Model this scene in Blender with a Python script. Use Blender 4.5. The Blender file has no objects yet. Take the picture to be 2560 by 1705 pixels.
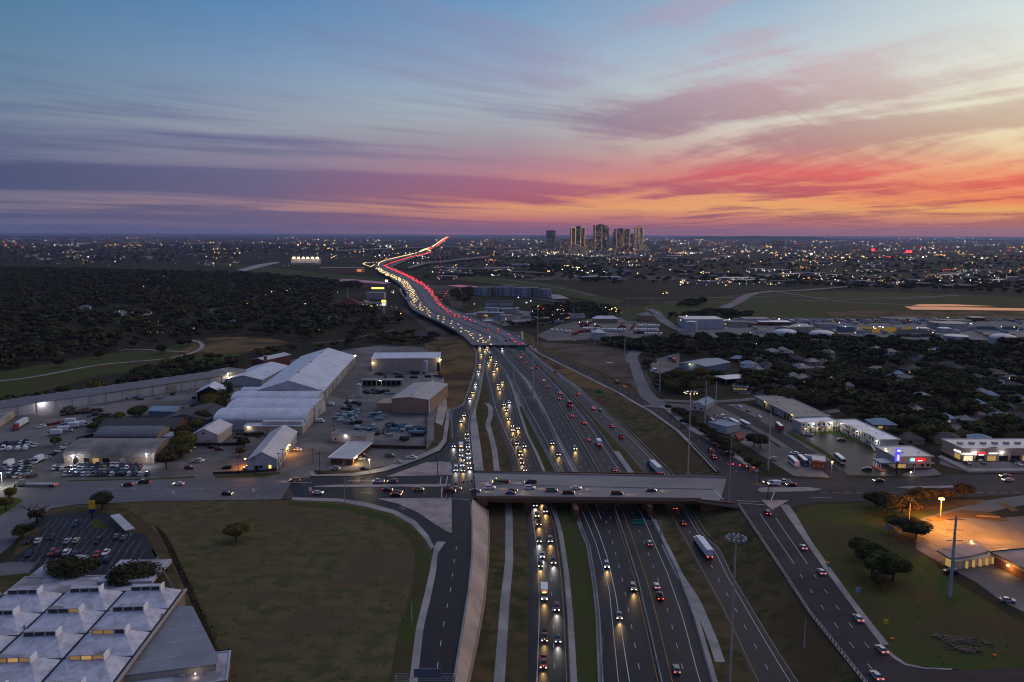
import bpy, math, random
import numpy as np
from mathutils import Vector, Matrix, Euler
from mathutils.geometry import tessellate_polygon
random.seed(7); RNG = np.random.default_rng(7)
D = bpy.data; S = bpy.context.scene; COL = S.collection
R = math.radians
def lin(c): return tuple(((v/255)/12.92 if v/255 <= .04045 else ((v/255+.055)/1.055)**2.4) for v in c)
# ------------------------------------------------------------------ camera
FPX, CX, CY, H, PITCH, ROLL = 1991., 1280., 852.5, 120., 7.63, -0.22
cd = D.cameras.new('camera'); cam = D.objects.new('camera', cd); COL.objects.link(cam); S.camera = cam
cd.sensor_width = 36; cd.lens = 28; cd.clip_start = 1; cd.clip_end = 250000
CR = Euler((R(90-PITCH), 0, 0)).to_matrix() @ Euler((0, 0, R(-ROLL))).to_matrix()
cam.matrix_world = Matrix.Translation((0, 0, H)) @ CR.to_4x4()
def ray(x, y): return CR @ Vector(((x-CX)/FPX, -(y-CY)/FPX, -1))
def P(x, y, z=0.):
    "photo pixel + height -> world point"
    d = ray(x, y); d.z = min(d.z, -.0005); t = (z-H)/d.z
    return Vector((d.x*t, d.y*t, z))
def lerp(a, b, t): return a+(b-a)*t
def zf(Y):
    "level of the freeway: sunk below the bridge, climbing on to the viaduct"
    return float(np.interp(Y, [420, 640, 930, 960], [-7, 0, 6.5, 6.5]))
def zr(Y): return max(0., zf(Y))
def PZ(x, y, zfun):
    z = 0.
    for _ in range(12): z = zfun(P(x, y, z).y)
    return P(x, y, z)
# ------------------------------------------------------------------ world (dusk sky)
W = D.worlds.new('World'); S.world = W; W.use_nodes = True
NT = W.node_tree; NT.nodes.clear()
class NB:
    def __init__(s, nt): s.nt = nt
    def n(s, t, **k):
        o = s.nt.nodes.new(t)
        for a, b in k.items(): setattr(o, a, b)
        return o
    def set(s, sock, v):
        if hasattr(v, 'is_output') or isinstance(v, bpy.types.NodeSocket): s.nt.links.new(v, sock)
        elif v is not None: sock.default_value = v
    def m(s, op, a, b=None, c=None, clamp=False):
        o = s.n('ShaderNodeMath', operation=op, use_clamp=clamp)
        for i, v in enumerate((a, b, c)):
            if v is not None: s.set(o.inputs[i], v)
        return o.outputs[0]
    def mr(s, v, a, b, c=0., d=1., smooth=True):
        o = s.n('ShaderNodeMapRange', interpolation_type='SMOOTHSTEP' if smooth else 'LINEAR')
        s.set(o.inputs[0], v)
        for i, q in zip((1, 2, 3, 4), (a, b, c, d)): s.set(o.inputs[i], q)
        return o.outputs[0]
    def mix(s, f, a, b, blend='MIX'):
        o = s.n('ShaderNodeMix', data_type='RGBA', blend_type=blend)
        s.set(o.inputs[0], f)
        for i, q in ((6, a), (7, b)):
            if isinstance(q, tuple) and len(q) == 3: q = (*q, 1)
            s.set(o.inputs[i], q)
        return o.outputs[2]
    def xyz(s, a, b, c=0.):
        o = s.n('ShaderNodeCombineXYZ')
        for i, v in enumerate((a, b, c)): s.set(o.inputs[i], v)
        return o.outputs[0]
    def noise(s, vec, scale, detail=3., rough=.5, dist=0.):
        o = s.n('ShaderNodeTexNoise'); s.set(o.inputs['Vector'], vec)
        for k, v in (('Scale', scale), ('Detail', detail), ('Roughness', rough), ('Distortion', dist)): s.set(o.inputs[k], v)
        return o.outputs['Fac']
    def ramp(s, f, stops, interp='LINEAR'):
        o = s.n('ShaderNodeValToRGB'); s.set(o.inputs[0], f); e = o.color_ramp; e.interpolation = interp
        while len(e.elements) > 1: e.elements.remove(e.elements[-1])
        e.elements[0].position = stops[0][0]; e.elements[0].color = (*stops[0][1], 1)
        for p, c in stops[1:]: q = e.elements.new(p); q.color = (*c, 1)
        return o.outputs[0]
w = NB(NT)
tc = w.n('ShaderNodeTexCoord').outputs['Generated']
sp = w.n('ShaderNodeSeparateXYZ'); NT.links.new(tc, sp.inputs[0]); dx, dy, dz = sp.outputs
az = w.m('ARCTAN2', dx, dy); el = w.m('ARCSINE', dz)
ELM = R(18)
elf = w.m('DIVIDE', el, ELM, clamp=True)
def colramp(x, rows):
    st = []
    for y, c in rows:
        d = ray(x, y).normalized(); st.append((min(1, max(0, math.asin(d.z)/ELM)), lin(c)))
    return w.ramp(elf, sorted(st, key=lambda q: q[0]))
def azof(x): d = ray(x, 400); return math.atan2(d.x, d.y)
CLEAR = {0: [(0, (82, 126, 162)), (200, (106, 136, 164)), (300, (125, 142, 160)), (400, (100, 110, 142)), (480, (112, 112, 138)), (515, (138, 128, 142)), (545, (112, 108, 134)), (587, (98, 93, 120))],
 640: [(0, (86, 138, 182)), (150, (120, 150, 186)), (300, (150, 162, 176)), (400, (136, 130, 154)), (480, (130, 112, 144)), (515, (182, 140, 138)), (550, (140, 112, 130)), (587, (118, 98, 122))],
 1280: [(0, (112, 154, 194)), (150, (146, 170, 198)), (270, (172, 188, 196)), (350, (165, 152, 166)), (420, (178, 128, 146)), (490, (225, 140, 115)), (520, (242, 165, 110)), (550, (205, 120, 115)), (587, (176, 104, 115))],
 1920: [(0, (158, 184, 208)), (150, (192, 204, 212)), (300, (222, 216, 202)), (370, (222, 188, 166)), (430, (232, 140, 122)), (490, (246, 165, 108)), (520, (248, 176, 104)), (550, (218, 130, 108)), (587, (190, 112, 106))],
 2560: [(0, (216, 228, 226)), (150, (238, 238, 222)), (300, (246, 236, 202)), (370, (244, 212, 165)), (430, (246, 160, 112)), (500, (250, 128, 80)), (525, (252, 186, 92)), (550, (232, 146, 90)), (587, (208, 126, 96))],
 3300: [(0, (235, 235, 215)), (200, (252, 240, 205)), (350, (255, 225, 160)), (430, (255, 170, 100)), (520, (255, 160, 70)), (587, (225, 130, 80))]}
CLOUD = {0: [(0, (80, 116, 160)), (200, (90, 110, 150)), (300, (92, 102, 142)), (380, (72, 86, 124)), (450, (70, 84, 120)), (500, (84, 90, 120)), (587, (90, 88, 118))],
 640: [(0, (96, 132, 176)), (200, (124, 128, 166)), (300, (98, 100, 146)), (380, (106, 108, 142)), (450, (102, 98, 134)), (520, (110, 98, 128)), (587, (110, 94, 118))],
 1280: [(0, (132, 150, 190)), (200, (148, 145, 176)), (300, (128, 116, 152)), (380, (142, 114, 148)), (440, (165, 104, 136)), (500, (172, 92, 112)), (540, (158, 92, 110)), (587, (165, 95, 110))],
 1920: [(0, (180, 176, 194)), (150, (200, 172, 182)), (300, (182, 152, 154)), (370, (184, 130, 136)), (430, (222, 94, 98)), (475, (190, 88, 100)), (540, (172, 96, 96)), (587, (182, 104, 100))],
 2560: [(0, (206, 214, 212)), (150, (222, 214, 202)), (300, (210, 184, 158)), (370, (212, 156, 124)), (425, (244, 112, 90)), (470, (226, 86, 78)), (500, (190, 86, 78)), (540, (196, 108, 80)), (587, (200, 118, 90))],
 3300: [(0, (220, 215, 205)), (200, (235, 205, 170)), (350, (235, 160, 120)), (430, (250, 110, 85)), (520, (220, 110, 70)), (587, (205, 115, 75))]}
def field(tab):
    xs = sorted(tab); out = colramp(xs[0], tab[xs[0]])
    for a, b in zip(xs, xs[1:]):
        out = w.mix(w.mr(az, azof(a), azof(b), smooth=False), out, colramp(b, tab[b]))
    return out
clear, cloud = field(CLEAR), field(CLOUD)
k = w.m('DIVIDE', 1., w.m('ADD', w.m('MAXIMUM', dz, 0.), .055))
X, Y = w.m('MULTIPLY', dx, k), w.m('MULTIPLY', dy, k)
def streak(a0, sa, sb, seed, dist, detail=6, rough=.55):
    c, s_ = math.cos(R(a0)), math.sin(R(a0))
    a = w.m('SUBTRACT', w.m('MULTIPLY', X, c), w.m('MULTIPLY', Y, s_)); b = w.m('ADD', w.m('MULTIPLY', X, s_), w.m('MULTIPLY', Y, c))
    wv = w.m('MULTIPLY', w.m('SUBTRACT', w.noise(w.xyz(w.m('MULTIPLY', a, .25), w.m('MULTIPLY', b, .12), seed+3.3), 1., 2), .5), dist)
    return w.noise(w.xyz(w.m('ADD', w.m('MULTIPLY', a, sa), wv), w.m('ADD', w.m('MULTIPLY', b, sb), w.m('MULTIPLY', wv, .4)), seed), 1., detail, rough)
s1 = streak(58, .62, .12, 1.7, 2.4)
s2 = streak(-30, 1.25, .42, 9.1, 5., 8, .6)
side = w.mr(az, R(0), R(14))
st = w.m('ADD', w.m('MULTIPLY', s1, w.m('SUBTRACT', 1., side)), w.m('MULTIPLY', s2, side))
fine = streak(50, 2.6, .6, 5.2, 4.5, 9, .62)
st = w.m('ADD', w.m('MULTIPLY', st, .76), w.m('MULTIPLY', fine, .24))
hi = w.m('ADD', w.mr(el, R(6), R(15), 0., .045), w.m('MULTIPLY', w.mr(el, R(8), R(14), 0., .075), w.mr(az, R(12), R(24))))
lowb = w.m('MULTIPLY', w.m('MULTIPLY', w.mr(el, R(.5), R(1.5)), w.mr(el, R(3.6), R(2.2))), w.mr(az, R(-14), R(8), 0., .075))
mask = w.mr(w.m('SUBTRACT', w.m('SUBTRACT', st, hi), lowb), .39, .56)
sky = w.mix(mask, clear, cloud)
# thin lilac veil high up and the old contrail on the right
con = w.m('ABSOLUTE', w.m('SUBTRACT', w.m('ADD', w.m('MULTIPLY', az, -.72), R(21.6)), el))
conm = w.m('MULTIPLY', w.m('MULTIPLY', w.mr(con, 0., .0016, 1., 0.), w.mr(az, R(15), R(18))), w.mr(az, R(23.5), R(22)))
sky = w.mix(w.m('MULTIPLY', conm, .28), sky, lin((190, 120, 120)))
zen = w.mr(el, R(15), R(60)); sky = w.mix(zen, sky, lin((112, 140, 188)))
back = w.ramp(w.m('DIVIDE', el, R(60), clamp=True), [(0, lin((84, 88, 122))), (.15, lin((118, 112, 152))), (.5, lin((112, 132, 176))), (1, lin((112, 140, 188)))])  # rear and overhead sky, out of view, brightened to lift the ground
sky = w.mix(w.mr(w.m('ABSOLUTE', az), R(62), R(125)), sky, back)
sky = w.mix(w.mr(el, R(-.6), R(-2)), sky, lin((30, 32, 44)))
nsky = w.n('ShaderNodeTexSky', sky_type='NISHITA', sun_disc=False, sun_elevation=R(-2.0), sun_rotation=R(38), altitude=200)
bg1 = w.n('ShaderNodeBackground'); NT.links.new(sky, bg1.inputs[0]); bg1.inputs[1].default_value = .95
bg2 = w.n('ShaderNodeBackground'); NT.links.new(nsky.outputs[0], bg2.inputs[0]); bg2.inputs[1].default_value = .05
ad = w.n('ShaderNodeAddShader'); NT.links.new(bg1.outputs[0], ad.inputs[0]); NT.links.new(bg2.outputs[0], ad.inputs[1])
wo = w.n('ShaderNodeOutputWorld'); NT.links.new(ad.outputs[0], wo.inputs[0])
W.cycles.sampling_method = 'MANUAL'; W.cycles.sample_map_resolution = 512
# ------------------------------------------------------------------ very soft sun in afterglow tint, set high and added to brighten the ground
sl = D.lights.new('sun', 'SUN'); so = D.objects.new('sun', sl); COL.objects.link(so)
sl.energy = .85; sl.angle = R(60); sl.color = (1, .80, .74)
so.rotation_euler = Vector((-math.sin(R(40)), -math.cos(R(40)), -math.tan(R(38)))).to_track_quat('-Z', 'Y').to_euler()
V = S.view_settings; V.view_transform = 'Standard'; V.look = 'None'; V.exposure = 0; V.gamma = 1; V.use_curve_mapping = False
cy = S.cycles; cy.use_denoising = True; cy.max_bounces = 4; cy.diffuse_bounces = 2; cy.glossy_bounces = 2; cy.volume_bounces = 0
cy.transmission_bounces = 2; cy.transparent_max_bounces = 4; cy.use_light_tree = True; cy.use_adaptive_sampling = True; cy.adaptive_threshold = .015
cy.sample_clamp_indirect = 3.; cy.filter_width = 1.15; cy.caustics_reflective = False; cy.caustics_refractive = False
# ------------------------------------------------------------------ materials
def mat(name, c1, c2=None, scale=.1, rough=.85, c3=None, scale3=.02, detail=5, metal=0., bump=0., obj=False, lo=.35, hi=.65, stretch=None, ior=1.45, spec=.5):
    m = D.materials.new(name); m.use_nodes = True; nt = m.node_tree; b = nt.nodes['Principled BSDF']; q = NB(nt)
    b.inputs['Roughness'].default_value = rough; b.inputs['Metallic'].default_value = metal
    b.inputs['Specular IOR Level'].default_value = spec
    if rough >= .99: b.inputs['Specular IOR Level'].default_value = .05
    elif spec == .5 and rough >= .6: b.inputs['Specular IOR Level'].default_value = .15
    if c2 is None: b.inputs['Base Color'].default_value = (*c1, 1)
    else:
        vec = q.n('ShaderNodeTexCoord').outputs['Object'] if obj else q.n('ShaderNodeNewGeometry').outputs['Position']
        if stretch:
            mp = q.n('ShaderNodeMapping'); nt.links.new(vec, mp.inputs[0]); mp.inputs['Scale'].default_value = stretch; vec = mp.outputs[0]
        nz = q.noise(vec, scale, detail, .6)
        col = q.mix(q.mr(nz, lo, hi), c1, c2)
        if c3: col = q.mix(q.mr(q.noise(vec, scale3, 4, .6, .6), .45, .62), col, c3)
        nt.links.new(col, b.inputs['Base Color'])
        if bump:
            bp = q.n('ShaderNodeBump'); bp.inputs['Strength'].default_value = bump; bp.inputs['Distance'].default_value = .3
            nt.links.new(nz, bp.inputs['Height']); nt.links.new(bp.outputs[0], b.inputs['Normal'])
    return m
def emat(name, c, s, sample=False):
    m = D.materials.new(name); m.use_nodes = True; b = m.node_tree.nodes['Principled BSDF']
    b.inputs['Base Color'].default_value = (.02, .02, .02, 1); b.inputs['Emission Color'].default_value = (*c, 1); b.inputs['Emission Strength'].default_value = s
    m.cycles.emission_sampling = 'AUTO' if sample else 'NONE'
    return m
def panel(name, c1, c2, period, axis=0, rough=.5, metal=0., weather=None):
    "ribbed sheet metal or boards: thin seams every period metres along a local axis, plus streaky weathering"
    m = D.materials.new(name); m.use_nodes = True; nt = m.node_tree; b = nt.nodes['Principled BSDF']; q = NB(nt)
    tcn = q.n('ShaderNodeTexCoord').outputs['Object']; s = q.n('ShaderNodeSeparateXYZ'); nt.links.new(tcn, s.inputs[0])
    fr = q.m('FRACT', q.m('DIVIDE', s.outputs[axis], period))
    seam = q.mr(q.m('ABSOLUTE', q.m('SUBTRACT', fr, .5)), .40, .5)
    nz = q.noise(tcn, .12, 6, .65)
    col = q.mix(q.mr(nz, .35, .7), c1, weather or tuple(v*.8 for v in c1))
    col = q.mix(q.m('MULTIPLY', seam, .7), col, c2)
    nt.links.new(col, b.inputs['Base Color']); b.inputs['Roughness'].default_value = rough; b.inputs['Metallic'].default_value = metal
    return m
MT = dict(
 ground=mat('scrub_ground', (.026, .024, .013), (.042, .032, .018), .012, c3=(.020, .020, .012), scale3=.0035, rough=1),
 grass=mat('dry_grass', (.090, .062, .029), (.038, .040, .015), .16, c3=(.070, .046, .024), scale3=.02, rough=1, detail=12, lo=.4, hi=.62),
 field=mat('field_grass', (.100, .078, .036), (.058, .058, .022), .2, c3=(.086, .060, .034), scale3=.035, rough=1, detail=14, stretch=(.8, 1, 1), lo=.42, hi=.60),
 green=mat('green_grass', (.036, .058, .012), (.056, .056, .018), .14, c3=(.058, .044, .020), scale3=.02, rough=1, detail=8),
 brightgreen=mat('watered_grass', (.045, .085, .010), (.035, .060, .010), .2, rough=1),
 dry=mat('tan_grass', (.15, .092, .042), (.098, .064, .030), .03, c3=(.052, .034, .018), scale3=.02, rough=1, detail=8),
 dirt=mat('bare_dirt', (.110, .080, .064), (.078, .056, .044), .04, c3=(.052, .040, .030), scale3=.02, rough=1, detail=8),
 asphalt=mat('asphalt', (.0105, .011, .017), (.017, .0165, .023), .5, rough=.5, c3=(.023, .019, .020), scale3=.02, stretch=(1, .05, 1), spec=.07),
 oldasphalt=mat('worn_asphalt', (.022, .018, .023), (.034, .028, .033), .4, rough=.8, spec=.08, c3=(.042, .034, .038), scale3=.03, stretch=(.3, 1, 1)),
 streetold=mat('worn_street', (.115, .105, .115), (.085, .080, .090), .06, rough=.8, c3=(.14, .125, .13), scale3=.03, stretch=(.25, 1, 1)),
 lot=mat('yard_paving', (.115, .100, .096), (.078, .069, .068), .05, rough=.85, c3=(.16, .14, .13), scale3=.02, detail=8),
 concrete=mat('concrete', (.25, .225, .22), (.19, .175, .175), .08, rough=.85, c3=(.30, .265, .25), scale3=.05),
 deck=mat('deck_concrete', (.185, .168, .170), (.145, .132, .138), .07, rough=.7, c3=(.21, .19, .185), scale3=.04, stretch=(.4, 1, 1)),
 viaduct=mat('viaduct_concrete', (.115, .105, .118), (.085, .078, .09), .05, rough=.7),
 riprap=mat('slope_paving', (.36, .28, .23), (.26, .205, .175), .06, rough=.9, c3=(.40, .32, .26), scale3=.05, stretch=(.15, 1, 1)),
 tan=mat('tan_concrete', (.32, .21, .13), (.26, .17, .11), .3, rough=.9),
 girder=mat('brown_girder', (.15, .065, .035), (.12, .055, .032), .3, rough=.7),
 white=mat('white_paint', (.72, .72, .74)), line=mat('road_paint', (.55, .55, .56), (.38, .38, .40), 1.2), yline=mat('yellow_paint', (.42, .22, .04), (.30, .17, .04), 1.2),
 grey=mat('galvanised', (.30, .30, .31), (.24, .24, .26), .5, rough=.5, obj=True), dark=mat('dark_metal', (.02, .02, .022), rough=.6),
 wood=mat('pole_wood', (.07, .05, .035), (.05, .035, .025), 2, obj=True), dimwin=emat('dim_lit_window', (1, .55, .18), .2), glass=mat('dark_glass', (.012, .014, .018), rough=.12, spec=.6),
 water=mat('water', (.01, .012, .016), rough=.06, spec=.9), tyre=mat('tyre', (.012, .012, .012)), rim=mat('rim', (.4, .4, .42), rough=.35, metal=.7),
 bark=mat('bark', (.035, .025, .018), (.05, .038, .028), 1.5, obj=True), brick=mat('brick', (.14, .06, .035), (.10, .045, .03), .8, obj=True, c3=(.17, .08, .05), scale3=.3),
 green_sign=mat('green_sign', (.0, .16, .085)), orange=mat('orange_board', (.62, .12, .02)), yellow=mat('yellow_board', (.62, .40, .02)), rubble=mat('rubble', (.09, .07, .06), (.045, .035, .03), .8, obj=True),
 blue=mat('blue_paint', (.03, .10, .17)), cyan=mat('pale_blue_steel', (.17, .235, .275)), redp=mat('red_paint', (.30, .02, .015), rough=.4),
 head=emat('headlamp', (1, .78, .40), 9), headc=emat('cool_headlamp', (.85, .93, 1), 8), tail=emat('taillamp', (1, .05, .02), 3.2), tailoff=mat('lamp_off', (.18, .01, .01), rough=.3), headoff=mat('lamp_clear', (.5, .5, .5), rough=.2),
 brake=emat('brakelamp', (1, .06, .03), 7), amber=emat('amber_lamp', (1, .42, .06), 9), warm=emat('warm_lamp', (1, .74, .40), 14), cool=emat('cool_lamp', (.86, .93, 1), 14), orangel=emat('sodium_lamp', (1, .45, .09), 22),
 greenl=emat('greenish_lamp', (.45, 1, .55), 8), litwin=emat('lit_window', (1, .62, .20), .4), litwin2=emat('bright_window', (1, .80, .48), 1.1), redsign=emat('red_letters', (1, .04, .04), 3.), whitesign=emat('white_letters', (.95, .96, 1), 3.), bluesign=emat('blue_letters', (.12, .16, 1), 1.6), cyansign=emat('cyan_letters', (.2, .75, 1), 2.), ysign=emat('yellow_letters', (1, .75, .15), 2.), garland=emat('roofline_bulbs', (1, .58, .14), .7))
M = MT
# ------------------------------------------------------------------ mesh helpers
def link(o, parent=None):
    COL.objects.link(o)
    if parent is not None: o.parent = parent
    return o
def tag(o, label=None, cat=None, group=None, kind=None):
    if label: o['label'] = label
    if cat: o['category'] = cat
    if group: o['group'] = group
    if kind: o['kind'] = kind
    return o
class MB:
    def __init__(s): s.v = []; s.f = []; s.mi = []; s.cur = 0
    def add(s, vs, fs):
        n = len(s.v); s.v += [tuple(q) for q in vs]; s.f += [tuple(i+n for i in f) for f in fs]; s.mi += [s.cur]*len(fs); return s
    def box(s, c, d, rz=0.):
        cx, cy_, cz = c; a, b, h = d[0]/2, d[1]/2, d[2]/2; co, si = math.cos(rz), math.sin(rz)
        vs = [(cx+x*co-y*si, cy_+x*si+y*co, cz+z) for z in (-h, h) for x, y in ((-a, -b), (a, -b), (a, b), (-a, b))]
        return s.add(vs, [(3, 2, 1, 0), (4, 5, 6, 7), (0, 1, 5, 4), (1, 2, 6, 5), (2, 3, 7, 6), (3, 0, 4, 7)])
    def frus(s, z0, z1, r0, r1):
        "r = (x0,x1,y0,y1) rectangle at each level"
        vs = [(x, y, z) for z, r in ((z0, r0), (z1, r1)) for x, y in ((r[0], r[2]), (r[1], r[2]), (r[1], r[3]), (r[0], r[3]))]
        return s.add(vs, [(3, 2, 1, 0), (4, 5, 6, 7), (0, 1, 5, 4), (1, 2, 6, 5), (2, 3, 7, 6), (3, 0, 4, 7)])
    def cyl(s, c, r, h, n=12, r2=None, cap=True, axis='z'):
        r2 = r if r2 is None else r2; vs = []
        for z, q in ((0, r), (h, r2)):
            for i in range(n):
                a = 2*math.pi*i/n; p = (q*math.cos(a), q*math.sin(a), z)
                if axis == 'x': p = (z, p[0], p[1])
                vs.append((c[0]+p[0], c[1]+p[1], c[2]+p[2]))
        fs = [(i, (i+1) % n, n+(i+1) % n, n+i) for i in range(n)]
        if cap: fs += [tuple(range(n))[::-1], tuple(range(n, 2*n))]
        return s.add(vs, fs)
    def tube(s, a, b, r, n=6, r2=None):
        a, b = Vector(a), Vector(b); q = (b-a).to_track_quat('Z', 'Y'); L = (b-a).length; r2 = r if r2 is None else r2
        vs = [a+q @ Vector((rr*math.cos(2*math.pi*i/n), rr*math.sin(2*math.pi*i/n), z)) for z, rr in ((0, r), (L, r2)) for i in range(n)]
        return s.add(vs, [(i, (i+1) % n, n+(i+1) % n, n+i) for i in range(n)]+[tuple(range(n))[::-1], tuple(range(n, 2*n))])
    def gem(s, c, r, rz=None):
        x, y, z = c; rz = rz or r
        return s.add([(x+r, y, z), (x-r, y, z), (x, y+r, z), (x, y-r, z), (x, y, z+rz), (x, y, z-rz)], [(0, 2, 4), (2, 1, 4), (1, 3, 4), (3, 0, 4), (2, 0, 5), (1, 2, 5), (3, 1, 5), (0, 3, 5)])
    def poly(s, pts, z=None, flip=False):
        pts = [Vector((p[0], p[1], p[2] if z is None else z)) for p in pts]
        tr = tessellate_polygon([[Vector((p.x, p.y, 0)) for p in pts]]); fs = []
        for t in tr:
            a, b, c = (pts[i] for i in t); up = (b-a).cross(c-a).z > 0
            fs.append(tuple(t) if up != flip else tuple(t)[::-1])
        return s.add(pts, fs)
    def extr(s, pts, z0, z1):
        n = len(pts); A = sum(pts[i][0]*pts[(i+1) % n][1]-pts[(i+1) % n][0]*pts[i][1] for i in range(n))
        if A < 0: pts = pts[::-1]
        s.poly(pts, z1); s.add([(p[0], p[1], z) for z in (z0, z1) for p in pts], [(i, (i+1) % n, n+(i+1) % n, n+i) for i in range(n)])
        return s
    def mesh(s, name, mats):
        me = D.meshes.new(name); me.from_pydata(s.v, [], s.f); mats = mats if isinstance(mats, (list, tuple)) else [mats]
        for m in mats: me.materials.append(m)
        if len(mats) > 1: me.polygons.foreach_set('material_index', s.mi)
        me.update(); return me
    def build(s, name, mats, parent=None, smooth=False):
        me = s.mesh(name, mats)
        if smooth: me.polygons.foreach_set('use_smooth', [True]*len(me.polygons))
        return link(D.objects.new(name, me), parent)
def empty(name, loc, rz=0., label=None, cat=None, group=None):
    o = D.objects.new(name, None); o.location = loc; o.rotation_euler = (0, 0, rz); link(o); o.empty_display_size = .5
    return tag(o, label, cat, group)
def kids(o): return KID.get(o.name, [])
KID = {}
def dup(o, loc=None, rz=None, scale=None, parent=None):
    c = o.copy(); COL.objects.link(c); KID[c.name] = []
    if parent is not None: c.parent = parent
    if loc is not None: c.location = loc
    if rz is not None: c.rotation_euler = (0, 0, rz)
    if scale is not None: c.scale = scale
    for ch in [q for q in KID.get(o.name, [])]:
        KID[c.name].append(dup(ch, parent=c))
    return c
def reg(o):
    "remember the children of a finished thing, so it can be copied"
    KID[o.name] = list(o.children)
    for c in o.children: reg(c)
    return o
def sheet(name, px, m, z=0., label=None, kind='structure', cat=None):
    pts = [P(x, y, z) for x, y in px]
    return tag(MB().poly(pts).build(name, m), label, cat, None, kind)
ORD = 'zeroth first second third fourth fifth sixth seventh eighth ninth tenth eleventh twelfth thirteenth fourteenth fifteenth sixteenth seventeenth eighteenth nineteenth'.split()
TENS = 'x x twent thirt fort fift sixt sevent eight ninet'.split()
def ordw(n):
    if n < 20: return ORD[n]
    if n < 100: return TENS[n//10]+('ieth' if n % 10 == 0 else 'y-'+ORD[n % 10])
    return 'hundred and '+ordw(n-100) if n > 100 else 'hundredth'
# ------------------------------------------------------------------ corridor lines
class Line:
    def __init__(s, px, zfun):
        pts = sorted([PZ(x, y, zfun) for x, y in px], key=lambda p: p.y)
        s.Y = np.array([p.y for p in pts]); s.X = np.array([p.x for p in pts]); s.z = zfun
    def x(s, Y):
        if Y < s.Y[0]: return s.X[0]+(s.X[1]-s.X[0])/(s.Y[1]-s.Y[0])*(Y-s.Y[0])*.8
        return float(np.interp(Y, s.Y, s.X))
    def p(s, Y, dx=0., dz=0.): return Vector((s.x(Y)+dx, Y, s.z(Y)+dz))
    def off(s, d):
        o = Line.__new__(Line); o.Y, o.X, o.z = s.Y, s.X+d, s.z; return o
z0 = lambda Y: 0.
Y0, YE = 40., 932.
def ys(a, b, st=6.): return list(np.linspace(a, b, max(2, int((b-a)/st)+1)))
def strip(mb, A, B, a, b, dz=0., st=6., za=None, zb=None):
    Y = ys(a, b, st); v = []
    for y in Y:
        xa, xb = A.x(y), B.x(y); xb = max(xa, xb)
        v += [(xa, y, (za or A.z)(y)+dz), (xb, y, (zb or B.z)(y)+dz)]
    return mb.add(v, [(2*i, 2*i+1, 2*i+3, 2*i+2) for i in range(len(Y)-1)])
def mark(mb, A, a, b, wd=.15, dz=.03, dash=None, st=6.):
    if dash is None: return strip(mb, A.off(-wd/2), A.off(wd/2), a, b, dz, st)
    y = a
    while y < b: strip(mb, A.off(-wd/2), A.off(wd/2), y, min(b, y+dash[0]), dz, 3.); y += dash[0]+dash[1]
    return mb
def barrier(A, a, b, name, m, label, w_=.6, h=.85, dz=0., cat='barrier', st=6.):
    mb = MB(); Y = ys(a, b, st); v = []
    for y in Y:
        p = A.p(y)
        for ox, oz in ((-w_/2, -.05), (-w_*.22, h), (w_*.22, h), (w_/2, -.05)): v.append((p.x+ox, p.y, p.z+oz+dz))
    n = len(Y); fs = [(4*i+j, 4*i+j+1, 4*i+j+5, 4*i+j+4)[::-1] for i in range(n-1) for j in range(3)]+[(0, 1, 2, 3), (4*n-1, 4*n-2, 4*n-3, 4*n-4)]
    mb.add(v, fs); return tag(mb.build(name, m), label, cat)
LO = Line([(1023, 1705), (1040, 1570), (1060, 1490), (1075, 1425), (1085, 1367), (1112, 1310), (1124, 1247), (1129, 1190), (1125, 1139), (1120, 1027), (1100, 1012), (1104, 980), (1112, 940), (1118, 905), (1112, 884), (1100, 868)], z0)
L1 = Line([(1044, 1705), (1058.7, 1570), (1078, 1490), (1091, 1425), (1094, 1384), (1129, 1334), (1129.5, 1245), (1130, 1190), (1129, 1139), (1126, 1027), (1158, 1014), (1177, 960), (1189, 921), (1190, 881), (1180, 858)], zr)
L2 = Line([(1129.5, 1705), (1152, 1570), (1168, 1474), (1176, 1393), (1177, 1313), (1173, 1248), (1185, 1185), (1180, 1120), (1174, 1071), (1177, 1041), (1187.5, 1017), (1198, 975), (1206, 930), (1210, 895), (1203, 858)], zr)
L3 = Line([(1133, 1705), (1156, 1570), (1171, 1474), (1179, 1393), (1180, 1313), (1180, 1248), (1210, 1180), (1201, 1110), (1190, 1040), (1190, 1017), (1202, 975), (1210, 930), (1212, 895), (1204, 858)], zr)
zrip = lambda Y: zf(Y)+1.3 if Y < 352 else zr(Y)
L3b = Line([(1169, 1705), (1189, 1612), (1209, 1508), (1219, 1403), (1222, 1334), (1218, 1262)], lambda Y: zf(Y)+1.3)
L4 = Line([(1320, 1705), (1321, 1508), (1321, 1403), (1316, 1299), (1308, 1257), (1283, 1180), (1272, 1144), (1255, 1085), (1239, 1041), (1225, 1003), (1216, 960), (1212, 930), (1213, 895), (1205, 858)], zf)
L5 = Line([(1424, 1705), (1417, 1542), (1408.6, 1438), (1394.7, 1334), (1374, 1257), (1354, 1178), (1337, 1136), (1312, 1085), (1293, 1025), (1277, 970), (1260, 929), (1235, 895), (1212, 858)], zf)
L6 = Line([(1509, 1705), (1501, 1542), (1491, 1455), (1476, 1368), (1449, 1299), (1433, 1257), (1396, 1180), (1345, 1085), (1312, 1022), (1300, 992), (1270, 935), (1240, 895), (1214, 858)], zf)
L7 = Line([(1579, 1705), (1544, 1490), (1523, 1396), (1500, 1330), (1468, 1257), (1428, 1180), (1394, 1109), (1375, 1060), (1345, 1010), (1312, 955), (1288, 924), (1262, 893), (1222, 858)], zf)
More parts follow.
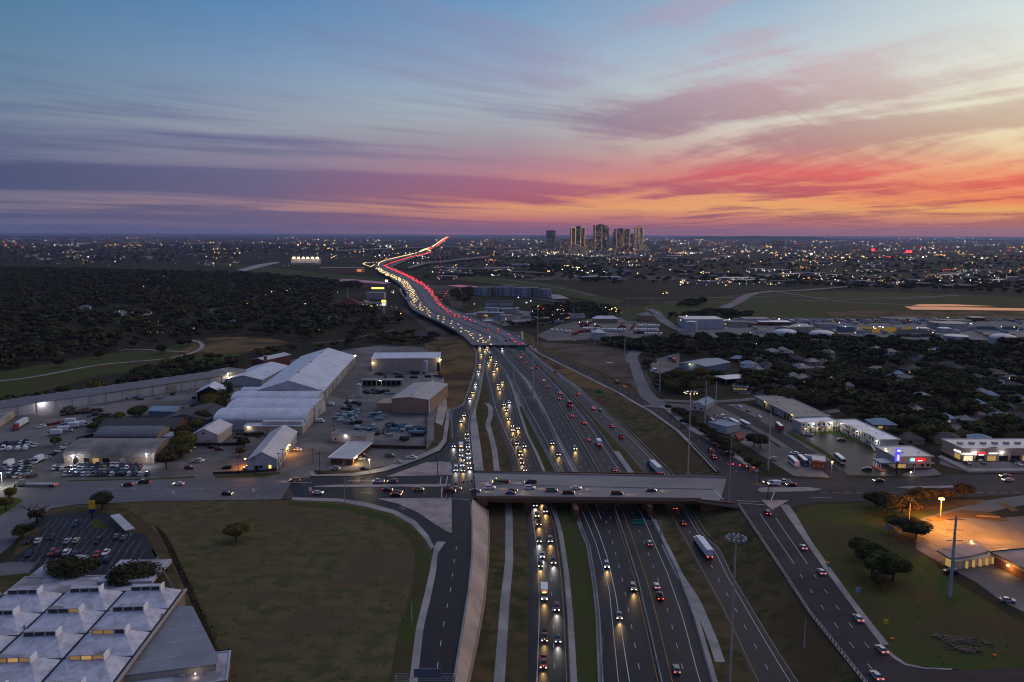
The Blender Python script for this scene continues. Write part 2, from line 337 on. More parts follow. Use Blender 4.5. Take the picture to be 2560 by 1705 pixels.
L8 = Line([(1580, 1705), (1545, 1490), (1525, 1396), (1508, 1330), (1485, 1257), (1440, 1180), (1424, 1152), (1380, 1070), (1352, 1010), (1322, 955), (1291, 924), (1264, 893), (1223, 858)], zf)
L9 = Line([(1653.7, 1705), (1620.7, 1560), (1596, 1455), (1565, 1354.7), (1533.8, 1261), (1497, 1180), (1459, 1112), (1429, 1063), (1391, 1003), (1353, 957), (1312, 916), (1288, 886), (1250, 858)], zf)
L10 = Line([(1777, 1705), (1732, 1542.5), (1690, 1431), (1655.5, 1358), (1624, 1288.7), (1603, 1257), (1566, 1180), (1513, 1104), (1478, 1055), (1435, 1003), (1388, 954), (1342, 908), (1310, 875), (1285, 856)], zf)
L11 = Line([(1884, 1703), (1840, 1603), (1792, 1503), (1756, 1438), (1711, 1354.7), (1659, 1257), (1608, 1180), (1549, 1112), (1494, 1057), (1440, 997), (1390, 948), (1345, 909), (1312, 875), (1286, 856)], zf)
L12 = Line([(1993.6, 1703), (1929, 1603), (1880.7, 1522.7), (1832, 1442), (1800, 1374), (1756, 1334), (1711, 1261), (1672, 1182), (1576, 1084.6), (1508, 1025), (1440, 968), (1402, 940), (1353, 904), (1326, 880), (1296, 856)], zf)
L13 = Line([(2164.6, 1703), (2026, 1529), (1929, 1380.7), (1848, 1261), (1818, 1199), (1755, 1133), (1698, 1076), (1625, 1025), (1603, 1014), (1549, 981), (1494, 954), (1440, 927), (1380, 898), (1345, 880), (1310, 858)], zr)
L14 = Line([(2290, 1703), (2203, 1613), (2122.7, 1506.6), (2058, 1419), (2006.5, 1345), (1966, 1287), (1902, 1190), (1790, 1112), (1723, 1074), (1657, 1019), (1625, 1003), (1549, 965), (1494, 940), (1440, 917), (1408, 894), (1345, 875), (1312, 856)], zr)
L15 = Line([(2310, 1703), (2223, 1613), (2139, 1506.6), (2075, 1419), (2023, 1345), (1990, 1287), (1915, 1188), (1803, 1108), (1736, 1070), (1668, 1014), (1640, 999), (1565, 962), (1510, 936), (1456, 913), (1424, 890), (1370, 870), (1335, 852)], z0)
YB0, YB1 = 350., 390.   # cross street deck
# ------------------------------------------------------------------ ground
FAR = 150000.
g = MB(); Yg = ys(-400, YE, 8.)
for side, L in ((-1, LO), (1, L15)):
    v = []
    for y in Yg:
        xl = L.x(max(y, Y0)); v += [((-FAR, y, 0), (xl, y, 0))] if side < 0 else [((xl, y, 0), (FAR, y, 0))]
    v = [q for p in v for q in p]; g.add(v, [(2*i, 2*i+1, 2*i+3, 2*i+2) for i in range(len(Yg)-1)])
g.add([(-FAR, YE, 0), (FAR, YE, 0), (FAR, FAR, 0), (-FAR, FAR, 0)], [(0, 1, 2, 3)])
tag(g.build('ground', M['ground']), 'dark scrubby ground reaching out to the horizon', kind='structure')
gr = MB(); strip(gr, LO, L1, YB1, YE); strip(gr, L12, L13, Y0, YE); strip(gr, L13, L15, Y0, YE, -.06); strip(gr, LO, L1, Y0, YB1, -.02)
for A, B in ((L4, L5), (L5, L6), (L6, L10), (L10, L11), (L11, L12)): strip(gr, A, B, Y0, YE, -.06)
strip(gr, L3, L4, YB0, YE, 0, zb=zf, za=zf)
strip(gr, L3b, L4, Y0, YB0, 0, za=zf)
tag(gr.build('verge_grass', M['grass']), 'dry brown and green grass between the carriageways', kind='structure')
wl = MB(); Y = ys(YB0, 700); v = []
for y in Y: x = L3.x(y); v += [(x, y, zr(y)), (x, y, zf(y)-.2)]
wl.add(v, [(2*i, 2*i+1, 2*i+3, 2*i+2) for i in range(len(Y)-1)])
strip(wl, L2, L3, YB1, YE, .10)
tag(wl.build('retaining_wall', M['concrete']), 'pale concrete retaining wall and walkway beside the queue north of the bridge', 'wall')
rp = MB(); strip(rp, L3, L3b, Y0, YB0+3, 0, za=lambda y: .0)
tag(rp.build('slope_paving', M['riprap']), 'pale pink concrete slope paving beside the left frontage road', 'slope paving')
tw = MB(); Y = ys(Y0, YB0+3); v = []
for y in Y: x = L3b.x(y); v += [(x, y, zf(y)+1.6), (x+.5, y, zf(y)+1.6), (x+.5, y, zf(y)-.1)]
tw.add(v, [(3*i+j, 3*i+j+1, 3*i+j+4, 3*i+j+3) for i in range(len(Y)-1) for j in (0, 1)])
tag(tw.build('toe_wall', M['tan']), 'tan footing wall along the bottom of the slope paving', 'wall')
# roads of the corridor
def road(name, pairs, m, label, marks=()):
    mb = MB()
    for A, B, a, b in pairs: strip(mb, A, B, a, b, .0)
    o = tag(mb.build(name, m), label, kind='structure')
    for mm, col in marks: mm.build('lane_marking', col, o)
    return o
def frac(A, B, t):
    o = Line.__new__(Line); Ys = np.array(ys(Y0, YE, 8)); o.Y = Ys; o.X = np.array([lerp(A.x(y), max(A.x(y), B.x(y)), t) for y in Ys]); o.z = A.z; return o
DS = (3.2, 8.8)
mw, my = MB(), MB()
mark(mw, frac(L1, L2, .35), 392, 480, dash=DS); mark(mw, frac(L1, L2, .68), 392, 480); mark(mw, frac(L1, L2, .06), 392, 900, .2); mark(mw, frac(L1, L2, .93), 392, 900, .2)
mark(mw, frac(L1, L2, .52), Y0, 348, .2, dash=DS)
road('frontage_road', [(L1, L2, Y0, YE)], M['asphalt'], 'dark asphalt frontage road left of the sunken lanes', [(mw, M['line'])])
mw, my = MB(), MB()
mark(mw, Line([(1342, 1705), (1347.8, 1560), (1347.8, 1473), (1342.5, 1368.6), (1327, 1261), (1304, 1175), (1288, 1133), (1261, 1073), (1239, 1019), (1217, 930), (1211, 897)], zf), Y0, 900, .22)
mark(my, frac(L4, L5, .93), Y0, 900, .22); mark(mw, frac(L4, L5, .64), Y0, 860, .18, dash=DS)
road('collector_road', [(L4, L5, Y0, YE)], M['asphalt'], 'two lane collector road full of oncoming headlights', [(mw, M['line']), (my, M['yline'])])
mw, my = MB(), MB()
mark(mw, Line([(1546, 1705), (1523, 1473), (1488.6, 1354.7), (1447, 1257), (1408, 1180), (1360, 1090), (1322, 1022), (1285, 950)], zf), Y0, 720, .2)
mark(mw, L7.off(-.6), Y0, 900, .25); mark(mw, L8.off(.8), 345, 900, .25)
mark(mw, frac(L8, L9, .33), Y0, 900, .18, dash=DS); mark(mw, frac(L8, L9, .6), 345, 900, .18, dash=DS); mark(my, frac(L8, L9, .88), Y0, 900, .2)
mark(my, frac(L9, L10, .22), Y0, 900, .2); mark(mw, frac(L9, L10, .5), Y0, 900, .18, dash=DS); mark(mw, frac(L9, L10, .78), Y0, 900, .22)
road('freeway', [(L6, L7, Y0, YE), (L8, L9, Y0, YE), (L9, L10, Y0, YE), (L7, L8, Y0, 345)], M['asphalt'], 'dark asphalt main lanes of the freeway', [(mw, M['line']), (my, M['yline'])])
mw, my = MB(), MB()
mark(my, frac(L11, L12, .1), Y0, 900, .2); mark(mw, frac(L11, L12, .47), Y0, 900, .18, dash=DS); mark(mw, frac(L11, L12, .82), Y0, 900, .2)
road('exit_ramp', [(L11, L12, Y0, YE)], M['asphalt'], 'dark asphalt ramp right of the main lanes', [(mw, M['line']), (my, M['yline'])])
mw = MB()
mark(mw, frac(L13, L14, .33), Y0, 280, .18, dash=DS); mark(mw, frac(L13, L14, .66), Y0, 280, .18, dash=DS); mark(mw, frac(L13, L14, .36), 280, 350, .2); mark(mw, frac(L13, L14, .68), 280, 350, .2); mark(mw, frac(L13, L14, .5), 395, 900, .15, dash=DS)
road('service_road', [(L13, L14, Y0, YE), (L14, L14.off(14), Y0, P(2225, 1634).y)], M['oldasphalt'], 'worn purple-grey frontage road on the right', [(mw, M['line'])])
kb = MB(); strip(kb, L14, L15, P(2203, 1613).y, 345, .12); strip(kb, L14, L15, 395, 560, .1); strip(kb, L13.off(-2.2), L13, 395, YE, .12); strip(kb, LO, L1, Y0, 300, .12)
tag(kb.build('sidewalk', M['concrete']), 'pale concrete sidewalk along the frontage roads', kind='structure')
cm = MB(); strip(cm, L5, L6, 560, 880, .05); strip(cm, L7, L8, 392, 900, .05); strip(cm, L5, L5.off(2.2), Y0, 560, .03); strip(cm, L6.off(-1.6), L6, Y0, 560, .03)
strip(cm, L10, L10.off(2.), Y0, 345, .03); strip(cm, L10, L10.off(4.), 392, 455, .03); strip(cm, L12.off(-.2), L12.off(2.2), Y0, 900, .03)
tag(cm.build('median_paving', M['concrete']), 'pale concrete aprons and gores between the carriageways', kind='structure')
gg = MB(); strip(gg, L5.off(2.2), L6.off(-1.6), Y0, 555, -.02); strip(gg, L10.off(2.5), frac(L10, L11, .65), 440, 800, -.02)
tag(gg.build('median_grass', M['green']), 'greener grass in the medians of the freeway', kind='structure')
dch = MB()
for pl, wd in (([(1248, 1705), (1262, 1508), (1273, 1403), (1273, 1299), (1271, 1257), (1243, 1180), (1236, 1125), (1228, 1090), (1219, 1060), (1226, 1040), (1227, 1020), (1218, 1008)], 1.6), ([(1800, 1655), (1782, 1600), (1740, 1500), (1700, 1440), (1662, 1362)], 1.5)):
    A = Line(pl, zf); strip(dch, A.off(-wd), A.off(wd), A.Y[0] if A.Y[0] > 220 else Y0, A.Y[-1], .04)
A = Line([(1592, 1084), (1606, 1062), (1622, 1040), (1620, 1025)], lambda Y: -3+(Y-430)*.03)
pl = [PZ(x, y, zr) for x, y in ((1576, 1085), (1600, 1068), (1620, 1043), (1625, 1026))]
tag(dch.build('drainage_channel', M['concrete']), 'narrow concrete drainage channels in the grass', kind='structure')
# the raw dirt and dry banks beside the northern lanes
bd = MB(); strip(bd, LO, L1, 505, YE, .08); tag(bd.build('embankment', M['dry']), 'tan dry grass bank beside the upper ramp', kind='structure')
bd = MB(); strip(bd, L12.off(2.2), L13, 425, YE, .03); strip(bd, L10.off(1), L11, 640, YE, .0); tag(bd.build('dry_verge', M['dry']), 'tan dry grass between ramp and right frontage road', kind='structure')
barrier(L9, Y0, YE, 'concrete_barrier', M['concrete'], 'long concrete barrier down the middle of the freeway')
barrier(L5.off(.4), Y0, 880, 'concrete_barrier', M['concrete'], 'concrete barrier right of the collector road')
barrier(L6.off(-.4), Y0, 900, 'concrete_barrier', M['concrete'], 'concrete barrier at the left edge of the main lanes', .6, 1.)
barrier(L10.off(.4), Y0, 900, 'concrete_barrier', M['concrete'], 'concrete barrier at the right edge of the main lanes')
barrier(L7.off(.3), 392, 900, 'concrete_barrier', M['concrete'], 'concrete barrier along the pale gore wedge')
barrier(L12.off(1.6), Y0, 900, 'concrete_barrier', M['concrete'], 'low concrete barrier right of the exit ramp', .5, .6)
barrier(L2.off(.5), 470, 925, 'concrete_barrier', M['concrete'], 'concrete parapet on the right of the upper ramp', .5, .9)
barrier(L1.off(-.3), 505, 925, 'concrete_barrier', M['concrete'], 'concrete parapet on the left of the upper ramp', .5, .9)
def rail(A, a, b, label):
    root = empty('guard_rail', A.p(a), 0, label, 'guard rail'); i = Vector(A.p(a))
    m1 = MB(); Y = ys(a, b, 4.); v = []
    for y in Y: p = A.p(y)-i; v += [(p.x, p.y, p.z+.75), (p.x, p.y, p.z+1.05), (p.x+.12, p.y, p.z+1.05), (p.x+.12, p.y, p.z+.75)]
    m1.add(v, [(4*k+j, 4*k+(j+1) % 4, 4*k+4+(j+1) % 4, 4*k+4+j) for k in range(len(Y)-1) for j in range(4)]); m1.build('rail', M['grey'], root)
    kb_ = MB(); v = []
    for y in Y: p = A.p(y)-i; v += [(p.x-.3, p.y, p.z+.12), (p.x+.45, p.y, p.z+.12)]
    kb_.add(v, [(2*k, 2*k+1, 2*k+3, 2*k+2) for k in range(len(Y)-1)]); kb_.build('kerb', M['concrete'], root)
    st = D.meshes.new('post'); q = MB().box((0, 0, .5), (.22, .22, 1.)); st = q.mesh('post', M['dark']); y = a; n = 0
    while y < b and n < 100: o = D.objects.new('post', st); link(o, root); o.location = A.p(y)-i; y += max(2., (b-a)/100); n += 1
rail(L2.off(.5), 130, 346, 'steel guard rail on posts above the slope paving')
rail(L13.off(-.6), 130, 344, 'steel guard rail on posts left of the right frontage road')
rail(L13.off(-.6), 395, 450, 'short guard rail north of the bridge on the right')
# ------------------------------------------------------------------ cross street and bridge
sheet('cross_street', [(-2600, 1203), (0, 1203), (353, 1200), (489, 1197.6), (640, 1197.6), (734, 1196), (702, 1248), (640, 1249), (367, 1253), (285, 1257), (190, 1261), (122, 1272), (90, 1290), (0, 1296), (-2600, 1290)], M['streetold'], .03, 'pale worn concrete street running left from the junction')
tw_ = sheet('turn_lane', [(734, 1196), (779, 1193), (888, 1192), (969, 1180), (1050, 1152), (1105, 1128), (1120, 1108), (1131, 1095), (1170, 1095), (1185, 1182), (1190, 1246), (1173, 1250), (1176, 1300), (1176, 1345), (1110, 1370), (1094, 1384), (1071, 1342), (1039, 1306), (988, 1279), (917, 1260), (846, 1250), (730, 1247), (702, 1248)], M['asphalt'], .05, 'new dark asphalt of the junction left of the bridge')
sheet('cross_street', [(1700, 1184), (1902, 1190), (1920, 1192), (2083, 1200), (2121, 1196), (2192, 1195), (2344, 1195), (2365, 1186), (2560, 1185), (5200, 1200), (5200, 1250), (2560, 1236), (2219, 1252), (2037, 1256), (1996, 1263), (1974, 1272), (1962, 1300), (1848, 1272), (1740, 1255)], M['oldasphalt'], .04, 'purple-grey asphalt street right of the bridge')
def raised(name, px, m, h, label, z=0, kind='structure', cat=None):
    return tag(MB().extr([P(x, y, z) for x, y in px], z, z+h).build(name, m), label, cat, None, kind)
pink = mat('pink_concrete', (.34, .265, .25), (.28, .22, .21), .15, rough=.9, c3=(.22, .18, .17), scale3=.12)
for px in ([(942, 1247), (1129, 1245), (1129.5, 1333), (1116, 1329), (1091, 1313), (1042, 1280.5), (994, 1259.6)],
           [(782, 1216), (833, 1212.5), (1105, 1210.5), (1127, 1211), (1129, 1214), (1120, 1217), (790, 1218.5)],
           [(966, 1192), (1064, 1156.5), (1105, 1154), (1126, 1157), (1130, 1164), (1130, 1188), (1000, 1191)],
           [(1894, 1224), (1900, 1220), (1916, 1219), (2024, 1219), (2050, 1222), (2054, 1225), (2024, 1228.6), (1915, 1231), (1898, 1229)],
           [(2240, 1219), (2273, 1216), (2387, 1214.5), (2388, 1219), (2273, 1222)], [(1903, 1250), (1971, 1251.6), (1929, 1276)]):
    raised('traffic_island', px, pink, .18, None)
D.objects['traffic_island']['label'] = 'pinkish concrete traffic island'
# verges, sidewalks along the street
sheet('sidewalk', [(730, 1243), (846, 1246), (917, 1256), (988, 1275), (1039, 1302), (1071, 1338), (1086, 1367), (1078, 1373), (1062, 1346), (1030, 1311), (982, 1284), (914, 1266), (846, 1254), (730, 1250)], M['concrete'], .12, 'curving pale sidewalk round the grass field')
sheet('sidewalk', [(773, 1178), (779, 1190), (888, 1189.5), (965, 1177), (1046, 1149), (1100, 1125), (1116, 1104), (1122, 1060), (1126, 1022), (1118, 1022), (1112, 1060), (1107, 1098), (1093, 1116), (1038, 1142), (955, 1169), (880, 1183), (790, 1186), (784, 1178)], M['concrete'], .12, 'curving pale sidewalk beside the metal works')
sheet('grass_field', [(285, 1259), (367, 1255), (640, 1251), (730, 1250), (846, 1254), (914, 1266), (982, 1284), (1030, 1311), (1062, 1346), (1078, 1373), (1082, 1420), (1066, 1490), (1045, 1570), (1020, 1720), (560, 1720), (520, 1640), (470, 1540), (440, 1440), (400, 1340), (350, 1290)], M['field'], .04, 'rough brown and green grass field beside the frontage road')
sheet('grass_verge', [(120, 1276), (190, 1263), (285, 1260), (350, 1290), (400, 1340), (440, 1440), (470, 1540), (520, 1640), (560, 1720), (700, 1900), (-900, 1900), (-900, 1700), (0, 1450), (60, 1330)], M['grass'], .03, 'grass strip round the parking lot')
sheet('footpath', [(378, 1372), (386, 1375), (400, 1400), (418, 1436), (440, 1472), (432, 1472), (412, 1438), (392, 1402)], M['streetold'], .07, 'narrow path between the parking lot and the field')
sheet('ditch', [(388, 1318), (396, 1316), (430, 1360), (470, 1450), (520, 1560), (580, 1720), (560, 1720), (505, 1570), (455, 1455), (415, 1365)], mat('ditch_weeds', (.016, .012, .008), (.04, .026, .016), .6, rough=1), .06, 'dark weedy ditch along the edge of the field')
sheet('grass_verge', [(185, 1200), (380, 1196), (485, 1190), (488, 1195), (353, 1199), (150, 1204)], M['green'], .08, 'thin grass verge in front of the car yard')
sheet('grass_verge', [(534, 1190), (640, 1183), (700, 1180), (700, 1184), (655, 1193), (540, 1196)], M['green'], .08, 'thin grass verge in front of the gabled workshop')
sheet('grass_verge', [(785, 1174), (830, 1186), (880, 1183), (955, 1169), (1038, 1142), (1093, 1116), (1107, 1098), (1112, 1060), (1085, 1055), (1085, 1100), (1060, 1130), (1000, 1158), (900, 1176), (800, 1176)], M['grass'], .06, 'grass verge curving round the works yard')
sheet('grass_verge', [(1995, 1270), (2040, 1261), (2219, 1256), (2400, 1248), (2480, 1250), (2440, 1275), (2330, 1290), (2290, 1330), (2290, 1370), (2380, 1450), (2560, 1560), (2900, 1700), (2900, 1800), (2400, 1674), (2264, 1661), (2232, 1642), (2139, 1506), (2075, 1419), (2023, 1345), (1985, 1290)], M['green'], .03, 'dark green grass right of the frontage road')
sheet('side_road', [(2195, 1622), (2212, 1630), (2232, 1645), (2262, 1663), (2310, 1672), (2381, 1676), (2560, 1670), (3300, 1642), (3300, 1860), (2290, 1860), (2200, 1740)], M['oldasphalt'], .05, 'side road at the bottom right corner')
sheet('side_road', [(-700, 1500), (-100, 1330), (60, 1250), (125, 1272), (80, 1310), (30, 1360), (-100, 1470), (-500, 1700), (-900, 1700)], M['streetold'], .05, 'pale side road left of the parking lot')
raised('kerb', [(2206, 1616), (2222, 1626), (2240, 1642), (2266, 1660), (2312, 1669), (2381, 1672.5), (2381, 1675.5), (2310, 1672.5), (2262, 1664), (2235, 1647), (2214, 1630)], M['concrete'], .14, 'pale kerb curving round the grass corner')
# markings at the junctions
mm = MB()
def pxbar(mb, a, b, w_, z):
    a, b = P(*a, z), P(*b, z); d = (b-a).normalized(); n = Vector((-d.y, d.x, 0))*w_/2
    mb.add([a-n, a+n, b+n, b-n], [(0, 3, 2, 1)])
for a, b in (((1131, 1183), (1184, 1184)), ((1131, 1186), (1184, 1187)), ((1131, 1247), (1172, 1248.5)), ((1103, 1191), (1100, 1210)), ((1119, 1191), (1115, 1210)), ((1105, 1218), (1104, 1243)), ((1118, 1218), (1117, 1243)),
             ((1784, 1224), (1809, 1249)), ((1842, 1251), (1903, 1255)), ((1846, 1257), (1912, 1262)), ((1938, 1225), (1928, 1250)), ((997, 1270), (1020, 1262)), ((1003, 1274), (1026, 1266)), ((1038, 1170), (1053, 1175)), ((1226, 1212), (1786, 1223.5)), ((1226, 1192), (1229, 1210)), ((700, 1207), (780, 1206)), ((870, 1201), (960, 1201)), ((900, 1232), (930, 1232)), ((2024, 1243), (2080, 1243))):
    pxbar(mm, a, b, .35, .13)
for i in range(16): a = P(250+i*28, 1222, .06); mm.box((a.x, a.y, .06), (3, .18, .02))
for i in range(30): a = P(2060+i*30, 1232, .06); mm.box((a.x, a.y, .065), (3, .18, .02))
for q in range(30): a = P(1240+q*18, 1232+q*.09, .12); mm.box((a.x, a.y, .12), (3, .15, .02)) if q % 2 else None
mm.build('lane_marking', M['line'], tw_)
def slat_mat():
    m = D.materials.new('slatted_parapet'); m.use_nodes = True; nt = m.node_tree; q = NB(nt); s_ = q.n('ShaderNodeSeparateXYZ'); nt.links.new(q.n('ShaderNodeTexCoord').outputs['Object'], s_.inputs[0])
    f = q.m('LESS_THAN', q.m('FRACT', q.m('DIVIDE', s_.outputs[0], 1.05)), .5); nt.links.new(q.mix(f, (.12, .055, .035), (.30, .24, .20)), nt.nodes['Principled BSDF'].inputs['Base Color']); return m
# bridge
br = empty('overpass_bridge', P(1480, 1215, 0), 0, 'brown-edged concrete bridge carrying the cross street over the freeway', 'bridge'); bo = Vector(br.location)
NW, NE, SE, SW = P(1185, 1181.5), P(1818, 1193), P(1800, 1252), P(1192, 1245)
def loc(p): return Vector(p)-bo
dk = MB().extr([loc(p) for p in (NW, NE, SE, SW)], -.35, .09); dk.build('deck', M['deck'], br)
def along(a, b, w_, z0_, z1_, name, m):
    a, b = loc(a), loc(b); d = (b-a); n = Vector((-d.y, d.x, 0)).normalized()*w_/2
    return MB().extr([a-n, b-n, b+n, a+n], z0_, z1_).build(name, m, br)
S1 = P(1752, 1250); N1 = P(1660, 1187.5)
along(SW, S1, .5, .1, 1.05, 'parapet', M['girder']); along(NW, N1, .5, .1, 1.05, 'parapet', M['girder'])
along(P(1190, 1181.7), P(1818, 1195), .5, .1, .75, 'kerb', M['concrete'])
along(P(1230, 1212, 0), P(1786, 1224, 0), .5, .09, .45, 'median_kerb', M['concrete'])
for i, t in enumerate(np.linspace(.02, .98, 6)):
    along(lerp(SW, NW, t), lerp(S1, N1, t), .9, -2.0, -.36, 'girder', M['girder'])
a_, b_ = loc(SW), loc(S1); d_ = b_-a_; bl = MB().box(((a_.x+b_.x)/2, (a_.y+b_.y)/2-.28, .62), (d_.length, .08, .55), math.atan2(d_.y, d_.x)); bl.build('railing', slat_mat(), br)
for px, py in ((1443, 1302), (1627, 1294)):
    dirv = (NW-SW).normalized(); b = PZ(px, py, zf)+dirv*1.2; cap = MB(); L = 32.
    for j in range(4):
        c = MB(); p = loc(b+dirv*(j*L/3)); c.box((p.x, p.y, (-2.9+b.z)/2), (1.6, 2.2, -2.9-b.z)); c.build('pier', M['girder'], br)
    p = loc(b+dirv*L/2); cap.box((p.x, p.y, -2.45), (1.9, L+1, .88), math.atan2(dirv.y, dirv.x)-math.pi/2); cap.build('pier_cap', M['girder'], br)
along(P(1192, 1246, 0), P(1219, 1246.5, 0), 1.2, -3.2, .6, 'wing_wall', M['girder']); along(P(1752, 1250.5, 0), P(1835, 1259, 0), 1., -5, .5, 'wing_wall', M['girder'])
for xa in (1218, 1700): a_ = loc(P(xa, 1246, 0)); b_ = loc(P(xa, 1184, 0)); MB().box(((a_.x+b_.x)/2-(2 if xa < 1500 else -16), (a_.y+b_.y)/2, -4), (1.5, 37, 7.)).build('abutment', M['tan'], br)
p = loc(P(1714, 1250, -.6)); MB().box((p.x, p.y-.8, -.6), (6, .15, 1.2)).build('clearance_sign', M['yellow'], br)
# ------------------------------------------------------------------ viaduct beyond
def deckpoly(name, left, right, z, m, label, t=1.6, cat='viaduct', piers=None, pr=None):
    root = empty(name, P(*left[0], z)*1., 0, label, cat); o = Vector((root.location.x, root.location.y, 0)); root.location.z = 0
    Lp, Rp = [P(x, y, z)-o for x, y in left], [P(x, y, z)-o for x, y in right]
    mb = MB(); n = max(len(Lp), len(Rp))
    def rs(pts):
        d = [0]
        for a, b in zip(pts, pts[1:]): d.append(d[-1]+(b-a).length)
        tt = np.linspace(0, d[-1], 40); return [Vector((np.interp(t_, d, [p.x for p in pts]), np.interp(t_, d, [p.y for p in pts]), z)) for t_ in tt]
    A, B = rs(Lp), rs(Rp); v = []
    for a, b in zip(A, B): v += [(a.x, a.y, z), (b.x, b.y, z), (b.x, b.y, z-t), (a.x, a.y, z-t)]
    mb.add(v, [(4*i+j, 4*i+(j+1) % 4, 4*i+4+(j+1) % 4, 4*i+4+j) for i in range(39) for j in range(4)]+[(0, 1, 2, 3)[::-1]]); mb.build('deck', m, root)
    for T in (A, B):
        pb = MB(); v = []
        for i, a in enumerate(T):
            d = (T[min(i+1, 39)]-T[max(i-1, 0)]).normalized(); nn = Vector((-d.y, d.x, 0))*.3
            v += [(a.x-nn.x, a.y-nn.y, z-.3), (a.x+nn.x, a.y+nn.y, z-.3), (a.x+nn.x, a.y+nn.y, z+1.), (a.x-nn.x, a.y-nn.y, z+1.)]
        pb.add(v, [(4*i+j, 4*i+(j+1) % 4, 4*i+4+(j+1) % 4, 4*i+4+j) for i in range(39) for j in range(4)]); pb.build('parapet', M['concrete'], root)
    if piers:
        pm = MB().box((0, 0, (z-t)/2), (1.6, 2.2, z-t)).mesh('pier', M['viaduct'])
        for i in range(1, 39, piers):
            for q in (.08, .5, .92):
                o2 = link(D.objects.new('pier', pm), root); c = A[i].lerp(B[i], q); o2.location = (c.x, c.y, 0)
    return root, A, B, o
ZV = 6.5
VL = [(1180, 862), (1174, 853.6), (1154, 837), (1133, 823), (1101, 806), (1070, 793), (1035, 777), (1022, 762), (1017, 748), (1017, 735), (1010, 723), (1000, 711), (987, 702), (969, 689), (950, 680), (938, 668), (936, 661)]
VR = [(1322, 862), (1295, 844), (1260, 824), (1217, 806), (1168, 789), (1140, 778), (1116, 767), (1100, 755), (1088, 742), (1080, 730), (1068, 718), (1052, 708), (1034, 699), (1020, 689), (1003, 680), (986, 671), (972, 661)]
via = deckpoly('elevated_highway', VL, VR, ZV, M['viaduct'], 'wide concrete viaduct packed with traffic curving toward the river', piers=2)
W1L = [(936, 662), (945, 656), (965, 649), (1000, 641), (1040, 632), (1062, 624), (1085, 614), (1105, 600)]; W1R = [(952, 662), (960, 657), (980, 651), (1010, 644), (1048, 635), (1072, 626), (1095, 616), (1114, 600)]
deckpoly('elevated_highway', W1L, W1R, ZV, M['viaduct'], 'narrow far carriageway of headlights climbing toward the horizon', piers=6)
deckpoly('elevated_highway', [(970, 664), (985, 656), (1005, 648), (1030, 640), (1060, 634), (1080, 628)], [(980, 666), (998, 658), (1018, 650), (1044, 642), (1070, 636), (1090, 630)], ZV, M['viaduct'], 'far carriageway of tail lights bending right past the river', piers=6)
deckpoly('curved_ramp', [(938, 670), (922, 665), (908, 661.5), (906, 658.5), (915, 656.5), (945, 655)], [(945, 672), (928, 667), (913, 662), (911, 659.5), (917, 658), (945, 656.5)], ZV, M['viaduct'], 'hairpin ramp looping out on the left of the viaduct')
deckpoly('elevated_road', [(1020, 668), (1060, 656), (1110, 652), (1160, 646), (1220, 640)], [(1022, 671), (1065, 658.5), (1112, 654), (1162, 648), (1222, 642)], 10, M['viaduct'], 'long curving flyover right of the hairpin ramp', piers=6)
deckpoly('elevated_road', [(840, 626), (920, 622.5), (1000, 619), (1100, 615.5), (1200, 616), (1300, 619)], [(840, 627.5), (920, 624), (1000, 620.5), (1100, 617), (1200, 617.5), (1300, 620.5)], 14, M['viaduct'], 'distant flyover crossing the whole highway', piers=6)
deckpoly('ramp', [(1060, 790), (1040, 770), (1018, 752), (1008, 742), (1001, 732), (998, 722)], [(1066, 790), (1046, 770), (1024, 752), (1012, 742), (1005, 732), (1002, 722)], 2., M['viaduct'], 'narrow slip road with oncoming cars left of the viaduct')
lmk = MB()
_, VA, VB, vo = via
for t in (.09, .18, .27, .36, .62, .70, .79, .88, .95):
    v = []
    for i in range(40):
        a = VA[i].lerp(VB[i], t); v += [(a.x-.14, a.y, ZV+.03), (a.x+.14, a.y, ZV+.03)]
    lmk.add(v, [(2*i, 2*i+1, 2*i+3, 2*i+2) for i in range(39) if i % 2 or t in (.36, .62, .95)])
lmk.build('lane_marking', M['line'], via[0])
# median barriers on the viaduct
def vline(px, z, label, w_=.5, h=.8):
    pts = [P(x, y, z) for x, y in px]; v = []
    for i, a in enumerate(pts):
        d = (pts[min(i+1, len(pts)-1)]-pts[max(i-1, 0)]).normalized(); nn = Vector((-d.y, d.x, 0))*w_/2
        v += [a-nn+Vector((0, 0, .02)), a+nn+Vector((0, 0, .02)), a+nn+Vector((0, 0, h)), a-nn+Vector((0, 0, h))]
    mb = MB().add(v, [(4*i+j, 4*i+(j+1) % 4, 4*i+4+(j+1) % 4, 4*i+4+j) for i in range(len(pts)-1) for j in range(4)])
    return tag(mb.build('concrete_barrier', M['concrete']), label, 'barrier')
vline([(1245, 852), (1215, 836), (1170, 816), (1130, 799), (1090, 783), (1068, 765), (1052, 742), (1040, 720), (1020, 705), (990, 692), (965, 677)], ZV, 'dark line of median barrier between headlights and tail lights on the viaduct')
vline([(1285, 855), (1235, 828), (1190, 810), (1145, 793), (1112, 778), (1092, 762), (1080, 748), (1072, 735), (1060, 722)], ZV, 'barrier splitting the tail light lanes of the viaduct')
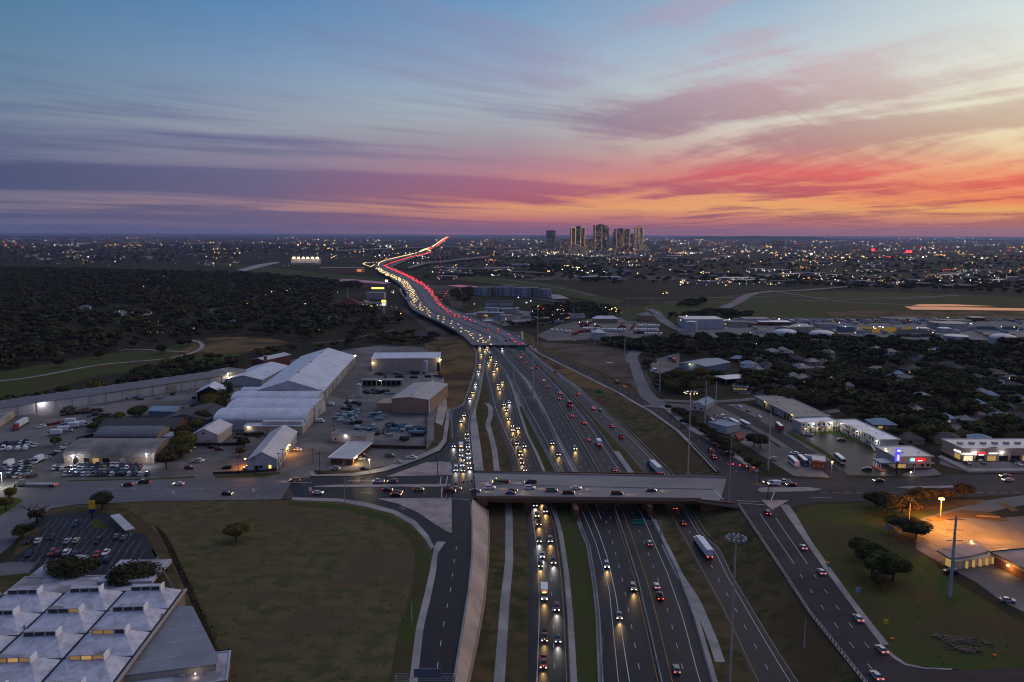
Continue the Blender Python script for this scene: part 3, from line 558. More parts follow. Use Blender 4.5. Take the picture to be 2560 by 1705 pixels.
# ------------------------------------------------------------------ building tools
M.update(
 roofw=panel('white_sheet_roof', (.52, .52, .56), (.36, .36, .40), 2.4, 0, .45, weather=(.40, .39, .42)),
 roofc=panel('cream_sheet_roof', (.46, .42, .42), (.33, .30, .30), 2.4, 0, .5, weather=(.35, .32, .31)),
 roofg=panel('grey_sheet_roof', (.11, .105, .115), (.075, .07, .08), 3., 0, .6, weather=(.085, .075, .075)),
 roofb=panel('brown_sheet_roof', (.20, .165, .15), (.13, .105, .10), 1.6, 0, .7, weather=(.10, .085, .085)),
 roofd=panel('dark_shingle_roof', (.045, .038, .040), (.028, .026, .03), 1.5, 0, .9),
 rooft=panel('tan_sheet_roof', (.34, .29, .26), (.25, .21, .19), 2.4, 0, .5),
 roofblue=panel('blue_sheet_roof', (.12, .17, .23), (.08, .12, .17), 2.4, 0, .5),
 wallw=panel('white_sheet_wall', (.42, .42, .44), (.30, .30, .32), 3.2, 0, .6, weather=(.33, .31, .30)),
 wallt=panel('tan_sheet_wall', (.27, .185, .125), (.22, .15, .10), 2.2, 0, .6),
 wallc=panel('cream_wall', (.34, .30, .25), (.27, .24, .20), 6., 0, .7),
 wallb=mat('brick_wall', (.13, .062, .04), (.10, .048, .032), 1., obj=True),
 walls=panel('sandy_wall', (.24, .18, .13), (.19, .14, .10), 4., 0, .8),
 redw=panel('dark_red_wall', (.10, .018, .016), (.06, .012, .012), 2.5, 0, .6),
 tar=mat('gravel_roof', (.20, .185, .19), (.155, .145, .15), .25, rough=.95, obj=True, c3=(.24, .22, .22), scale3=.08),
 tarl=mat('pale_membrane_roof', (.42, .40, .43), (.33, .32, .36), .12, rough=.8, obj=True, c3=(.20, .17, .18), scale3=.10, lo=.3, hi=.7),
 black=mat('dark_opening', (.012, .011, .012), rough=.9), door=mat('roller_door', (.30, .27, .22), (.24, .22, .18), .6, obj=True), coolroof=mat('bluish_roof', (.24, .30, .36), (.18, .23, .28), .3, obj=True))
class B:
    "a building: Empty at its front left ground corner, x along the front, y going back"
    def __init__(s, name, A, Bp, depth, label, cat='building', zref=0., group=None, ext=0.):
        a, b = P(*A, zref), P(*Bp, zref); a.z = b.z = 0; u = (b-a); s.L = u.length+ext; rz = math.atan2(u.y, u.x); u.normalize()
        if ext: a = a-u*ext
        if isinstance(depth, tuple):
            c = P(*depth[:2], depth[2] if len(depth) > 2 else zref); c.z = 0; depth = abs((c-a).dot(Vector((-u.y, u.x, 0))))
        s.W = depth; s.e = empty(name, a, rz, label, cat, group); s.h = 0
    def part(s, name, mb, m): return mb.build(name, m, s.e)
    def walls(s, h, m, x0=0., x1=None, y0=0., y1=None, name='wall'):
        s.h = h; x1 = s.L if x1 is None else x1; y1 = s.W if y1 is None else y1
        s.part(name, MB().frus(-.3, h, (x0, x1, y0, y1), (x0, x1, y0, y1)), m); return s
    def flat(s, m, t=.35, lip=.3, h=None, x0=0., x1=None, y0=0., y1=None, rim=None):
        h = s.h if h is None else h; x1 = s.L if x1 is None else x1; y1 = s.W if y1 is None else y1
        s.part('roof', MB().frus(h+.004, h+t, (x0-lip, x1+lip, y0-lip, y1+lip), (x0-lip, x1+lip, y0-lip, y1+lip)), m)
        mb = MB(); r = .35
        for bx in ((x0-lip, x1+lip, y0-lip, y0-lip+r), (x0-lip, x1+lip, y1+lip-r, y1+lip), (x0-lip, x0-lip+r, y0-lip+r, y1+lip-r), (x1+lip-r, x1+lip, y0-lip+r, y1+lip-r)): mb.frus(h+t-.01, h+t+.35, bx, bx)
        s.part('parapet', mb, rim or M['wallw']); return s
    def gable(s, rise, m, wm, axis='y', h=None, lip=.5, x0=0., x1=None, y0=0., y1=None):
        h = s.h if h is None else h; x1 = s.L if x1 is None else x1; y1 = s.W if y1 is None else y1; t = .25
        mb = MB(); wb = MB()
        if axis == 'y':
            xm = (x0+x1)/2; sl_ = rise/((x1-x0)/2); a, b, c, d = x0-lip, x1+lip, y0-lip, y1+lip; e = h-lip*sl_
            for x in ((a, xm), (xm, b)):
                z = (e, h+rise) if x[0] == a else (h+rise, e)
                mb.add([(x[0], c, z[0]+.02), (x[1], c, z[1]+.02), (x[1], d, z[1]+.02), (x[0], d, z[0]+.02), (x[0], c, z[0]+t), (x[1], c, z[1]+t), (x[1], d, z[1]+t), (x[0], d, z[0]+t)], [(3, 2, 1, 0), (4, 5, 6, 7), (0, 1, 5, 4), (1, 2, 6, 5), (2, 3, 7, 6), (3, 0, 4, 7)])
            for y, f in ((y0, (0, 1, 2)), (y1, (2, 1, 0))): wb.add([(x0, y, h), (x1, y, h), (xm, y, h+rise)], [f])
        else:
            ym = (y0+y1)/2; sl_ = rise/((y1-y0)/2); a, b, c, d = x0-lip, x1+lip, y0-lip, y1+lip; e = h-lip*sl_
            for y in ((c, ym), (ym, d)):
                z = (e, h+rise) if y[0] == c else (h+rise, e)
                mb.add([(a, y[0], z[0]+.02), (b, y[0], z[0]+.02), (b, y[1], z[1]+.02), (a, y[1], z[1]+.02), (a, y[0], z[0]+t), (b, y[0], z[0]+t), (b, y[1], z[1]+t), (a, y[1], z[1]+t)], [(3, 2, 1, 0), (4, 5, 6, 7), (0, 1, 5, 4), (1, 2, 6, 5), (2, 3, 7, 6), (3, 0, 4, 7)])
            for x, f in ((x0, (2, 1, 0)), (x1, (0, 1, 2))): wb.add([(x, y0, h), (x, y1, h), (x, ym, h+rise)], [f])
        s.part('roof', mb, m); s.part('gable_wall', wb, wm); return s
    def barrel(s, rise, m, wm, lip=.3, n=14):
        h = s.h; v = []; W = s.W; c = W/2; w_ = []
        for i in range(n+1):
            a = math.pi*i/n; y = c-(c+lip)*math.cos(a); z = h+rise*math.sin(a); v += [(-lip, y, z), (s.L+lip, y, z), (-lip, y, z+.3), (s.L+lip, y, z+.3)]
            w_ += [(0, c-c*math.cos(a), z-.02)]
        mb = MB().add(v, [(4*i+2, 4*i+3, 4*i+7, 4*i+6) for i in range(n)]+[(4*i, 4*i+4, 4*i+5, 4*i+1) for i in range(n)]+[(4*i+1, 4*i+5, 4*i+7, 4*i+3) for i in range(n)]+[(4*i, 4*i+2, 4*i+6, 4*i+4) for i in range(n)])
        s.part('roof', mb, m); wb = MB()
        wb.add(w_, [tuple(range(n+1))]); wb.add([(s.L, y, z) for _, y, z in w_], [tuple(range(n+1))[::-1]]); s.part('gable_wall', wb, wm); return s
    def open(s, face, u0, u1, z0_, z1_, kind='window', m=None, d=.12):
        m = m or M['glass']; mb = MB(); L, W = s.L, s.W
        r = {'f': (u0, u1, -d, .06), 'b': (u0, u1, W-.06, W+d), 'l': (-d, .06, u0, u1), 'r': (L-.06, L+d, u0, u1)}[face]
        mb.frus(z0_, z1_, r, r); return s.part(kind, mb, m)
    def row(s, face, n, z0_, z1_, frac_=.5, kind='window', m=None, u0=0., u1=None, ms=None):
        T = (s.L if face in 'fb' else s.W) if u1 is None else u1; st_ = (T-u0)/n
        for i in range(n):
            c = u0+(i+.5)*st_; s.open(face, c-st_*frac_/2, c+st_*frac_/2, z0_, z1_, kind, (random.choice(ms) if ms else m))
        return s
    def units(s, n, z, big=1.6):
        rr = random.Random(int(s.L*10))
        for i in range(n):
            x, y = rr.uniform(.1, .9)*s.L, rr.uniform(.15, .85)*s.W; a = big*rr.uniform(.6, 1.2)
            s.part('rooftop_unit', MB().frus(z, z+a*.7, (x-a, x+a, y-a*.6, y+a*.6), (x-a*.95, x+a*.95, y-a*.55, y+a*.55)), M['grey'])
        return s
def lampspot(pos, m, power, color, size=.4, parent=None, r=.25, kind='wall_lamp', label=None, up=0.):
    g_ = MB().box((0, 0, 0), (r*1.6, r, r)); o = g_.build(kind, m, parent); o.location = pos
    if label: tag(o, label, 'lamp')
    if power:
        l = D.lights.new('lamp_light', 'POINT'); l.energy = power; l.color = color; l.shadow_soft_size = size
        q = D.objects.new('lamp_light', l); link(q, parent); q.location = Vector(pos)+Vector((0, -.6, -.4))
    return o
def path(name, px, wd, m, z, label, kind='structure', cat=None):
    pts = [P(x, y, z) for x, y in px]; v = []
    fine_ = []
    for i in range(len(pts)-1):
        p0, p1, p2, p3 = pts[max(i-1, 0)], pts[i], pts[i+1], pts[min(i+2, len(pts)-1)]
        for t in np.linspace(0, 1, 8, endpoint=False): fine_.append(.5*((2*p1)+(-p0+p2)*t+(2*p0-5*p1+4*p2-p3)*t*t+(-p0+3*p1-3*p2+p3)*t**3))
    fine_.append(pts[-1])
    for i, a in enumerate(fine_):
        d = (fine_[min(i+1, len(fine_)-1)]-fine_[max(i-1, 0)]).normalized(); nn = Vector((-d.y, d.x, 0))*wd/2; v += [a-nn, a+nn]
    return tag(MB().add(v, [(2*i, 2*i+2, 2*i+3, 2*i+1)[::-1] for i in range(len(fine_)-1)]).build(name, m), label, cat, None, kind)
# ------------------------------------------------------------------ ground covers, left side
sheet('yard', [(-900, 1212), (-900, 1080), (40, 1036), (573, 953), (620, 930), (700, 905), (880, 872), (960, 862), (1060, 868), (1098, 885), (1106, 960), (1085, 1060), (1085, 1100), (1060, 1130), (1000, 1158), (900, 1176), (800, 1176), (785, 1176), (772, 1196.5), (711, 1197), (640, 1197), (353, 1199.5), (185, 1202), (0, 1205)], M['lot'], .04, 'worn concrete and gravel yards round the sheds')
sheet('parking_lot', [(142, 1282), (274, 1283), (284, 1297), (338, 1332), (364, 1335), (393, 1390), (370, 1426), (300, 1440), (120, 1440), (74, 1429), (90, 1406), (22, 1404.5), (80, 1361), (106, 1319), (58, 1316), (106, 1293)], mat('fresh_asphalt', (.013, .014, .019), (.019, .018, .022), .1, rough=.7), .07, 'fresh black asphalt parking lot with white bays')
sheet('driveway', [(-300, 1450), (22, 1404.5), (90, 1406), (74, 1432), (0, 1440), (-300, 1520)], M['streetold'], .06, 'pale driveway into the parking lot')
mk = MB()
for row_, (ya, yb, x0_, x1_, n_) in enumerate(((1297, 1320, 120, 240, 8), (1322, 1349, 110, 330, 12), (1350, 1380, 95, 345, 13), (1376, 1408, 60, 350, 14), (1398, 1424, 90, 340, 12))):
    for i in range(n_+1):
        x = lerp(x0_, x1_, i/n_); a, b = P(x+(yb-ya)*.38, ya, .1), P(x-(yb-ya)*.38, yb, .1); d = (b-a).normalized(); nn = Vector((-d.y, d.x, 0))*.09
        mk.add([a-nn, a+nn, b+nn, b-nn], [(0, 3, 2, 1)])
mk.build('parking_marking', mat('faded_bay_paint', (.16, .16, .17)), D.objects['parking_lot'])
sheet('meadow', [(430, 890), (500, 852), (520, 845), (600, 842), (690, 848), (728, 858), (640, 874), (560, 886)], M['dry'], .25, 'tan mown meadow behind the sheds')
sheet('meadow', [(-500, 1010), (-500, 960), (0, 930), (150, 905), (300, 880), (430, 868), (470, 850), (500, 846), (520, 858), (460, 888), (640, 874), (560, 902), (250, 938), (60, 992), (0, 1004)], M['green'], .2, 'dull green meadow along the footpath')
path('footpath', [(-150, 965), (0, 952), (95, 940), (250, 912), (400, 898), (470, 885), (503, 870), (500, 856), (475, 850)], 4.2, M['concrete'], .4, 'pale path curving through the meadow')
path('footpath', [(300, 876), (340, 873), (420, 877), (470, 880)], 3, M['concrete'], .4, 'thin branch path beneath the park trees')
path('footpath', [(785, 858), (860, 850), (930, 836), (985, 825)], 4, M['streetold'], .3, 'pale lane through the trees below the viaduct')
sheet('creek_bed', [(1000, 775), (1015, 772), (1060, 795), (1120, 832), (1170, 862), (1110, 866), (1040, 800)], M['dirt'], .25, 'pale bare creek bed beside the viaduct')
sheet('bare_bank', [(1060, 858), (1110, 848), (1178, 860), (1190, 884), (1188, 925), (1165, 1000), (1100, 1012), (1098, 940), (1080, 900)], M['dry'], .12, 'tan grassy bank right of the long white store')
sheet('bare_dirt', [(1285, 852), (1440, 860), (1560, 870), (1600, 892), (1590, 905), (1600, 960), (1560, 958), (1500, 930), (1440, 905), (1380, 884), (1340, 872)], M['dirt'], .12, 'bare brown earth between freeway and wood')
path('swale', [(720, 1258), (840, 1266), (930, 1285), (1000, 1312), (1040, 1350), (1056, 1400), (1046, 1480), (1018, 1580), (1000, 1700)], 5.5, M['green'], .08, 'greener drainage swale inside the curve of the field')
# ------------------------------------------------------------------ the metal works
b = B('storage_warehouse', (808, 977), (887.6, 890), 1, 'huge white gabled warehouse with ribbed metal roof', 'warehouse', 8)
# front corner on the right, long side along the yard lane: rebuild with the gable end as front
a_, far_ = P(808, 977, 8), P(887.6, 890, 8); rdg = P(716.4, 958, 15); a_.z = far_.z = rdg.z = 0
u_ = (far_-a_).normalized(); nrm = Vector((-u_.y, u_.x, 0)); hw = abs((rdg-a_).dot(nrm)); L_ = (far_-a_).length
b.e.location = a_+nrm*2*hw; b.e.rotation_euler = (0, 0, math.atan2(-nrm.y, -nrm.x)); b.L, b.W = 2*hw, L_
b.walls(8, M['wallw']).gable(7.5, M['roofw'], M['wallw'])
b.row('r', 26, .4, 5.5, .45, 'door', ms=[M['door'], M['wallc'], M['black'], M['wallw']])
for i in range(26): b.part('downpipe', MB().box((b.L+.2, (i+.02)*b.W/26+.3, 4), (.25, .25, 7.6)), M['grey'])
for i in range(3): b.part('vent', MB().cyl((b.L/2, b.W*(.2+.3*i), 15.4), .7, 1.2, 8), M['grey'])
lampspot((b.L+.6, b.W-1, 8.6), M['warm'], 900, (1, .72, .42), parent=b.e, r=.55)
mid = b
# lean-to on the far left of the warehouse
b = B('storage_shed', (655, 950), (722, 915), 30, 'lower white lean-to shed left of the huge warehouse', 'shed', 5); b.walls(5, M['wallw']).gable(3.5, M['roofw'], M['wallw'], 'x')
for i, (A, Bp, rise, lab) in enumerate((((602, 985), (802, 985), 3.4, 'rearmost'), ((577, 1001.7), (793, 1002), 3.6, 'second'), ((564, 1027.5), (781, 1030), 4., 'third'), ((534, 1051), (764, 1051), 4., 'foremost'))):
    nx = (602, 985), (577, 1001.7), (564, 1027.5), (534, 1051)
    dep = 13 if i == 0 else (P(700, nx[i-1][1], 6).y-P(700, nx[i][1], 6).y)-.8
    b = B('barrel_roof_shed', A, Bp, dep, lab+' of the four white barrel-roofed sheds in a row', 'shed', 6, 'barrel-roofed sheds joined side by side'); b.walls(6, M['wallw']).barrel(rise, M['roofw'], M['wallw'])
    b.row('r', 3, .4, 4.5, .55, 'door', ms=[M['door'], M['wallw']])
    for k in range(6): b.part('vent', MB().cyl((b.L*(.1+.16*k), b.W/2, 6+rise+.1), .35, .9, 8), M['white'])
b = B('lean_to', (610, 1086), (757, 1086), 9, 'low white flat-roofed lean-to in front of the barrel roofs', 'shed'); b.walls(4.6, M['wallc']).flat(M['roofw'])
b.row('f', 3, .3, 3.6, .3, 'door', M['wallw']); lampspot((3., -.5, 4.6), M['warm'], 260, (1, .8, .45), parent=b.e, r=.4)
b.part('upper_storey', MB().frus(4.96, 7., (10, b.L-1, 4., 8.7), (10, b.L-1, 4., 8.7)), M['wallw'])
b = B('gabled_shed', (480, 1112.6), (545, 1112.6), (580.5, 1086), 'small pinkish gabled shed with sliding doors at the trees', 'shed'); b.walls(6, M['wallw']).gable(3.4, M['roofc'], M['wallw']); b.open('f', b.L*.55, b.L*.72, 0, 3.2, 'door', M['door']); b.open('f', b.L*.42, b.L*.5, 6.3, 7.3, 'window', M['glass']); b.row('r', 3, .2, 5, .8, 'door', M['wallc'])
b = B('gabled_workshop', (616, 1174), (693.3, 1174), 1, 'white gabled workshop lit orange beside its yard', 'workshop')
a_, far_ = P(692, 1148.4, 5.6), P(742, 1079, 5.6); b.W = math.hypot(far_.x-a_.x, far_.y-a_.y)
u_ = (far_-a_).normalized(); b.e.location = Vector((a_.x, a_.y, 0))-Vector((u_.y, -u_.x, 0))*b.L*.93; b.e.rotation_euler = (0, 0, math.atan2(-u_.x, u_.y)); b.L *= .93
b.walls(5.6, M['wallw']).gable(4., M['roofc'], M['wallw']); b.row('r', 9, 1.2, 3.2, .3, 'window', M['glass']); b.open('f', b.L*.25, b.L*.37, 0, 2.6, 'door', M['black']); b.open('f', b.L*.72, b.L*.8, 1., 2.6, 'window', M['ysign']); b.open('f', b.L*.4, b.L*.5, 1.2, 2.6, 'window')
lampspot((b.L+1.2, b.W*.5, 5.2), M['orangel'], 5000, (1, .42, .08), parent=b.e, r=.4)
lampspot((-2.5, 6, 4.6), M['orangel'], 7000, (1, .34, .04), parent=b.e, r=.4)
b = B('long_store', (929.7, 929.7), (1101, 928), (931, 882.7, 11.5), 'long cream flat store with a white roof edge near the bank', 'warehouse'); b.walls(11.3, M['wallc']).flat(M['roofw'], .5, rim=M['white'])
b.open('f', b.L*.84, b.L*.93, 0, 6.5, 'door', M['grey']); b.open('f', b.L*.95, b.L-.6, 0, 8, 'door', M['black'])
lampspot((b.L+.4, -.8, 10.4), M['warm'], 1600, (1, .78, .4), parent=b.e, r=.55); lampspot((.8, -.8, 8.5), M['warm'], 700, (1, .85, .5), parent=b.e, r=.5)
b = B('open_shed', (904, 966.5), (1003, 966.5), 9, 'low open-fronted shed lit from inside behind the yard', 'shed'); b.walls(4.8, M['wallc'], y0=6); b.part('back_bay', MB().frus(.05, 4.7, (.4, b.L-.4, 5.7, 5.95), (.4, b.L-.4, 5.7, 5.95)), M['black'])
b.part('roof', MB().frus(4.83, 5.3, (-.4, b.L+.4, -.4, b.W+.4), (-.4, b.L+.4, -.4, b.W+.4)), M['tar'])
for i in range(9): b.part('post', MB().box((i*(b.L-.6)/8+.3, .2, 2.4), (.35, .35, 4.8)), M['grey'])
lampspot((b.L*.47, -.4, 4.9), M['greenl'], 350, (.7, 1, .6), parent=b.e, r=.35)
b = B('fabrication_hall', (980, 1031.6), (1072, 1035), (988, 955.5, 9.9), 'tall tan metal hall with a ridge vent in the works yard', 'warehouse'); b.walls(9.7, M['wallt']).gable(1.4, M['rooft'], M['wallt'])
b.part('ridge_vent', MB().frus(11., 12., (b.L/2-.9, b.L/2+.9, 6, b.W-4), (b.L/2-.5, b.L/2+.5, 6, b.W-4)), M['grey']); b.part('trim', MB().box((b.L+.3, -.3, 4.8), (.5, .5, 9.6)), M['white'])
b.part('lean_to', MB().frus(0, 5.5, (-12, -.1, 4, 20), (-12, -.1, 4, 20)), M['wallt']); b.open('f', b.L*.30, b.L*.31, 0, 4, 'downpipe', M['grey'])
b = B('side_store', (1076, 985), (1103, 985), 30, 'narrow grey flat-roofed store right of the tan hall', 'building'); b.walls(5.5, M['wallc']).flat(M['tar']); lampspot((b.L*.3, -.6, 4.4), M['cool'], 200, (.8, 1, .8), parent=b.e, r=.35)
b = B('site_office', (826.5, 1160.7), (882, 1163), (901, 1107.7, 3.5), 'flat-roofed brick office with a pale roof beside car park', 'office'); b.walls(3.4, M['wallb']).flat(M['roofc'], .4, 1., rim=M['white']); b.row('f', 3, 1, 2.4, .3, 'window'); b.row('r', 4, .8, 2.5, .4, 'window'); b.open('f', b.L*.55, b.L*.63, 0, 2.2, 'door', M['door'])
lampspot((b.L+1.5, 2, 3.9), M['warm'], 2500, (1, .66, .22), parent=b.e, r=.3)
b = B('yard_store', (829, 1103), (915, 1111), 10, 'low white store with brown roof behind the brick office', 'shed'); b.walls(4.2, M['wallw']).flat(M['roofb'], .3); b.open('f', b.L*.1, b.L*.14, .8, 2., 'window'); lampspot((b.L*.42, -.5, 4.3), M['cool'], 200, (1, .95, .8), parent=b.e, r=.4)
b = B('red_barn', (662, 928), (727, 912), 14, 'dark red corrugated barn with pale roof beside its stack', 'barn'); b.walls(9.5, M['redw']).gable(1.5, M['roofc'], M['redw'], 'x')
p = P(665, 927); t_ = empty('furnace_stack', p, 0, 'round orange-brown furnace stack left of the red barn', 'chimney'); MB().cyl((0, 0, 0), 1.6, 13, 14, 1.3).build('flue', M['orange'] if 0 else mat('rusty_steel', (.20, .075, .03), (.13, .05, .025), .5, obj=True), t_); MB().cyl((0, 0, 13), 1.6, .6, 14).build('collar', M['grey'], t_)
b = B('open_barn', (492, 1006), (556, 1004), 20, 'open-ended gabled barn with a pale roof among the trees', 'barn'); b.walls(7, M['black'], y0=1); b.gable(4.2, M['roofw'], M['dark'])
for x in (.3, b.L-.3): b.part('post', MB().box((x, .2, 3.5), (.4, .4, 7)), M['wallw'])
b = B('dark_roof_shed', (405, 1065), (520, 1068), 34, 'sprawling dark-roofed shed left of the tree row', 'shed'); b.walls(4.5, M['roofg']).gable(3.2, M['roofd'], M['walls'])
b = B('blue_roof_store', (372, 1042), (440, 1044), 12, 'small blue-walled store with white roof patches', 'shed'); b.walls(4, M['roofblue']).gable(2., M['coolroof'], M['walls'], 'x')
# long mill building
b = B('long_mill', (38, 1041), (573, 958), 24, 'very long grey-roofed mill building running to the tree line', 'warehouse', ext=140); b.walls(6.8, M['wallw']).gable(2.6, M['roofg'], M['wallc'], 'x')
b.part('cornice', MB().frus(6.0, 6.75, (140+60, b.L, -.12, .02), (140+60, b.L, -.12, .02)), mat('yellowed_board', (.36, .28, .13), (.30, .22, .10), .4, obj=True))
for i in range(30): b.part('skylight', MB().box((8+i*(b.L-16)/29, b.W/2, 9.55), (3., .8, .5)), M['wallc'])
for i in range(26): b.part('downpipe', MB().box((6+i*(b.L-12)/25, -.2, 3.3), (.25, .25, 6.5)), M['grey'])
b.open('f', 140+b.L*.26, 140+b.L*.26+7, 0, 4.5, 'door', M['wallw']); b.open('f', b.L*.82, b.L*.82+9, 0, 5, 'door', M['door'])
b.part('loading_bay', MB().frus(3.2, 6.6, (b.L*.225, b.L*.40, -7, -.13), (b.L*.225, b.L*.40, -7, -.13)), M['wallc']); b.part('bay_opening', MB().frus(0, 3.19, (b.L*.235, b.L*.395, -.4, -.13), (b.L*.235, b.L*.395, -.4, -.13)), M['black'])
for i in range(8): b.part('post', MB().box((b.L*.228+i*b.L*.0243, -6.7, 1.6), (.5, .5, 3.15)), M['wallc'])
lampspot((b.L*.53, -1.4, 6.6), M['cool'], 1500, (1, .93, 1), parent=b.e, r=.55); lampspot((b.L-1.5, -1.4, 8.2), M['cool'], 1800, (1, .86, .62), parent=b.e, r=.6)
b = B('mill_annexe', (578, 957), (616, 949), 20, 'cream annexe at the right end of the long mill', 'warehouse'); b.walls(8, M['wallc']).flat(M['tar'])
# brown arched sheds behind the car yard
b = B('arched_garage', (160, 1159.5), (386, 1159.5), 27, 'wide brown barrel-roofed garage behind the packed car yard', 'garage'); b.walls(3.6, M['walls']).barrel(5.2, M['roofb'], M['walls'])
for i, (u0, u1, m_) in enumerate(((.10, .16, M['redsign']), (.22, .28, M['black']), (.32, .39, M['litwin']), (.43, .50, M['black']), (.62, .68, M['wallw']))): b.open('f', b.L*u0, b.L*u1, 0, 3., 'door', m_ if i != 0 else M['black'])
b = B('arched_garage', (236, 1113), (392, 1113), 20, 'second brown barrel roof directly behind the wide garage', 'garage'); b.walls(4.5, M['walls']).barrel(3.2, M['roofg'], M['walls'])
b = B('dark_gable_shed', (243, 1094), (440, 1092), 26, 'long dark-brown gabled shed behind the two arched garages', 'shed'); b.walls(5, M['wallb']).gable(3.5, M['roofd'], M['wallb'], 'x')
b = B('white_lean_to', (408, 1106), (430, 1106), 12, 'tiny white lean-to at the right end of the garages', 'shed'); b.walls(3, M['wallw']).flat(M['roofw'])
b = B('site_cabin', (0, 1068), (36, 1042), 9, 'white cabin with a dark doorway left of the loading bay', 'shed'); b.walls(4, M['wallc']).flat(M['tar']); b.open('f', b.L*.4, b.L*.8, .3, 3, 'door', M['walls'])
# ------------------------------------------------------------------ skylit factory, bottom left
O_ = P(460.5, 1469, 8.2); E_ = P(283, 1705, 8.2); T_ = P(0, 1482, 8.2); O_.z = E_.z = T_.z = 0
vv = (O_-E_).normalized(); rz_ = math.atan2(vv.y, vv.x)-math.pi/2
uu = Vector((vv.y, -vv.x, 0)); BX, BY, nx_, ny_ = 18.3, 13.6, 7, 8
e_ = empty('skylight_factory', O_-vv*BY*ny_-uu*BX*nx_, rz_, 'white-roofed factory with rows of raised skylights', 'factory')
LX, LY = BX*nx_, BY*ny_
MB().frus(-.3, 7.2, (0, LX, 0, LY), (0, LX, 0, LY)).build('wall', M['walls'], e_)
MB().frus(7.205, 7.6, (-.4, LX+.4, -.4, LY+.4), (-.4, LX+.4, -.4, LY+.4)).build('roof', M['tarl'], e_)
MB().frus(7.1, 7.9, (LX+.41, LX+.75, -.4, LY+.4), (LX+.41, LX+.75, -.4, LY+.4)).build('trim', M['wallc'], e_)
for i in range(nx_+1): MB().box((min(i*BX+.05, LX-.3), LY/2, 7.66), (.55, LY-1, .1)).build('gutter', M['dark'], e_)
for j in range(ny_+1): MB().box((LX/2, min(j*BY+.1, LY-.3), 7.70), (LX-1, .5, .1)).build('gutter', M['dark'], e_)
litm = {(5, 6): (0, 0, 1), (6, 5): (1, 1, 0), (5, 4): (1, 1, 1), (6, 4): (1, 1, 1), (4, 4): (1, 1, 0), (6, 6): (0, 0, 0)}
stain = mat('stained_membrane_roof', (.52, .50, .54), (.42, .41, .46), .5, rough=.85, obj=True, c3=(.36, .34, .37), scale3=.3, detail=10)
for j in range(ny_):
    for i in range(nx_):
        x, y = i*BX, j*BY; q = MB()
        q.frus(7.61, 9.9, (x+.5, x+BX-.4, y+.5, y+BY-.3), (x+3.8, x+BX-5.2, y+BY*.60, y+BY*.78)); mo = q.build('monitor', stain, e_)
        bx = (x+4.0, x+BX-5.4, y+BY*.62, y+BY*.76); MB().frus(9.91, 11.3, bx, bx).build('frame', M['tarl'], mo)
        MB().frus(9.91, 11.6, (x+BX-5.38, x+BX-5.0, y+BY*.56, y+BY*.80), (x+BX-5.38, x+BX-5.0, y+BY*.56, y+BY*.80)).build('fin', M['white'], mo)
        ll = litm.get((i, j), (0, 0, 0)) if j != 5 or i != 5 else (0, 0, 0)
        for k_ in range(3):
            wx = x+4.35+k_*2.9; w3 = (wx, wx+2.45, y+BY*.62-.06, y+BY*.62+.05)
            MB().frus(10.1, 11.1, w3, w3).build('window', (M['litwin'] if k_ == j % 3 else M['dimwin']) if ll[k_] else M['glass'], mo)
for k_ in range(26):
    x, y = RNG.uniform(10, LX-5), RNG.uniform(20, LY); x = round(x/BX)*BX-.5; MB().cyl((x, y, 7.6), .3, 1.1, 8).build('vent', M['grey'], e_)
b = B('factory_wing', (306, 1673), (544, 1644), 30, 'low grey ribbed roof adjoining the skylight factory on its right', 'building', 6)
wp = [P(431.6, 1515, 6), P(482, 1517, 6), P(546, 1644, 6), P(540, 1662, 6), P(296, 1692, 6)]; o_ = b.e.location.copy(); ri = Matrix.Rotation(-b.e.rotation_euler.z, 3, 'Z')
wl_ = [ri @ (p-Vector((o_.x, o_.y, 6))) for p in wp]
b.part('wall', MB().extr(wl_, -.2, 5.8), M['wallc']); b.part('roof', MB().extr([p*1. for p in wl_], 5.81, 6.2), panel('slate_sheet_roof', (.19, .185, .205), (.13, .125, .14), 1.1, 0, .5))
for t in (.2, .42, .64, .86):
    a, c = lerp(wl_[0], wl_[4], t), lerp(wl_[1], wl_[2], t); d = c-a; b.part('ridge_cap', MB().tube((a.x+.5, a.y, 6.22), (c.x-.5, c.y, 6.22), .18, 4), M['roofc'])
b = B('low_annexe', (270, 1745), (565, 1704), 15, 'lower flat annexe with an outside lamp below the grey wing', 'building', 4); b.walls(4, M['walls']).flat(M['tarl'], .3); b.units(3, 4.3, .7)
b.part('gutter', MB().box((b.L/2, b.W+.7, 4.6), (b.L, .3, .5)), M['dark']); lampspot((b.L*.72, 4, 5.2), M['warm'], 60, (1, .85, .6), parent=b.e, r=.2)
b = B('entrance_block', (10, 1490), (330, 1484), 13, 'low pale roofs in front of the skylight factory', 'building', 4); b.walls(4, M['walls']).flat(M['tarl'], .3, .5)
b.part('upper_roof', MB().frus(4.31, 5.6, (b.L*.66, b.L+4, 6, 24), (b.L*.66, b.L+4, 6, 24)), M['tarl']); b.part('lower_roof', MB().frus(2.6, 4.2, (0, b.L*.42, 13.4, 24), (0, b.L*.42, 13.4, 24)), M['tarl']); lampspot((b.L*.5, b.W+2, 2.5), M['warm'], 90, (1, .8, .4), parent=b.e, r=.3)
p = P(232, 1301); t_ = empty('pylon_sign', p, R(20), 'blue and yellow pylon sign on the parking lot island', 'sign'); MB().box((0, 0, 2.), (.4, .3, 4.)).build('post', M['dark'], t_); MB().box((0, 0, 6.8), (2.4, .4, 3.6)).build('panel', M['yellow'], t_); MB().box((0, 0, 4.2), (2.4, .42, 1.5)).build('base_panel', mat('navy_board', (.01, .02, .14)), t_)
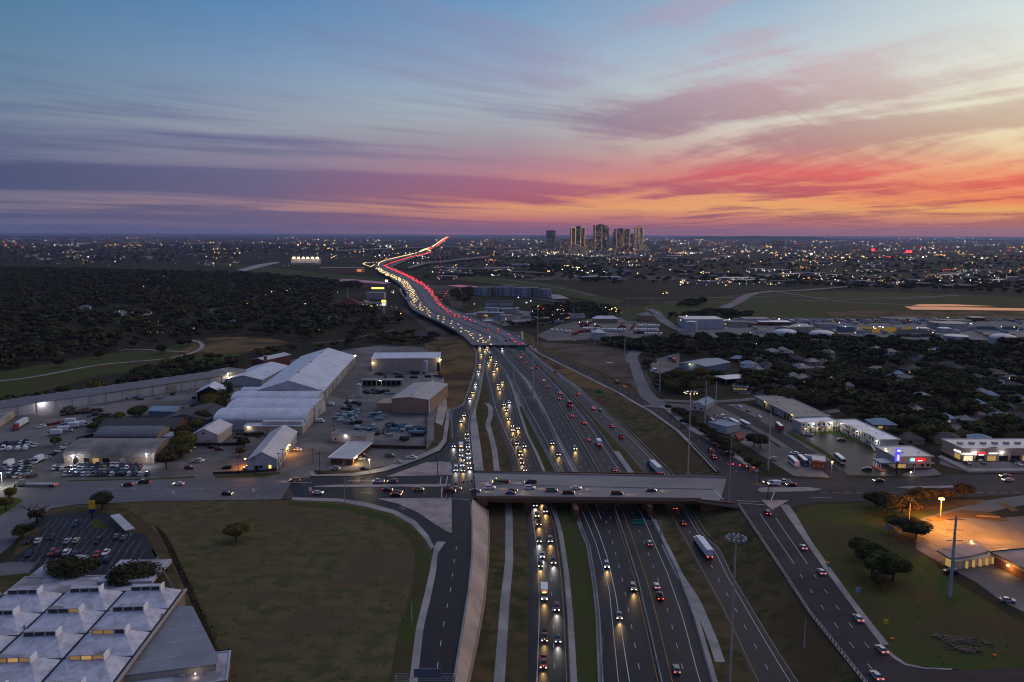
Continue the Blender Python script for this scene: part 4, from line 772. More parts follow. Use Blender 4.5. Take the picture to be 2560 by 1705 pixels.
raised('planted_island', [(222, 1303), (246, 1297), (270, 1316), (262, 1322), (236, 1322), (228, 1310)], M['green'], .15, 'grassy island in the parking lot')
t_ = empty('covered_walkway', P(300, 1305), 0, 'white covered walkway at the edge of the parking lot', 'shelter'); a, c = P(287, 1287, 2.6)-Vector(t_.location), P(325, 1324, 2.6)-Vector(t_.location); d = (c-a).normalized(); nn = Vector((-d.y, d.x, 0))*1.8
MB().extr([a-nn, c-nn, c+nn, a+nn], 2.5, 2.75).build('roof', M['wallw'], t_)
for q in (0, .5, 1): p = a.lerp(c, q); MB().box((p.x, p.y, 1.25), (.25, .25, 2.48)).build('post', M['grey'], t_)
# ------------------------------------------------------------------ right side
def text(s_, size, m, parent, loc_, rot=(R(90), 0, 0), name='lettering', ext=.04, bold=.0):
    c = D.curves.new(name, 'FONT'); c.body = s_; c.size = size; c.extrude = ext; c.align_x = 'CENTER'; c.align_y = 'CENTER'; c.offset = bold
    t = D.objects.new('tmp_text', c); COL.objects.link(t); bpy.context.view_layer.update()
    me = D.meshes.new_from_object(t); D.objects.remove(t); D.curves.remove(c); me.name = name; me.materials.clear(); me.materials.append(m)
    o = link(D.objects.new(name, me), parent); o.location = loc_; o.rotation_euler = rot; return o
sheet('yard', [(1600, 1015), (1640, 1008), (1740, 1010), (1860, 1010), (1990, 1058), (2010, 1092), (2090, 1140), (2110, 1196), (1985, 1190), (1830, 1092), (1760, 1030)], M['lot'], .05, 'paved yards between service road and strip of shops')
path('side_street', [(2105, 1200), (2060, 1160), (2005, 1124), (1950, 1090), (1900, 1062), (1860, 1038), (1800, 1010)], 9.5, M['oldasphalt'], .1, 'narrow street climbing left past the motel')
path('side_street', [(1900, 985), (1960, 1005), (2010, 1022), (2080, 1052), (2150, 1085)], 6, M['streetold'], .1, 'lane behind the brown-roofed row')
sheet('motel_lot', [(2003, 1085), (2090, 1080), (2190, 1130), (2190, 1150), (2260, 1180), (2240, 1190), (2120, 1188), (2050, 1130), (1985, 1092)], M['asphalt'], .09, 'dark wet-looking asphalt court of the motel')
sheet('lawn', [(2020, 1078), (2085, 1077), (2110, 1085), (2190, 1124), (2178, 1128), (2132, 1101), (2080, 1083), (2022, 1084)], M['brightgreen'], .13, 'bright green lawn strip under the motel windows')
sheet('lawn', [(1970, 1080), (1990, 1085), (2060, 1125), (2110, 1163), (2095, 1160), (2030, 1118), (1968, 1084)], M['green'], .13, 'dull green strip between street and motel court')
sheet('forecourt', [(2280, 1176), (2335, 1171), (2355, 1186), (2300, 1192), (2250, 1188)], M['streetold'], .1, 'pale forecourt kerb in front of the motel office')
sheet('shop_car_park', [(2350, 1148), (2405, 1155), (2700, 1152), (2700, 1178), (2560, 1180), (2420, 1181), (2350, 1160)], M['lot'], .12, 'concrete car park in front of the shops')
raised('retaining_kerb', [(2345, 1146), (2352, 1142), (2424, 1176), (2700, 1174), (2700, 1180), (2420, 1184)], M['concrete'], 1.1, 'low blue-grey retaining wall round the shop car park', kind=None, cat='wall')
path('side_street', [(1655, 1014), (1632, 1000), (1612, 980), (1598, 955), (1590, 930), (1582, 905), (1580, 890), (1596, 874)], 12, M['streetold'], .16, 'pale street winding up from the service road into the wood')
path('side_street', [(1630, 1002), (1665, 1001), (1700, 1003), (1780, 1004), (1850, 1000), (1890, 996)], 8, M['streetold'], .19, 'short street leading right toward the workshop row')
sheet('gravel_bank', [(1562, 908), (1572, 905), (1584, 945), (1598, 985), (1610, 1000), (1590, 985), (1572, 950)], M['dirt'], .17, 'pale yellowish bank left of the winding street')
sheet('gravel_bank', [(1607, 920), (1618, 935), (1640, 975), (1668, 995), (1640, 985), (1618, 960)], M['dirt'], .17, 'pale yellowish bank right of the winding street')
sheet('wood_floor', [(1600, 870), (1640, 855), (1760, 848), (1940, 850), (2560, 865), (2900, 880), (3200, 1100), (2560, 1110), (2345, 1140), (2240, 1120), (2100, 1045), (1960, 985), (1870, 985), (1870, 925), (1780, 900), (1700, 880), (1640, 895)], mat('leaf_litter', (.022, .018, .010), (.034, .028, .014), .1, rough=1), .02, 'dark ground beneath the trees on the right')
for pts in ([(1900, 985), (1960, 950), (2030, 915), (2080, 890)], [(2150, 1085), (2190, 1050), (2260, 1010), (2330, 970), (2380, 935)], [(2060, 1030), (2200, 1015), (2380, 1020), (2600, 1040)], [(1960, 905), (2120, 925), (2330, 945), (2600, 965)], [(1860, 985), (1880, 955), (1900, 905), (1890, 880)], [(2340, 1090), (2420, 1050), (2520, 1010)]): path('residential_street', pts, 8, M['streetold'], .12, 'narrow grey street between the bungalows')
# motel
b = B('motel_wing', (2001.5, 1081.5), (2090, 1077), 10, 'short back wing of the white two-storey motel with two bright lamps', 'motel'); b.walls(6, M['wallw']).flat(M['roofw'], .3, .8)
def gallery(b, n):
    b.part('balcony', MB().frus(2.9, 3.05, (0, b.L, -1.5, -.01), (0, b.L, -1.5, -.01)), M['concrete']); r_ = MB(); r_.frus(4., 4.08, (0, b.L, -1.5, -1.42), (0, b.L, -1.5, -1.42))
    for i in range(int(b.L/.6)): r_.box((i*.6, -1.46, 3.5), (.06, .06, .95))
    b.part('railing', r_, M['white'])
    for z in (.1, 3.1):
        b.row('f', n, z+.9, z+2.2, .28, 'window', ms=[M['glass'], M['glass'], M['glass'], M['litwin']]); b.row('f', n, z, z+2.1, .12, 'door', M['blue'], u0=2.)
    for i in range(n+1): b.part('post', MB().box((i*b.L/n*.99+.1, -1.4, 3), (.15, .15, 5.9)), M['white'])
gallery(b, 7)
for t in (.3, .78): lampspot((b.L*t, -1.9, 5.6), M['cool'], 420, (1, .95, .8), parent=b.e, r=.4)
for t in (.12, .46, .8): lampspot((b.L*t, -.5, 2.6), M['warm'], 90, (1, .85, .5), parent=b.e, r=.2)
b = B('motel_wing', (2094, 1074), (2198.5, 1126.5), 11, 'long front wing of the white two-storey motel with a stair at its end', 'motel'); b.walls(6, M['wallw']).flat(M['roofw'], .3, .8); gallery(b, 16)
for t in (.15, .55): lampspot((b.L*t, -1.9, 5.7), M['cool'], 260, (1, .95, .75), parent=b.e, r=.22)
lampspot((b.L, -2., 5.6), M['cool'], 420, (1, .95, .85), parent=b.e, r=.4)
st_ = MB(); st_.add([(b.L-6, -1.6, 3), (b.L-6, -3, 3), (b.L, -3, 0), (b.L, -1.6, 0), (b.L-6, -1.6, 2.7), (b.L-6, -3, 2.7), (b.L, -3, -.3), (b.L, -1.6, -.3)], [(0, 1, 2, 3), (7, 6, 5, 4), (0, 3, 7, 4), (1, 5, 6, 2)]); b.part('stair', st_, M['concrete']); b.units(5, 6.3, .5)
b = B('motel_office', (2236.6, 1171), (2326.4, 1170), (2280, 1117.4, 6), 'flat-roofed white motel office with a red lit sign', 'motel'); b.walls(6, M['wallw']).flat(M['roofc'], .3, .9); b.units(2, 6.3, .6)
b.part('awning', MB().frus(2.7, 3.0, (-.5, b.L+1, -1.6, -.01), (-.5, b.L+1, -1.6, -.01)), M['wallc']); b.open('f', b.L*.72, b.L*.80, .9, 2.2); b.open('f', b.L*.88, b.L*.96, .9, 2.2); b.open('f', b.L*.08, b.L*.3, .3, 2.4, 'window', M['litwin']); b.open('f', b.L*.50, b.L*.57, .0, 2.2, 'door', M['blue'])
sg = MB(); n = 20; cx_, w2, h2 = b.L*.68, b.L*.15, .85
pts = [(cx_+(w2-h2)*(1 if math.cos(a) > 0 else -1)+h2*math.cos(a), 4.6+h2*math.sin(a)) for a in [2*math.pi*(i+.5)/n for i in range(n)]]
sg.add([(x, -.35, z) for x, z in pts]+[(x, -.02, z) for x, z in pts], [tuple(range(n))]+[(i, n+i, n+(i+1) % n, (i+1) % n) for i in range(n)]); b.part('sign_panel', sg, emat('lit_red_panel', (1, .01, .01), 1.6))
b.part('sign_strip', MB().box((cx_, -.4, 4.15), (w2*.8, .06, .4)), M['whitesign']); b.part('sign_panel', MB().box((b.L*.475, -.25, 4.6), (2., .4, 1.4)), M['cyansign'])
for z in (1.2, 4.9): pass
cp = MB(); cp.frus(3.2, 4.0, (-9.5, -.9, -3, 5), (-9.5, -.9, -3, 5)); b.part('canopy', cp, M['roofblue'])
for y in (-2.6, -.2, 2., 4.4): b.part('post', MB().box((-9, y, 1.6), (.35, .35, 3.18)), M['white'])
b.part('kerb', MB().frus(0.1, .3, (-9.8, -8.2, -5.5, 5), (-9.8, -8.2, -5.5, 5)), M['orange'])
l = D.lights.new('lamp_light', 'POINT'); l.energy = 500; l.color = (1, .8, .5); q = link(D.objects.new('lamp_light', l), b.e); q.location = (-6, 0, 3.)
lampspot((1., 12, 7.2), M['warm'], 250, (1, .85, .55), parent=b.e, r=.25)
t_ = empty('pylon_sign', P(2241, 1187), 0, 'tall lit blue pylon sign in front of the motel office', 'sign'); MB().box((0, 0, 4), (.6, .5, 8)).build('post', M['dark'], t_)
MB().box((0, 0, 9.2), (2.6, .7, 4.4)).build('panel', emat('blue_lit_panel', (.10, .08, .85), 1.1), t_); MB().box((0, 0, 12.6), (2.2, .7, 2.2), 0).build('panel', D.materials['blue_lit_panel'], t_); MB().box((.1, -.4, 9.), (1.2, .06, 3)).build('lit_face', emat('violet_lit_face', (.6, .55, 1), 1.3), t_); MB().box((.2, -.4, 12.7), (1.4, .06, .7)).build('lit_face', M['whitesign'], t_)
pl_ = raised('pool_deck', [(2184, 1138), (2200, 1128), (2240, 1128), (2238, 1146), (2196, 1150)], M['tan'], .2, 'tan paved deck round the swimming pool')
sheet('swimming_pool', [(2199, 1140), (2207, 1132), (2232, 1132), (2224, 1142)], emat('pool_water', (.05, .42, .42), .45), .24, 'turquoise lit swimming pool beside the motel office', kind=None, cat='swimming pool')
lampspot(P(2229, 1131, 1.5), M['cool'], 60, (1, 1, .9), r=.5, kind='pool_lamp', label='small white lamp at the edge of the turquoise pool')
# shops
b = B('shop_row', (2405, 1153), (2640, 1152), 20, 'row of small shops with lit signs and storefronts', 'shops'); b.walls(6.6, M['wallc']).flat(M['roofc'], .3)
nb = 8; sw = b.L/nb
for i in range(nb):
    m_ = [M['litwin2'], M['glass'], M['litwin'], M['glass'], M['glass'], M['litwin'], M['glass'], M['glass']][i]
    b.open('f', i*sw+sw*.12, i*sw+sw*.86, .2, 3.0, 'shop_window', m_); b.part('column', MB().box((i*sw, -.3, 2.2), (.7, .5, 4.4)), M['wallc'])
    b.part('rooftop_unit', MB().frus(6.9, 8., (i*sw+3, i*sw+5.5, 9, 11), (i*sw+3, i*sw+5.5, 9, 11)), M['grey'])
text('metroPCS', 1.9, M['whitesign'], b.e, (sw*.52, -.25, 4.2), bold=.03)
b.part('sign_panel', MB().box((sw*1.55, -.25, 4.2), (4.6, .3, 1.2)), D.materials['lit_red_panel']); b.part('sign_strip', MB().box((sw*1.55, -.45, 3.6), (2.8, .06, .35)), M['whitesign']); b.part('sign_strip', MB().box((sw*2.6, -.25, 4.3), (5., .2, .5)), M['whitesign'])
ar = MB(); v = [(sw*2.6+5*math.cos(a), -.12, 4.6+3.2*math.sin(a)) for a in np.linspace(0, math.pi, 13)]; ar.add(v+[(x, .5, z) for x, y, z in v], [tuple(range(13))]+[(i, i+13, i+14, i+1) for i in range(12)]); b.part('arched_gable', ar, M['wallc'])
text('metroPCS', 1.5, M['whitesign'], b.e, (-.3, 4.5, 4.4), (R(90), 0, R(-90)), bold=.03); b.open('l', 2, 7, .3, 3, 'shop_window', M['litwin'])
for t in (sw*1.02, sw*3.3): lampspot((t, -.7, 5.2), M['cool'], 320, (.9, .92, 1), parent=b.e, r=.4)
# brown roofed row
b = B('brown_roof_row', (1888, 1007), (1990, 1060), (1951, 986, 4.5), 'long low brown-roofed workshop row beside the motel street', 'workshop'); b.walls(4.5, M['wallc']).flat(M['roofb'], .3, 1.); b.row('f', 14, .2, 3.4, .5, 'door', ms=[M['door'], M['glass'], M['wallw']]); b.units(4, 4.8, .7)
lampspot((b.L*.28, -1, 4.6), M['ysign'], 250, (1, .9, .3), parent=b.e, r=.3); lampspot((b.L*.93, -1, 5.2), M['amber'], 220, (1, .6, .2), parent=b.e, r=.25)
b = B('blue_warehouse', (1698, 924), (1763, 934), (1700, 888, 6), 'blue metal warehouse with floodlit loading doors among trees', 'warehouse'); b.walls(6, M['roofblue']).gable(2, panel('steel_blue_roof', (.10, .16, .22), (.07, .11, .16), 3., 0, .6), M['roofblue']); b.open('l', b.W*.4, b.W*.9, .3, 4.5, 'door', M['litwin'])
lampspot((-2, b.W*.6, 5.), M['warm'], 1500, (1, .75, .4), parent=b.e, r=.5); lampspot((b.L*.45, -2, 6.6), M['warm'], 500, (1, .85, .6), parent=b.e, r=.35)
sheet('yard', [(1630, 900), (1700, 880), (1697, 926), (1660, 935), (1625, 930)], M['lot'], .1, 'small paved yard left of the blue warehouse')
b = B('open_canopy', (1815, 962), (1872, 958), (1804, 938, 5), 'pale flat canopy over a dark bay among the trees', 'shelter'); b.walls(4.3, M['black'], y0=4); b.part('roof', MB().frus(4.4, 4.8, (-1, b.L+1, -1, b.W+1), (-1, b.L+1, -1, b.W+1)), M['roofw'])
for x in (0, b.L*.5, b.L): b.part('post', MB().box((x, .2, 2.2), (.3, .3, 4.38)), M['grey'])
b = B('white_gable_house', (1728, 1024), (1762, 1028), 22, 'white gabled house tucked behind the bushes by the service road', 'house'); b.walls(3.6, M['wallw']).gable(2.2, M['coolroof'], M['wallw']); b.row('f', 2, 1, 2.2, .3)
b = B('flat_store', (1815, 1085), (1850, 1078), 14, 'small white flat-roofed shed above the red tarpaulin', 'shed'); b.walls(4.2, M['wallw']).flat(M['coolroof'], .3); b.open('r', 1, 8, 0, 3, 'door', M['black'])
raised('tarpaulin_heap', [(1836, 1090), (1852, 1086), (1860, 1100), (1846, 1104)], mat('red_tarpaulin', (.25, .05, .03)), 1.6, 'red tarpaulin-covered heap beside the white shed', kind=None, cat='heap')
b = B('brick_kiosk', (2030, 1172), (2062, 1175), 11, 'orange-brown brick kiosk with pale roof by the parked coaches', 'kiosk'); b.walls(4.3, M['brick']).flat(M['roofc'], .3); b.row('f', 3, 1, 2.5, .4, 'window', M['wallt'])
b = B('shop_hut', (1832, 980), (1868, 982), 12, 'dark low shop with a strip of lit windows', 'building'); b.walls(3.8, M['walls']).flat(M['roofd'], .3); b.row('f', 4, 2.3, 3., .7, 'window', M['litwin'])
# diner, bottom right
sheet('diner_lot', [(2290, 1330), (2335, 1298), (2420, 1290), (2500, 1295), (2560, 1290), (2900, 1290), (2900, 1560), (2560, 1530), (2500, 1500), (2440, 1455), (2355, 1410), (2290, 1372)], M['lot'], .07, 'worn paved lot round the flat-roofed diner glowing orange')
sheet('slip_lane', [(2230, 1340), (2290, 1300), (2400, 1268), (2470, 1250), (2560, 1238), (2900, 1240), (2900, 1262), (2560, 1262), (2450, 1285), (2335, 1298), (2290, 1330)], M['streetold'], .05, 'grey driveway curving into the diner lot')
raised('planted_island', [(2315, 1298), (2400, 1276), (2470, 1280), (2520, 1300), (2500, 1304), (2420, 1294), (2330, 1304)], M['dry'], .2, 'dry grass island in front of the diner lot'); raised('planted_island', [(2260, 1262), (2400, 1248), (2465, 1250), (2440, 1262), (2360, 1270), (2300, 1275), (2240, 1280)], M['dry'], .1, 'planted strip of grass under the sodium lamp'); raised('planted_island', [(2495, 1257), (2512, 1256), (2548, 1277), (2530, 1280)], M['dry'], .2, 'narrow dry island right of the sodium lamp')
b = B('diner', (2474, 1408), (2560, 1452), (2560, 1352, 4.2), 'flat-roofed brick diner with orange lamps, bottom right', 'diner'); b.L *= 1.8; b.W = 42; b.walls(4, M['wallb']).flat(M['tar'], .35, .4, rim=M['dark']); b.units(6, 4.4, 1.); b.part('trim', MB().frus(3.2, 3.9, (0, b.L, -.12, -.01), (0, b.L, -.12, -.01)), M['tan'])
lampspot((b.L*.34, -1.2, 3.2), M['orangel'], 1300, (1, .5, .13), parent=b.e, r=.5)
b = B('diner_porch', (2352, 1412), (2381, 1426), 30, 'glazed porch with a swept flat roof left of the diner', 'porch'); b.walls(3.3, M['wallc'], x0=1, y0=1); b.part('glazing', MB().frus(.3, 3.1, (b.L*.2, b.L-.5, .9, .98), (b.L*.2, b.L-.5, .9, .98)), M['litwin'])
pr_ = [P(x, y, 3.7) for x, y in ((2343, 1378), (2376, 1398), (2420, 1392), (2473, 1379), (2440, 1353), (2400, 1362))]
ri = Matrix.Rotation(-b.e.rotation_euler.z, 3, 'Z'); o_ = b.e.location.copy(); b.part('roof', MB().extr([ri @ (p-Vector((o_.x, o_.y, 3.7))) for p in pr_], 3.45, 4.05), M['tar'])
for i in range(6):
    p = ri @ (P(lerp(2384, 2470, i/5), lerp(1396, 1384, i/5), 3.7)-Vector((o_.x, o_.y, 3.7))); b.part('post', MB().box((p.x, p.y+.6, 1.7), (.25, .25, 3.4)), M['wallc'])
    if i < 5: p2 = ri @ (P(lerp(2392, 2476, i/5), lerp(1396, 1384, i/5), 3.7)-Vector((o_.x, o_.y, 3.7))); b.part('window', MB().box((p2.x+.6, p2.y+3, 1.6), (3.4, .12, 2.6)), M['litwin'])
lampspot(P(2410, 1401, 1.9)-Vector((0, .8, 0)), M['warm'], 120, (1, .8, .3), r=.4, kind='wall_lamp', label='small warm lamp under the diner porch roof')
lampspot(P(2428, 1353, 4.6), M['orangel'], 700, (1, .45, .12), r=.35, kind='roof_lamp', label='orange lamp on the edge of the diner porch roof')
t_ = empty('sodium_street_lamp', P(2350, 1300), 0, 'blazing orange sodium lamp beside the tree group', 'street lamp'); hz = 9.3; MB().tube((0, 0, 0), (0, 0, hz), .14, 8).build('pole', M['grey'], t_); hd = MB().box((0, 0, hz), (2., .9, .5)).build('lamp_head', emat('blazing_sodium', (1, .45, .06), 40), t_)
for dx_, dy_, e_w in ((0, -1.5, 26000), (-6, -12, 30000), (12, -22, 22000)):  # offset lights added away from the lamp head to spread its orange
    l = D.lights.new('lamp_light', 'POINT'); l.energy = e_w; l.color = (1, .36, .03); l.shadow_soft_size = .6; q = link(D.objects.new('lamp_light', l), t_); q.location = (dx_, dy_, hz-.6+(1 if dy_ < -5 else 0))
def signboard(px, w_, h_, z_, m, label, rz=0., name='road_sign', post=.12, cat='sign', letters=None, two=False, lm=None, back=None):
    t_ = empty(name, P(*px) if len(px) == 2 else Vector(px), rz, label, cat)
    for x in ((-w_*.35, w_*.35) if two else (0,)): MB().box((x, .1, (z_+h_/2)/2), (post, post, z_+h_/2)).build('post', M['grey'], t_)
    MB().box((0, 0, z_), (w_, .12, h_)).build('panel', m, t_)
    if letters: text(letters, h_*.5, lm or M['white'], t_, (0, -.08, z_))
    return t_
signboard((2270, 1335), 1.6, 6.5, 9.5, mat('peach_board', (.42, .28, .2)), 'narrow peach and white pole sign among dark trees', R(55), 'pole_sign')
signboard((2222, 1336), 3.4, 1.8, 3., M['tar'], 'faded ground sign board left of the dark tree', R(-50), two=True)
# ------------------------------------------------------------------ masts, poles, signals
def mast(px, top_z, label, heads=10, lit=None, r=.35, ring=2.6, headm=None):
    t_ = empty('high_mast_light', P(*px) if len(px) == 2 else Vector(px), 0, label, 'light mast'); MB().tube((0, 0, 0), (0, 0, top_z), r, 8, r*.5).build('pole', M['mastc'], t_)
    MB().cyl((0, 0, 0), 1., .5, 8).build('footing', M['concrete'], t_)
    zr_ = top_z if lit is None else lit
    rg = MB()
    for i in range(heads):
        a = 2*math.pi*i/heads; rg.tube((0, 0, zr_-.3), (ring*math.cos(a), ring*math.sin(a), zr_-.3), .06, 4)
    rg.build('ring', M['grey'], t_)
    for i in range(heads):
        a = 2*math.pi*i/heads; h_ = MB(); h_.cyl((0, 0, -.5), .42, .6, 8, .3); o = h_.build('lamp_head', M['grey'], t_); o.location = (ring*math.cos(a), ring*math.sin(a), zr_-.4)
        MB().cyl((0, 0, -.56), .36, .05, 8).build('lens', headm or M['glass'], o)
    return t_
M['mastc'] = mat('mast_steel', (.42, .37, .32), (.34, .30, .27), .3, obj=True, rough=.5)
mast((1822, 1770), 46, 'tall light mast with a dark ring of lamps, cut by the bottom edge', 12, ring=2.3)
mast((1720, 1186), 43, 'tall light mast with a lit ring of lamps north of the bridge', 10, headm=M['warm'], ring=3.2)
mast((1332.5, 1000), 47, 'tall mast in the median whose lamp ring is lowered to the ground', 12, lit=2.2, ring=6, headm=M['glass'], r=.55)
mast((1344, 866), 42, 'thin distant mast right of the lowered lamp ring', 6, ring=1.5, lit=41, r=.5)
def pole(px, toppx, label, r=.5, arms=0, z=0, cat='pole', m='grey', name='utility_pole'):
    a = P(*px, z); t = (a-Vector((0, 0, H))).length; d = ray(*toppx); k_ = a.y/d.y; hgt = H+d.z*k_-z
    t_ = empty(name, a, 0, label, cat); MB().tube((0, 0, 0), (0, 0, hgt), r, 8, r*.55).build('pole', M[m], t_)
    for i in range(arms): MB().box((0, 0, hgt-1.2-i*3.6 if m != 'wood' else hgt-.8-i*1.6), (5.5 if m != 'wood' else 2.6, .18, .2)).build('cross_arm', M[m], t_)
    return t_, hgt
M['steelpole'] = mat('weathered_pole', (.36, .34, .34), (.28, .27, .28), .4, obj=True)
for px, tp, lab, r in (((2374.4, 1492), (2387, 1290), 'steel power pole with cross arms on the grass, lower right', .62), ((1762, 1072), (1767, 953), 'left of the two close steel poles above the yard', .55), ((1787, 1071), (1791, 953), 'right of the two close steel poles above the yard', .55), ((1920, 1174), (1927, 1032), 'single steel pole beside the parked coaches', .55), ((1649, 979), (1652, 893), 'steel pole left of the blue warehouse yard', .5), ((1561, 909), (1564, 837), 'steel pole at the edge of the bare dirt', .5), ((1486, 863), (1488, 812), 'steel pole before the red truck yard', .5), ((1407, 846), (1409, 792), 'distant steel pole left of the truck yard', .5), ((1433, 808), (1434, 768), 'distant steel pole behind the truck yard', .5), ((1507, 791), (1507, 757), 'far steel pole on the levee', .5), ((1569, 789), (1569, 744), 'far steel pole above the truck yard', .5), ((1628, 768), (1629, 738), 'very far steel pole in the meadow', .5)):
    t_, hg = pole(px, tp, lab, r, 3 if px[0] in (2374.4,) else 0, m='steelpole')
    if px[0] == 2374.4:
        for i, z_ in enumerate((hg-6.5, hg-14, hg-22)):
            for c in t_.children:
                pass
for px, tp, lab in (((596, 1183), (597, 1140), 'wooden pole left of the workshop orange glow'), ((636, 1188), (636, 1142), 'wooden pole in front of the gabled workshop'), ((698, 1174), (699, 1130), 'wooden pole with cross arm at the workshop corner'), ((708, 1165), (709, 1120), 'second wooden pole right of the workshop corner'), ((783, 1160), (783, 1119), 'bare wooden pole at the lane mouth'), ((800, 1188), (800, 1130), 'taller wooden pole beside the lane mouth'), ((814, 1026), (815, 982), 'double wooden pole beside the barrel roofs'), ((787, 1055), (788, 1012), 'wooden transformer pole by the barrel sheds'), ((835, 1078), (832, 1046), 'leaning wooden pole by the works lane'), ((868, 1005), (865, 985), 'short pole in the works yard'), ((855, 928), (855, 902), 'dark pole by the white store'), ((888, 910), (889, 890), 'pole below the lit corner lamp')):
    pole(px, tp, lab, .2, 1, m='wood')
for px, tp, lab in (((527, 1257), (526, 1222), 'slim street light pole left on the grass field edge'), ((660, 1247), (660, 1216), 'pale thick post at the street edge'), ((862, 1258), (861, 1187), 'slim street light pole in front of the office'), ((1822, 1256), (1827, 1093), 'slim steel light pole right end of the bridge'), ((2010, 1620), (2014, 1546), 'slim steel pole on the grass near the guard rail'), ((2285, 1185), (2285, 1163), 'dark short pole in front of the office'), ((2419, 1180), (2419, 1150), 'dark slim pole before the shops'), ((1029, 1555), (1030, 1505), 'white sensor mast beside the left frontage road'), ((1504, 1705), (1503, 1590), 'slim grey pole on the median barrier')):
    z = 0 if px[0] != 1504 else -7
    pole(px, tp, lab, .22, 0, z=z, m='steelpole', name='light_pole', cat='light pole')
M['sigred'] = emat('red_signal', (1, .03, .03), 6)
def signal(base, arm_to, n, label, face=None, lit=False):
    a, c = P(*base), P(*arm_to); t_ = empty('traffic_signal', a, 0, label, 'traffic signal'); d = c-a; MB().tube((0, 0, 0), (0, 0, 7.2), .22, 8, .16).build('post', M['dark'], t_); MB().tube((0, 0, 6.6), (d.x, d.y, 7), .12, 6, .07).build('arm', M['dark'], t_)
    for i in range(n):
        p = d*((i+1)/n); o = MB().box((0, 0, 0), (.45, .35, 1.4)).build('signal_head', M['dark'], t_); o.location = (p.x, p.y-.3, 6.7)
        if lit: q_ = MB().cyl((0, -.2, .4), .3, .05, 8); q_.v = [(x, -.22+(z-.4)*.2, y+.4+.2) for x, y, z in q_.v]; q_.build('red_lens', M['sigred'], o)
signal((1118, 1249), (1180, 1237), 3, 'black traffic signal mast arm left of the bridge'); signal((1187, 1246), (1184, 1196), 3, 'black traffic signal on the corner of the bridge'); signal((1094, 1188), (1092, 1178), 1, 'short black signal post on the upper island'); signal((1919, 1251), (1890, 1200), 4, 'black traffic signal arm on the right island'); signal((1899, 1206), (1830, 1194), 4, 'traffic signal arm with four red lights right of the bridge', lit=True)
# road signs
def gantry(px, zc, w_, h_, arm, label, z=-7, postx=None, lettering=None):
    a = PZ(*px, zf); t_ = empty('overhead_sign', a, 0, label, 'overhead sign'); hh = zc-a.z
    MB().tube((0, 0, 0), (0, 0, hh+.6), .28, 8).build('post', M['grey'], t_)
    for dz_ in (-.6, .6): MB().tube((0, 0, hh+dz_), (arm, 0, hh+dz_), .1, 6).build('arm', M['grey'], t_)
    MB().box((arm, -.3, hh), (w_, .2, h_)).build('panel', M['green_sign'], t_); MB().box((arm, -.42, hh), (w_-.3, .03, .1)).build('stripe', M['white'], t_)
    for i, s_ in enumerate(lettering or ()): text(s_, .7, M['white'], t_, (arm, -.46, hh+.75-i*1.2))
gantry((1651, 1345), -.2, 4.6, 2.8, -9.6, 'green overhead sign on a cantilever over the main lanes')
gantry((1316, 892), 11.2, 7.5, 4.4, -5.2, 'green overhead sign beside the far tail light lanes')
signboard((1496, 992), 4.6, 2.4, 3.6, M['green_sign'], 'green roadside panel on the dry verge', two=True)
for px, lab in (((1363, 888), 'small yellow sign farther up the ramp'), ((1363, 900), 'small yellow sign above the orange board'), ((1416, 940), 'yellow diamond on the tan verge'), ((1381, 948), 'yellow diamond by the ramp gore')): signboard(px, 1.9, 1.9, 2.4, M['yellow'], lab, name='warning_sign')
signboard((1372, 896), 4.5, 1.8, 1.6, M['orange'], 'low orange board at the head of the service road', name='warning_sign')
for px, lab in (((1796, 1124), 'orange diamond beside the right service road'), ((1877, 1186), 'orange diamond near the red signals'), ((2072, 1425), 'small dark-edged sign beside the sidewalk')): signboard(px, 1.5, 1.5, 2, M['orange'] if 'orange' in lab else M['tar'], lab, name='warning_sign')
signboard((2144, 1493), 1.6, 1.8, 2.6, mat('pale_blue_board', (.2, .3, .36)), 'small pale blue sign on the grass', R(0)); signboard((2214, 1566), 1.4, 1.4, 1.6, M['yellow'], 'yellow diamond sign on the grass', name='warning_sign')
signboard((1708, 1064), 5, 2, 3.2, M['dark'], 'dark message board beside the service road', name='message_board')
for px, lab in (((2230, 1598), 'orange traffic barrel lying on the grass'), ((2070, 1408), 'orange road sign lying behind the sidewalk'), ((2486, 1640), 'small red flag board on the mown grass'), ((1562, 966), 'orange marker on the bare dirt')): raised('traffic_marker', [(px[0]-4, px[1]-2), (px[0]+5, px[1]), (px[0]+3, px[1]+3), (px[0]-4, px[1]+2)], M['orange'], .5, lab, kind=None, cat='marker')
for px, lab in (((433, 1243), 'small white sign at the grass edge, left one'), ((634, 1237), 'small white sign at the grass edge, middle one'), ((776, 1234), 'small red and white sign at the dark asphalt')): signboard(px, 1.3, 1.8, 2.2, M['white'], lab)
# half-built sign gantry at the bottom edge
t_ = empty('sign_gantry', P(1150, 1700, 0), 0, 'steel sign truss over the left frontage road at the bottom edge', 'sign gantry'); a, c = P(988, 1702, 6)-Vector(t_.location), P(1135, 1702, 6)-Vector(t_.location); tr = MB()
for dz_, dy_ in ((0, 0), (1.3, 0), (0, 1.2), (1.3, 1.2)): tr.tube((a.x, a.y+dy_, 6+dz_), (c.x, c.y+dy_, 6+dz_), .07, 4)
for i in range(12): x0_, x1_ = lerp(a.x, c.x, i/12), lerp(a.x, c.x, (i+1)/12); tr.tube((x0_, a.y, 6 if i % 2 else 7.3), (x1_, a.y, 7.3 if i % 2 else 6), .05, 4)
tr.build('truss', M['grey'], t_); MB().box((lerp(a.x, c.x, .55), a.y-.2, 8.3), (6.9, .2, 2.3)).build('panel_back', panel('ribbed_sign_back', (.10, .12, .16), (.2, .2, .24), .35, 2), t_)
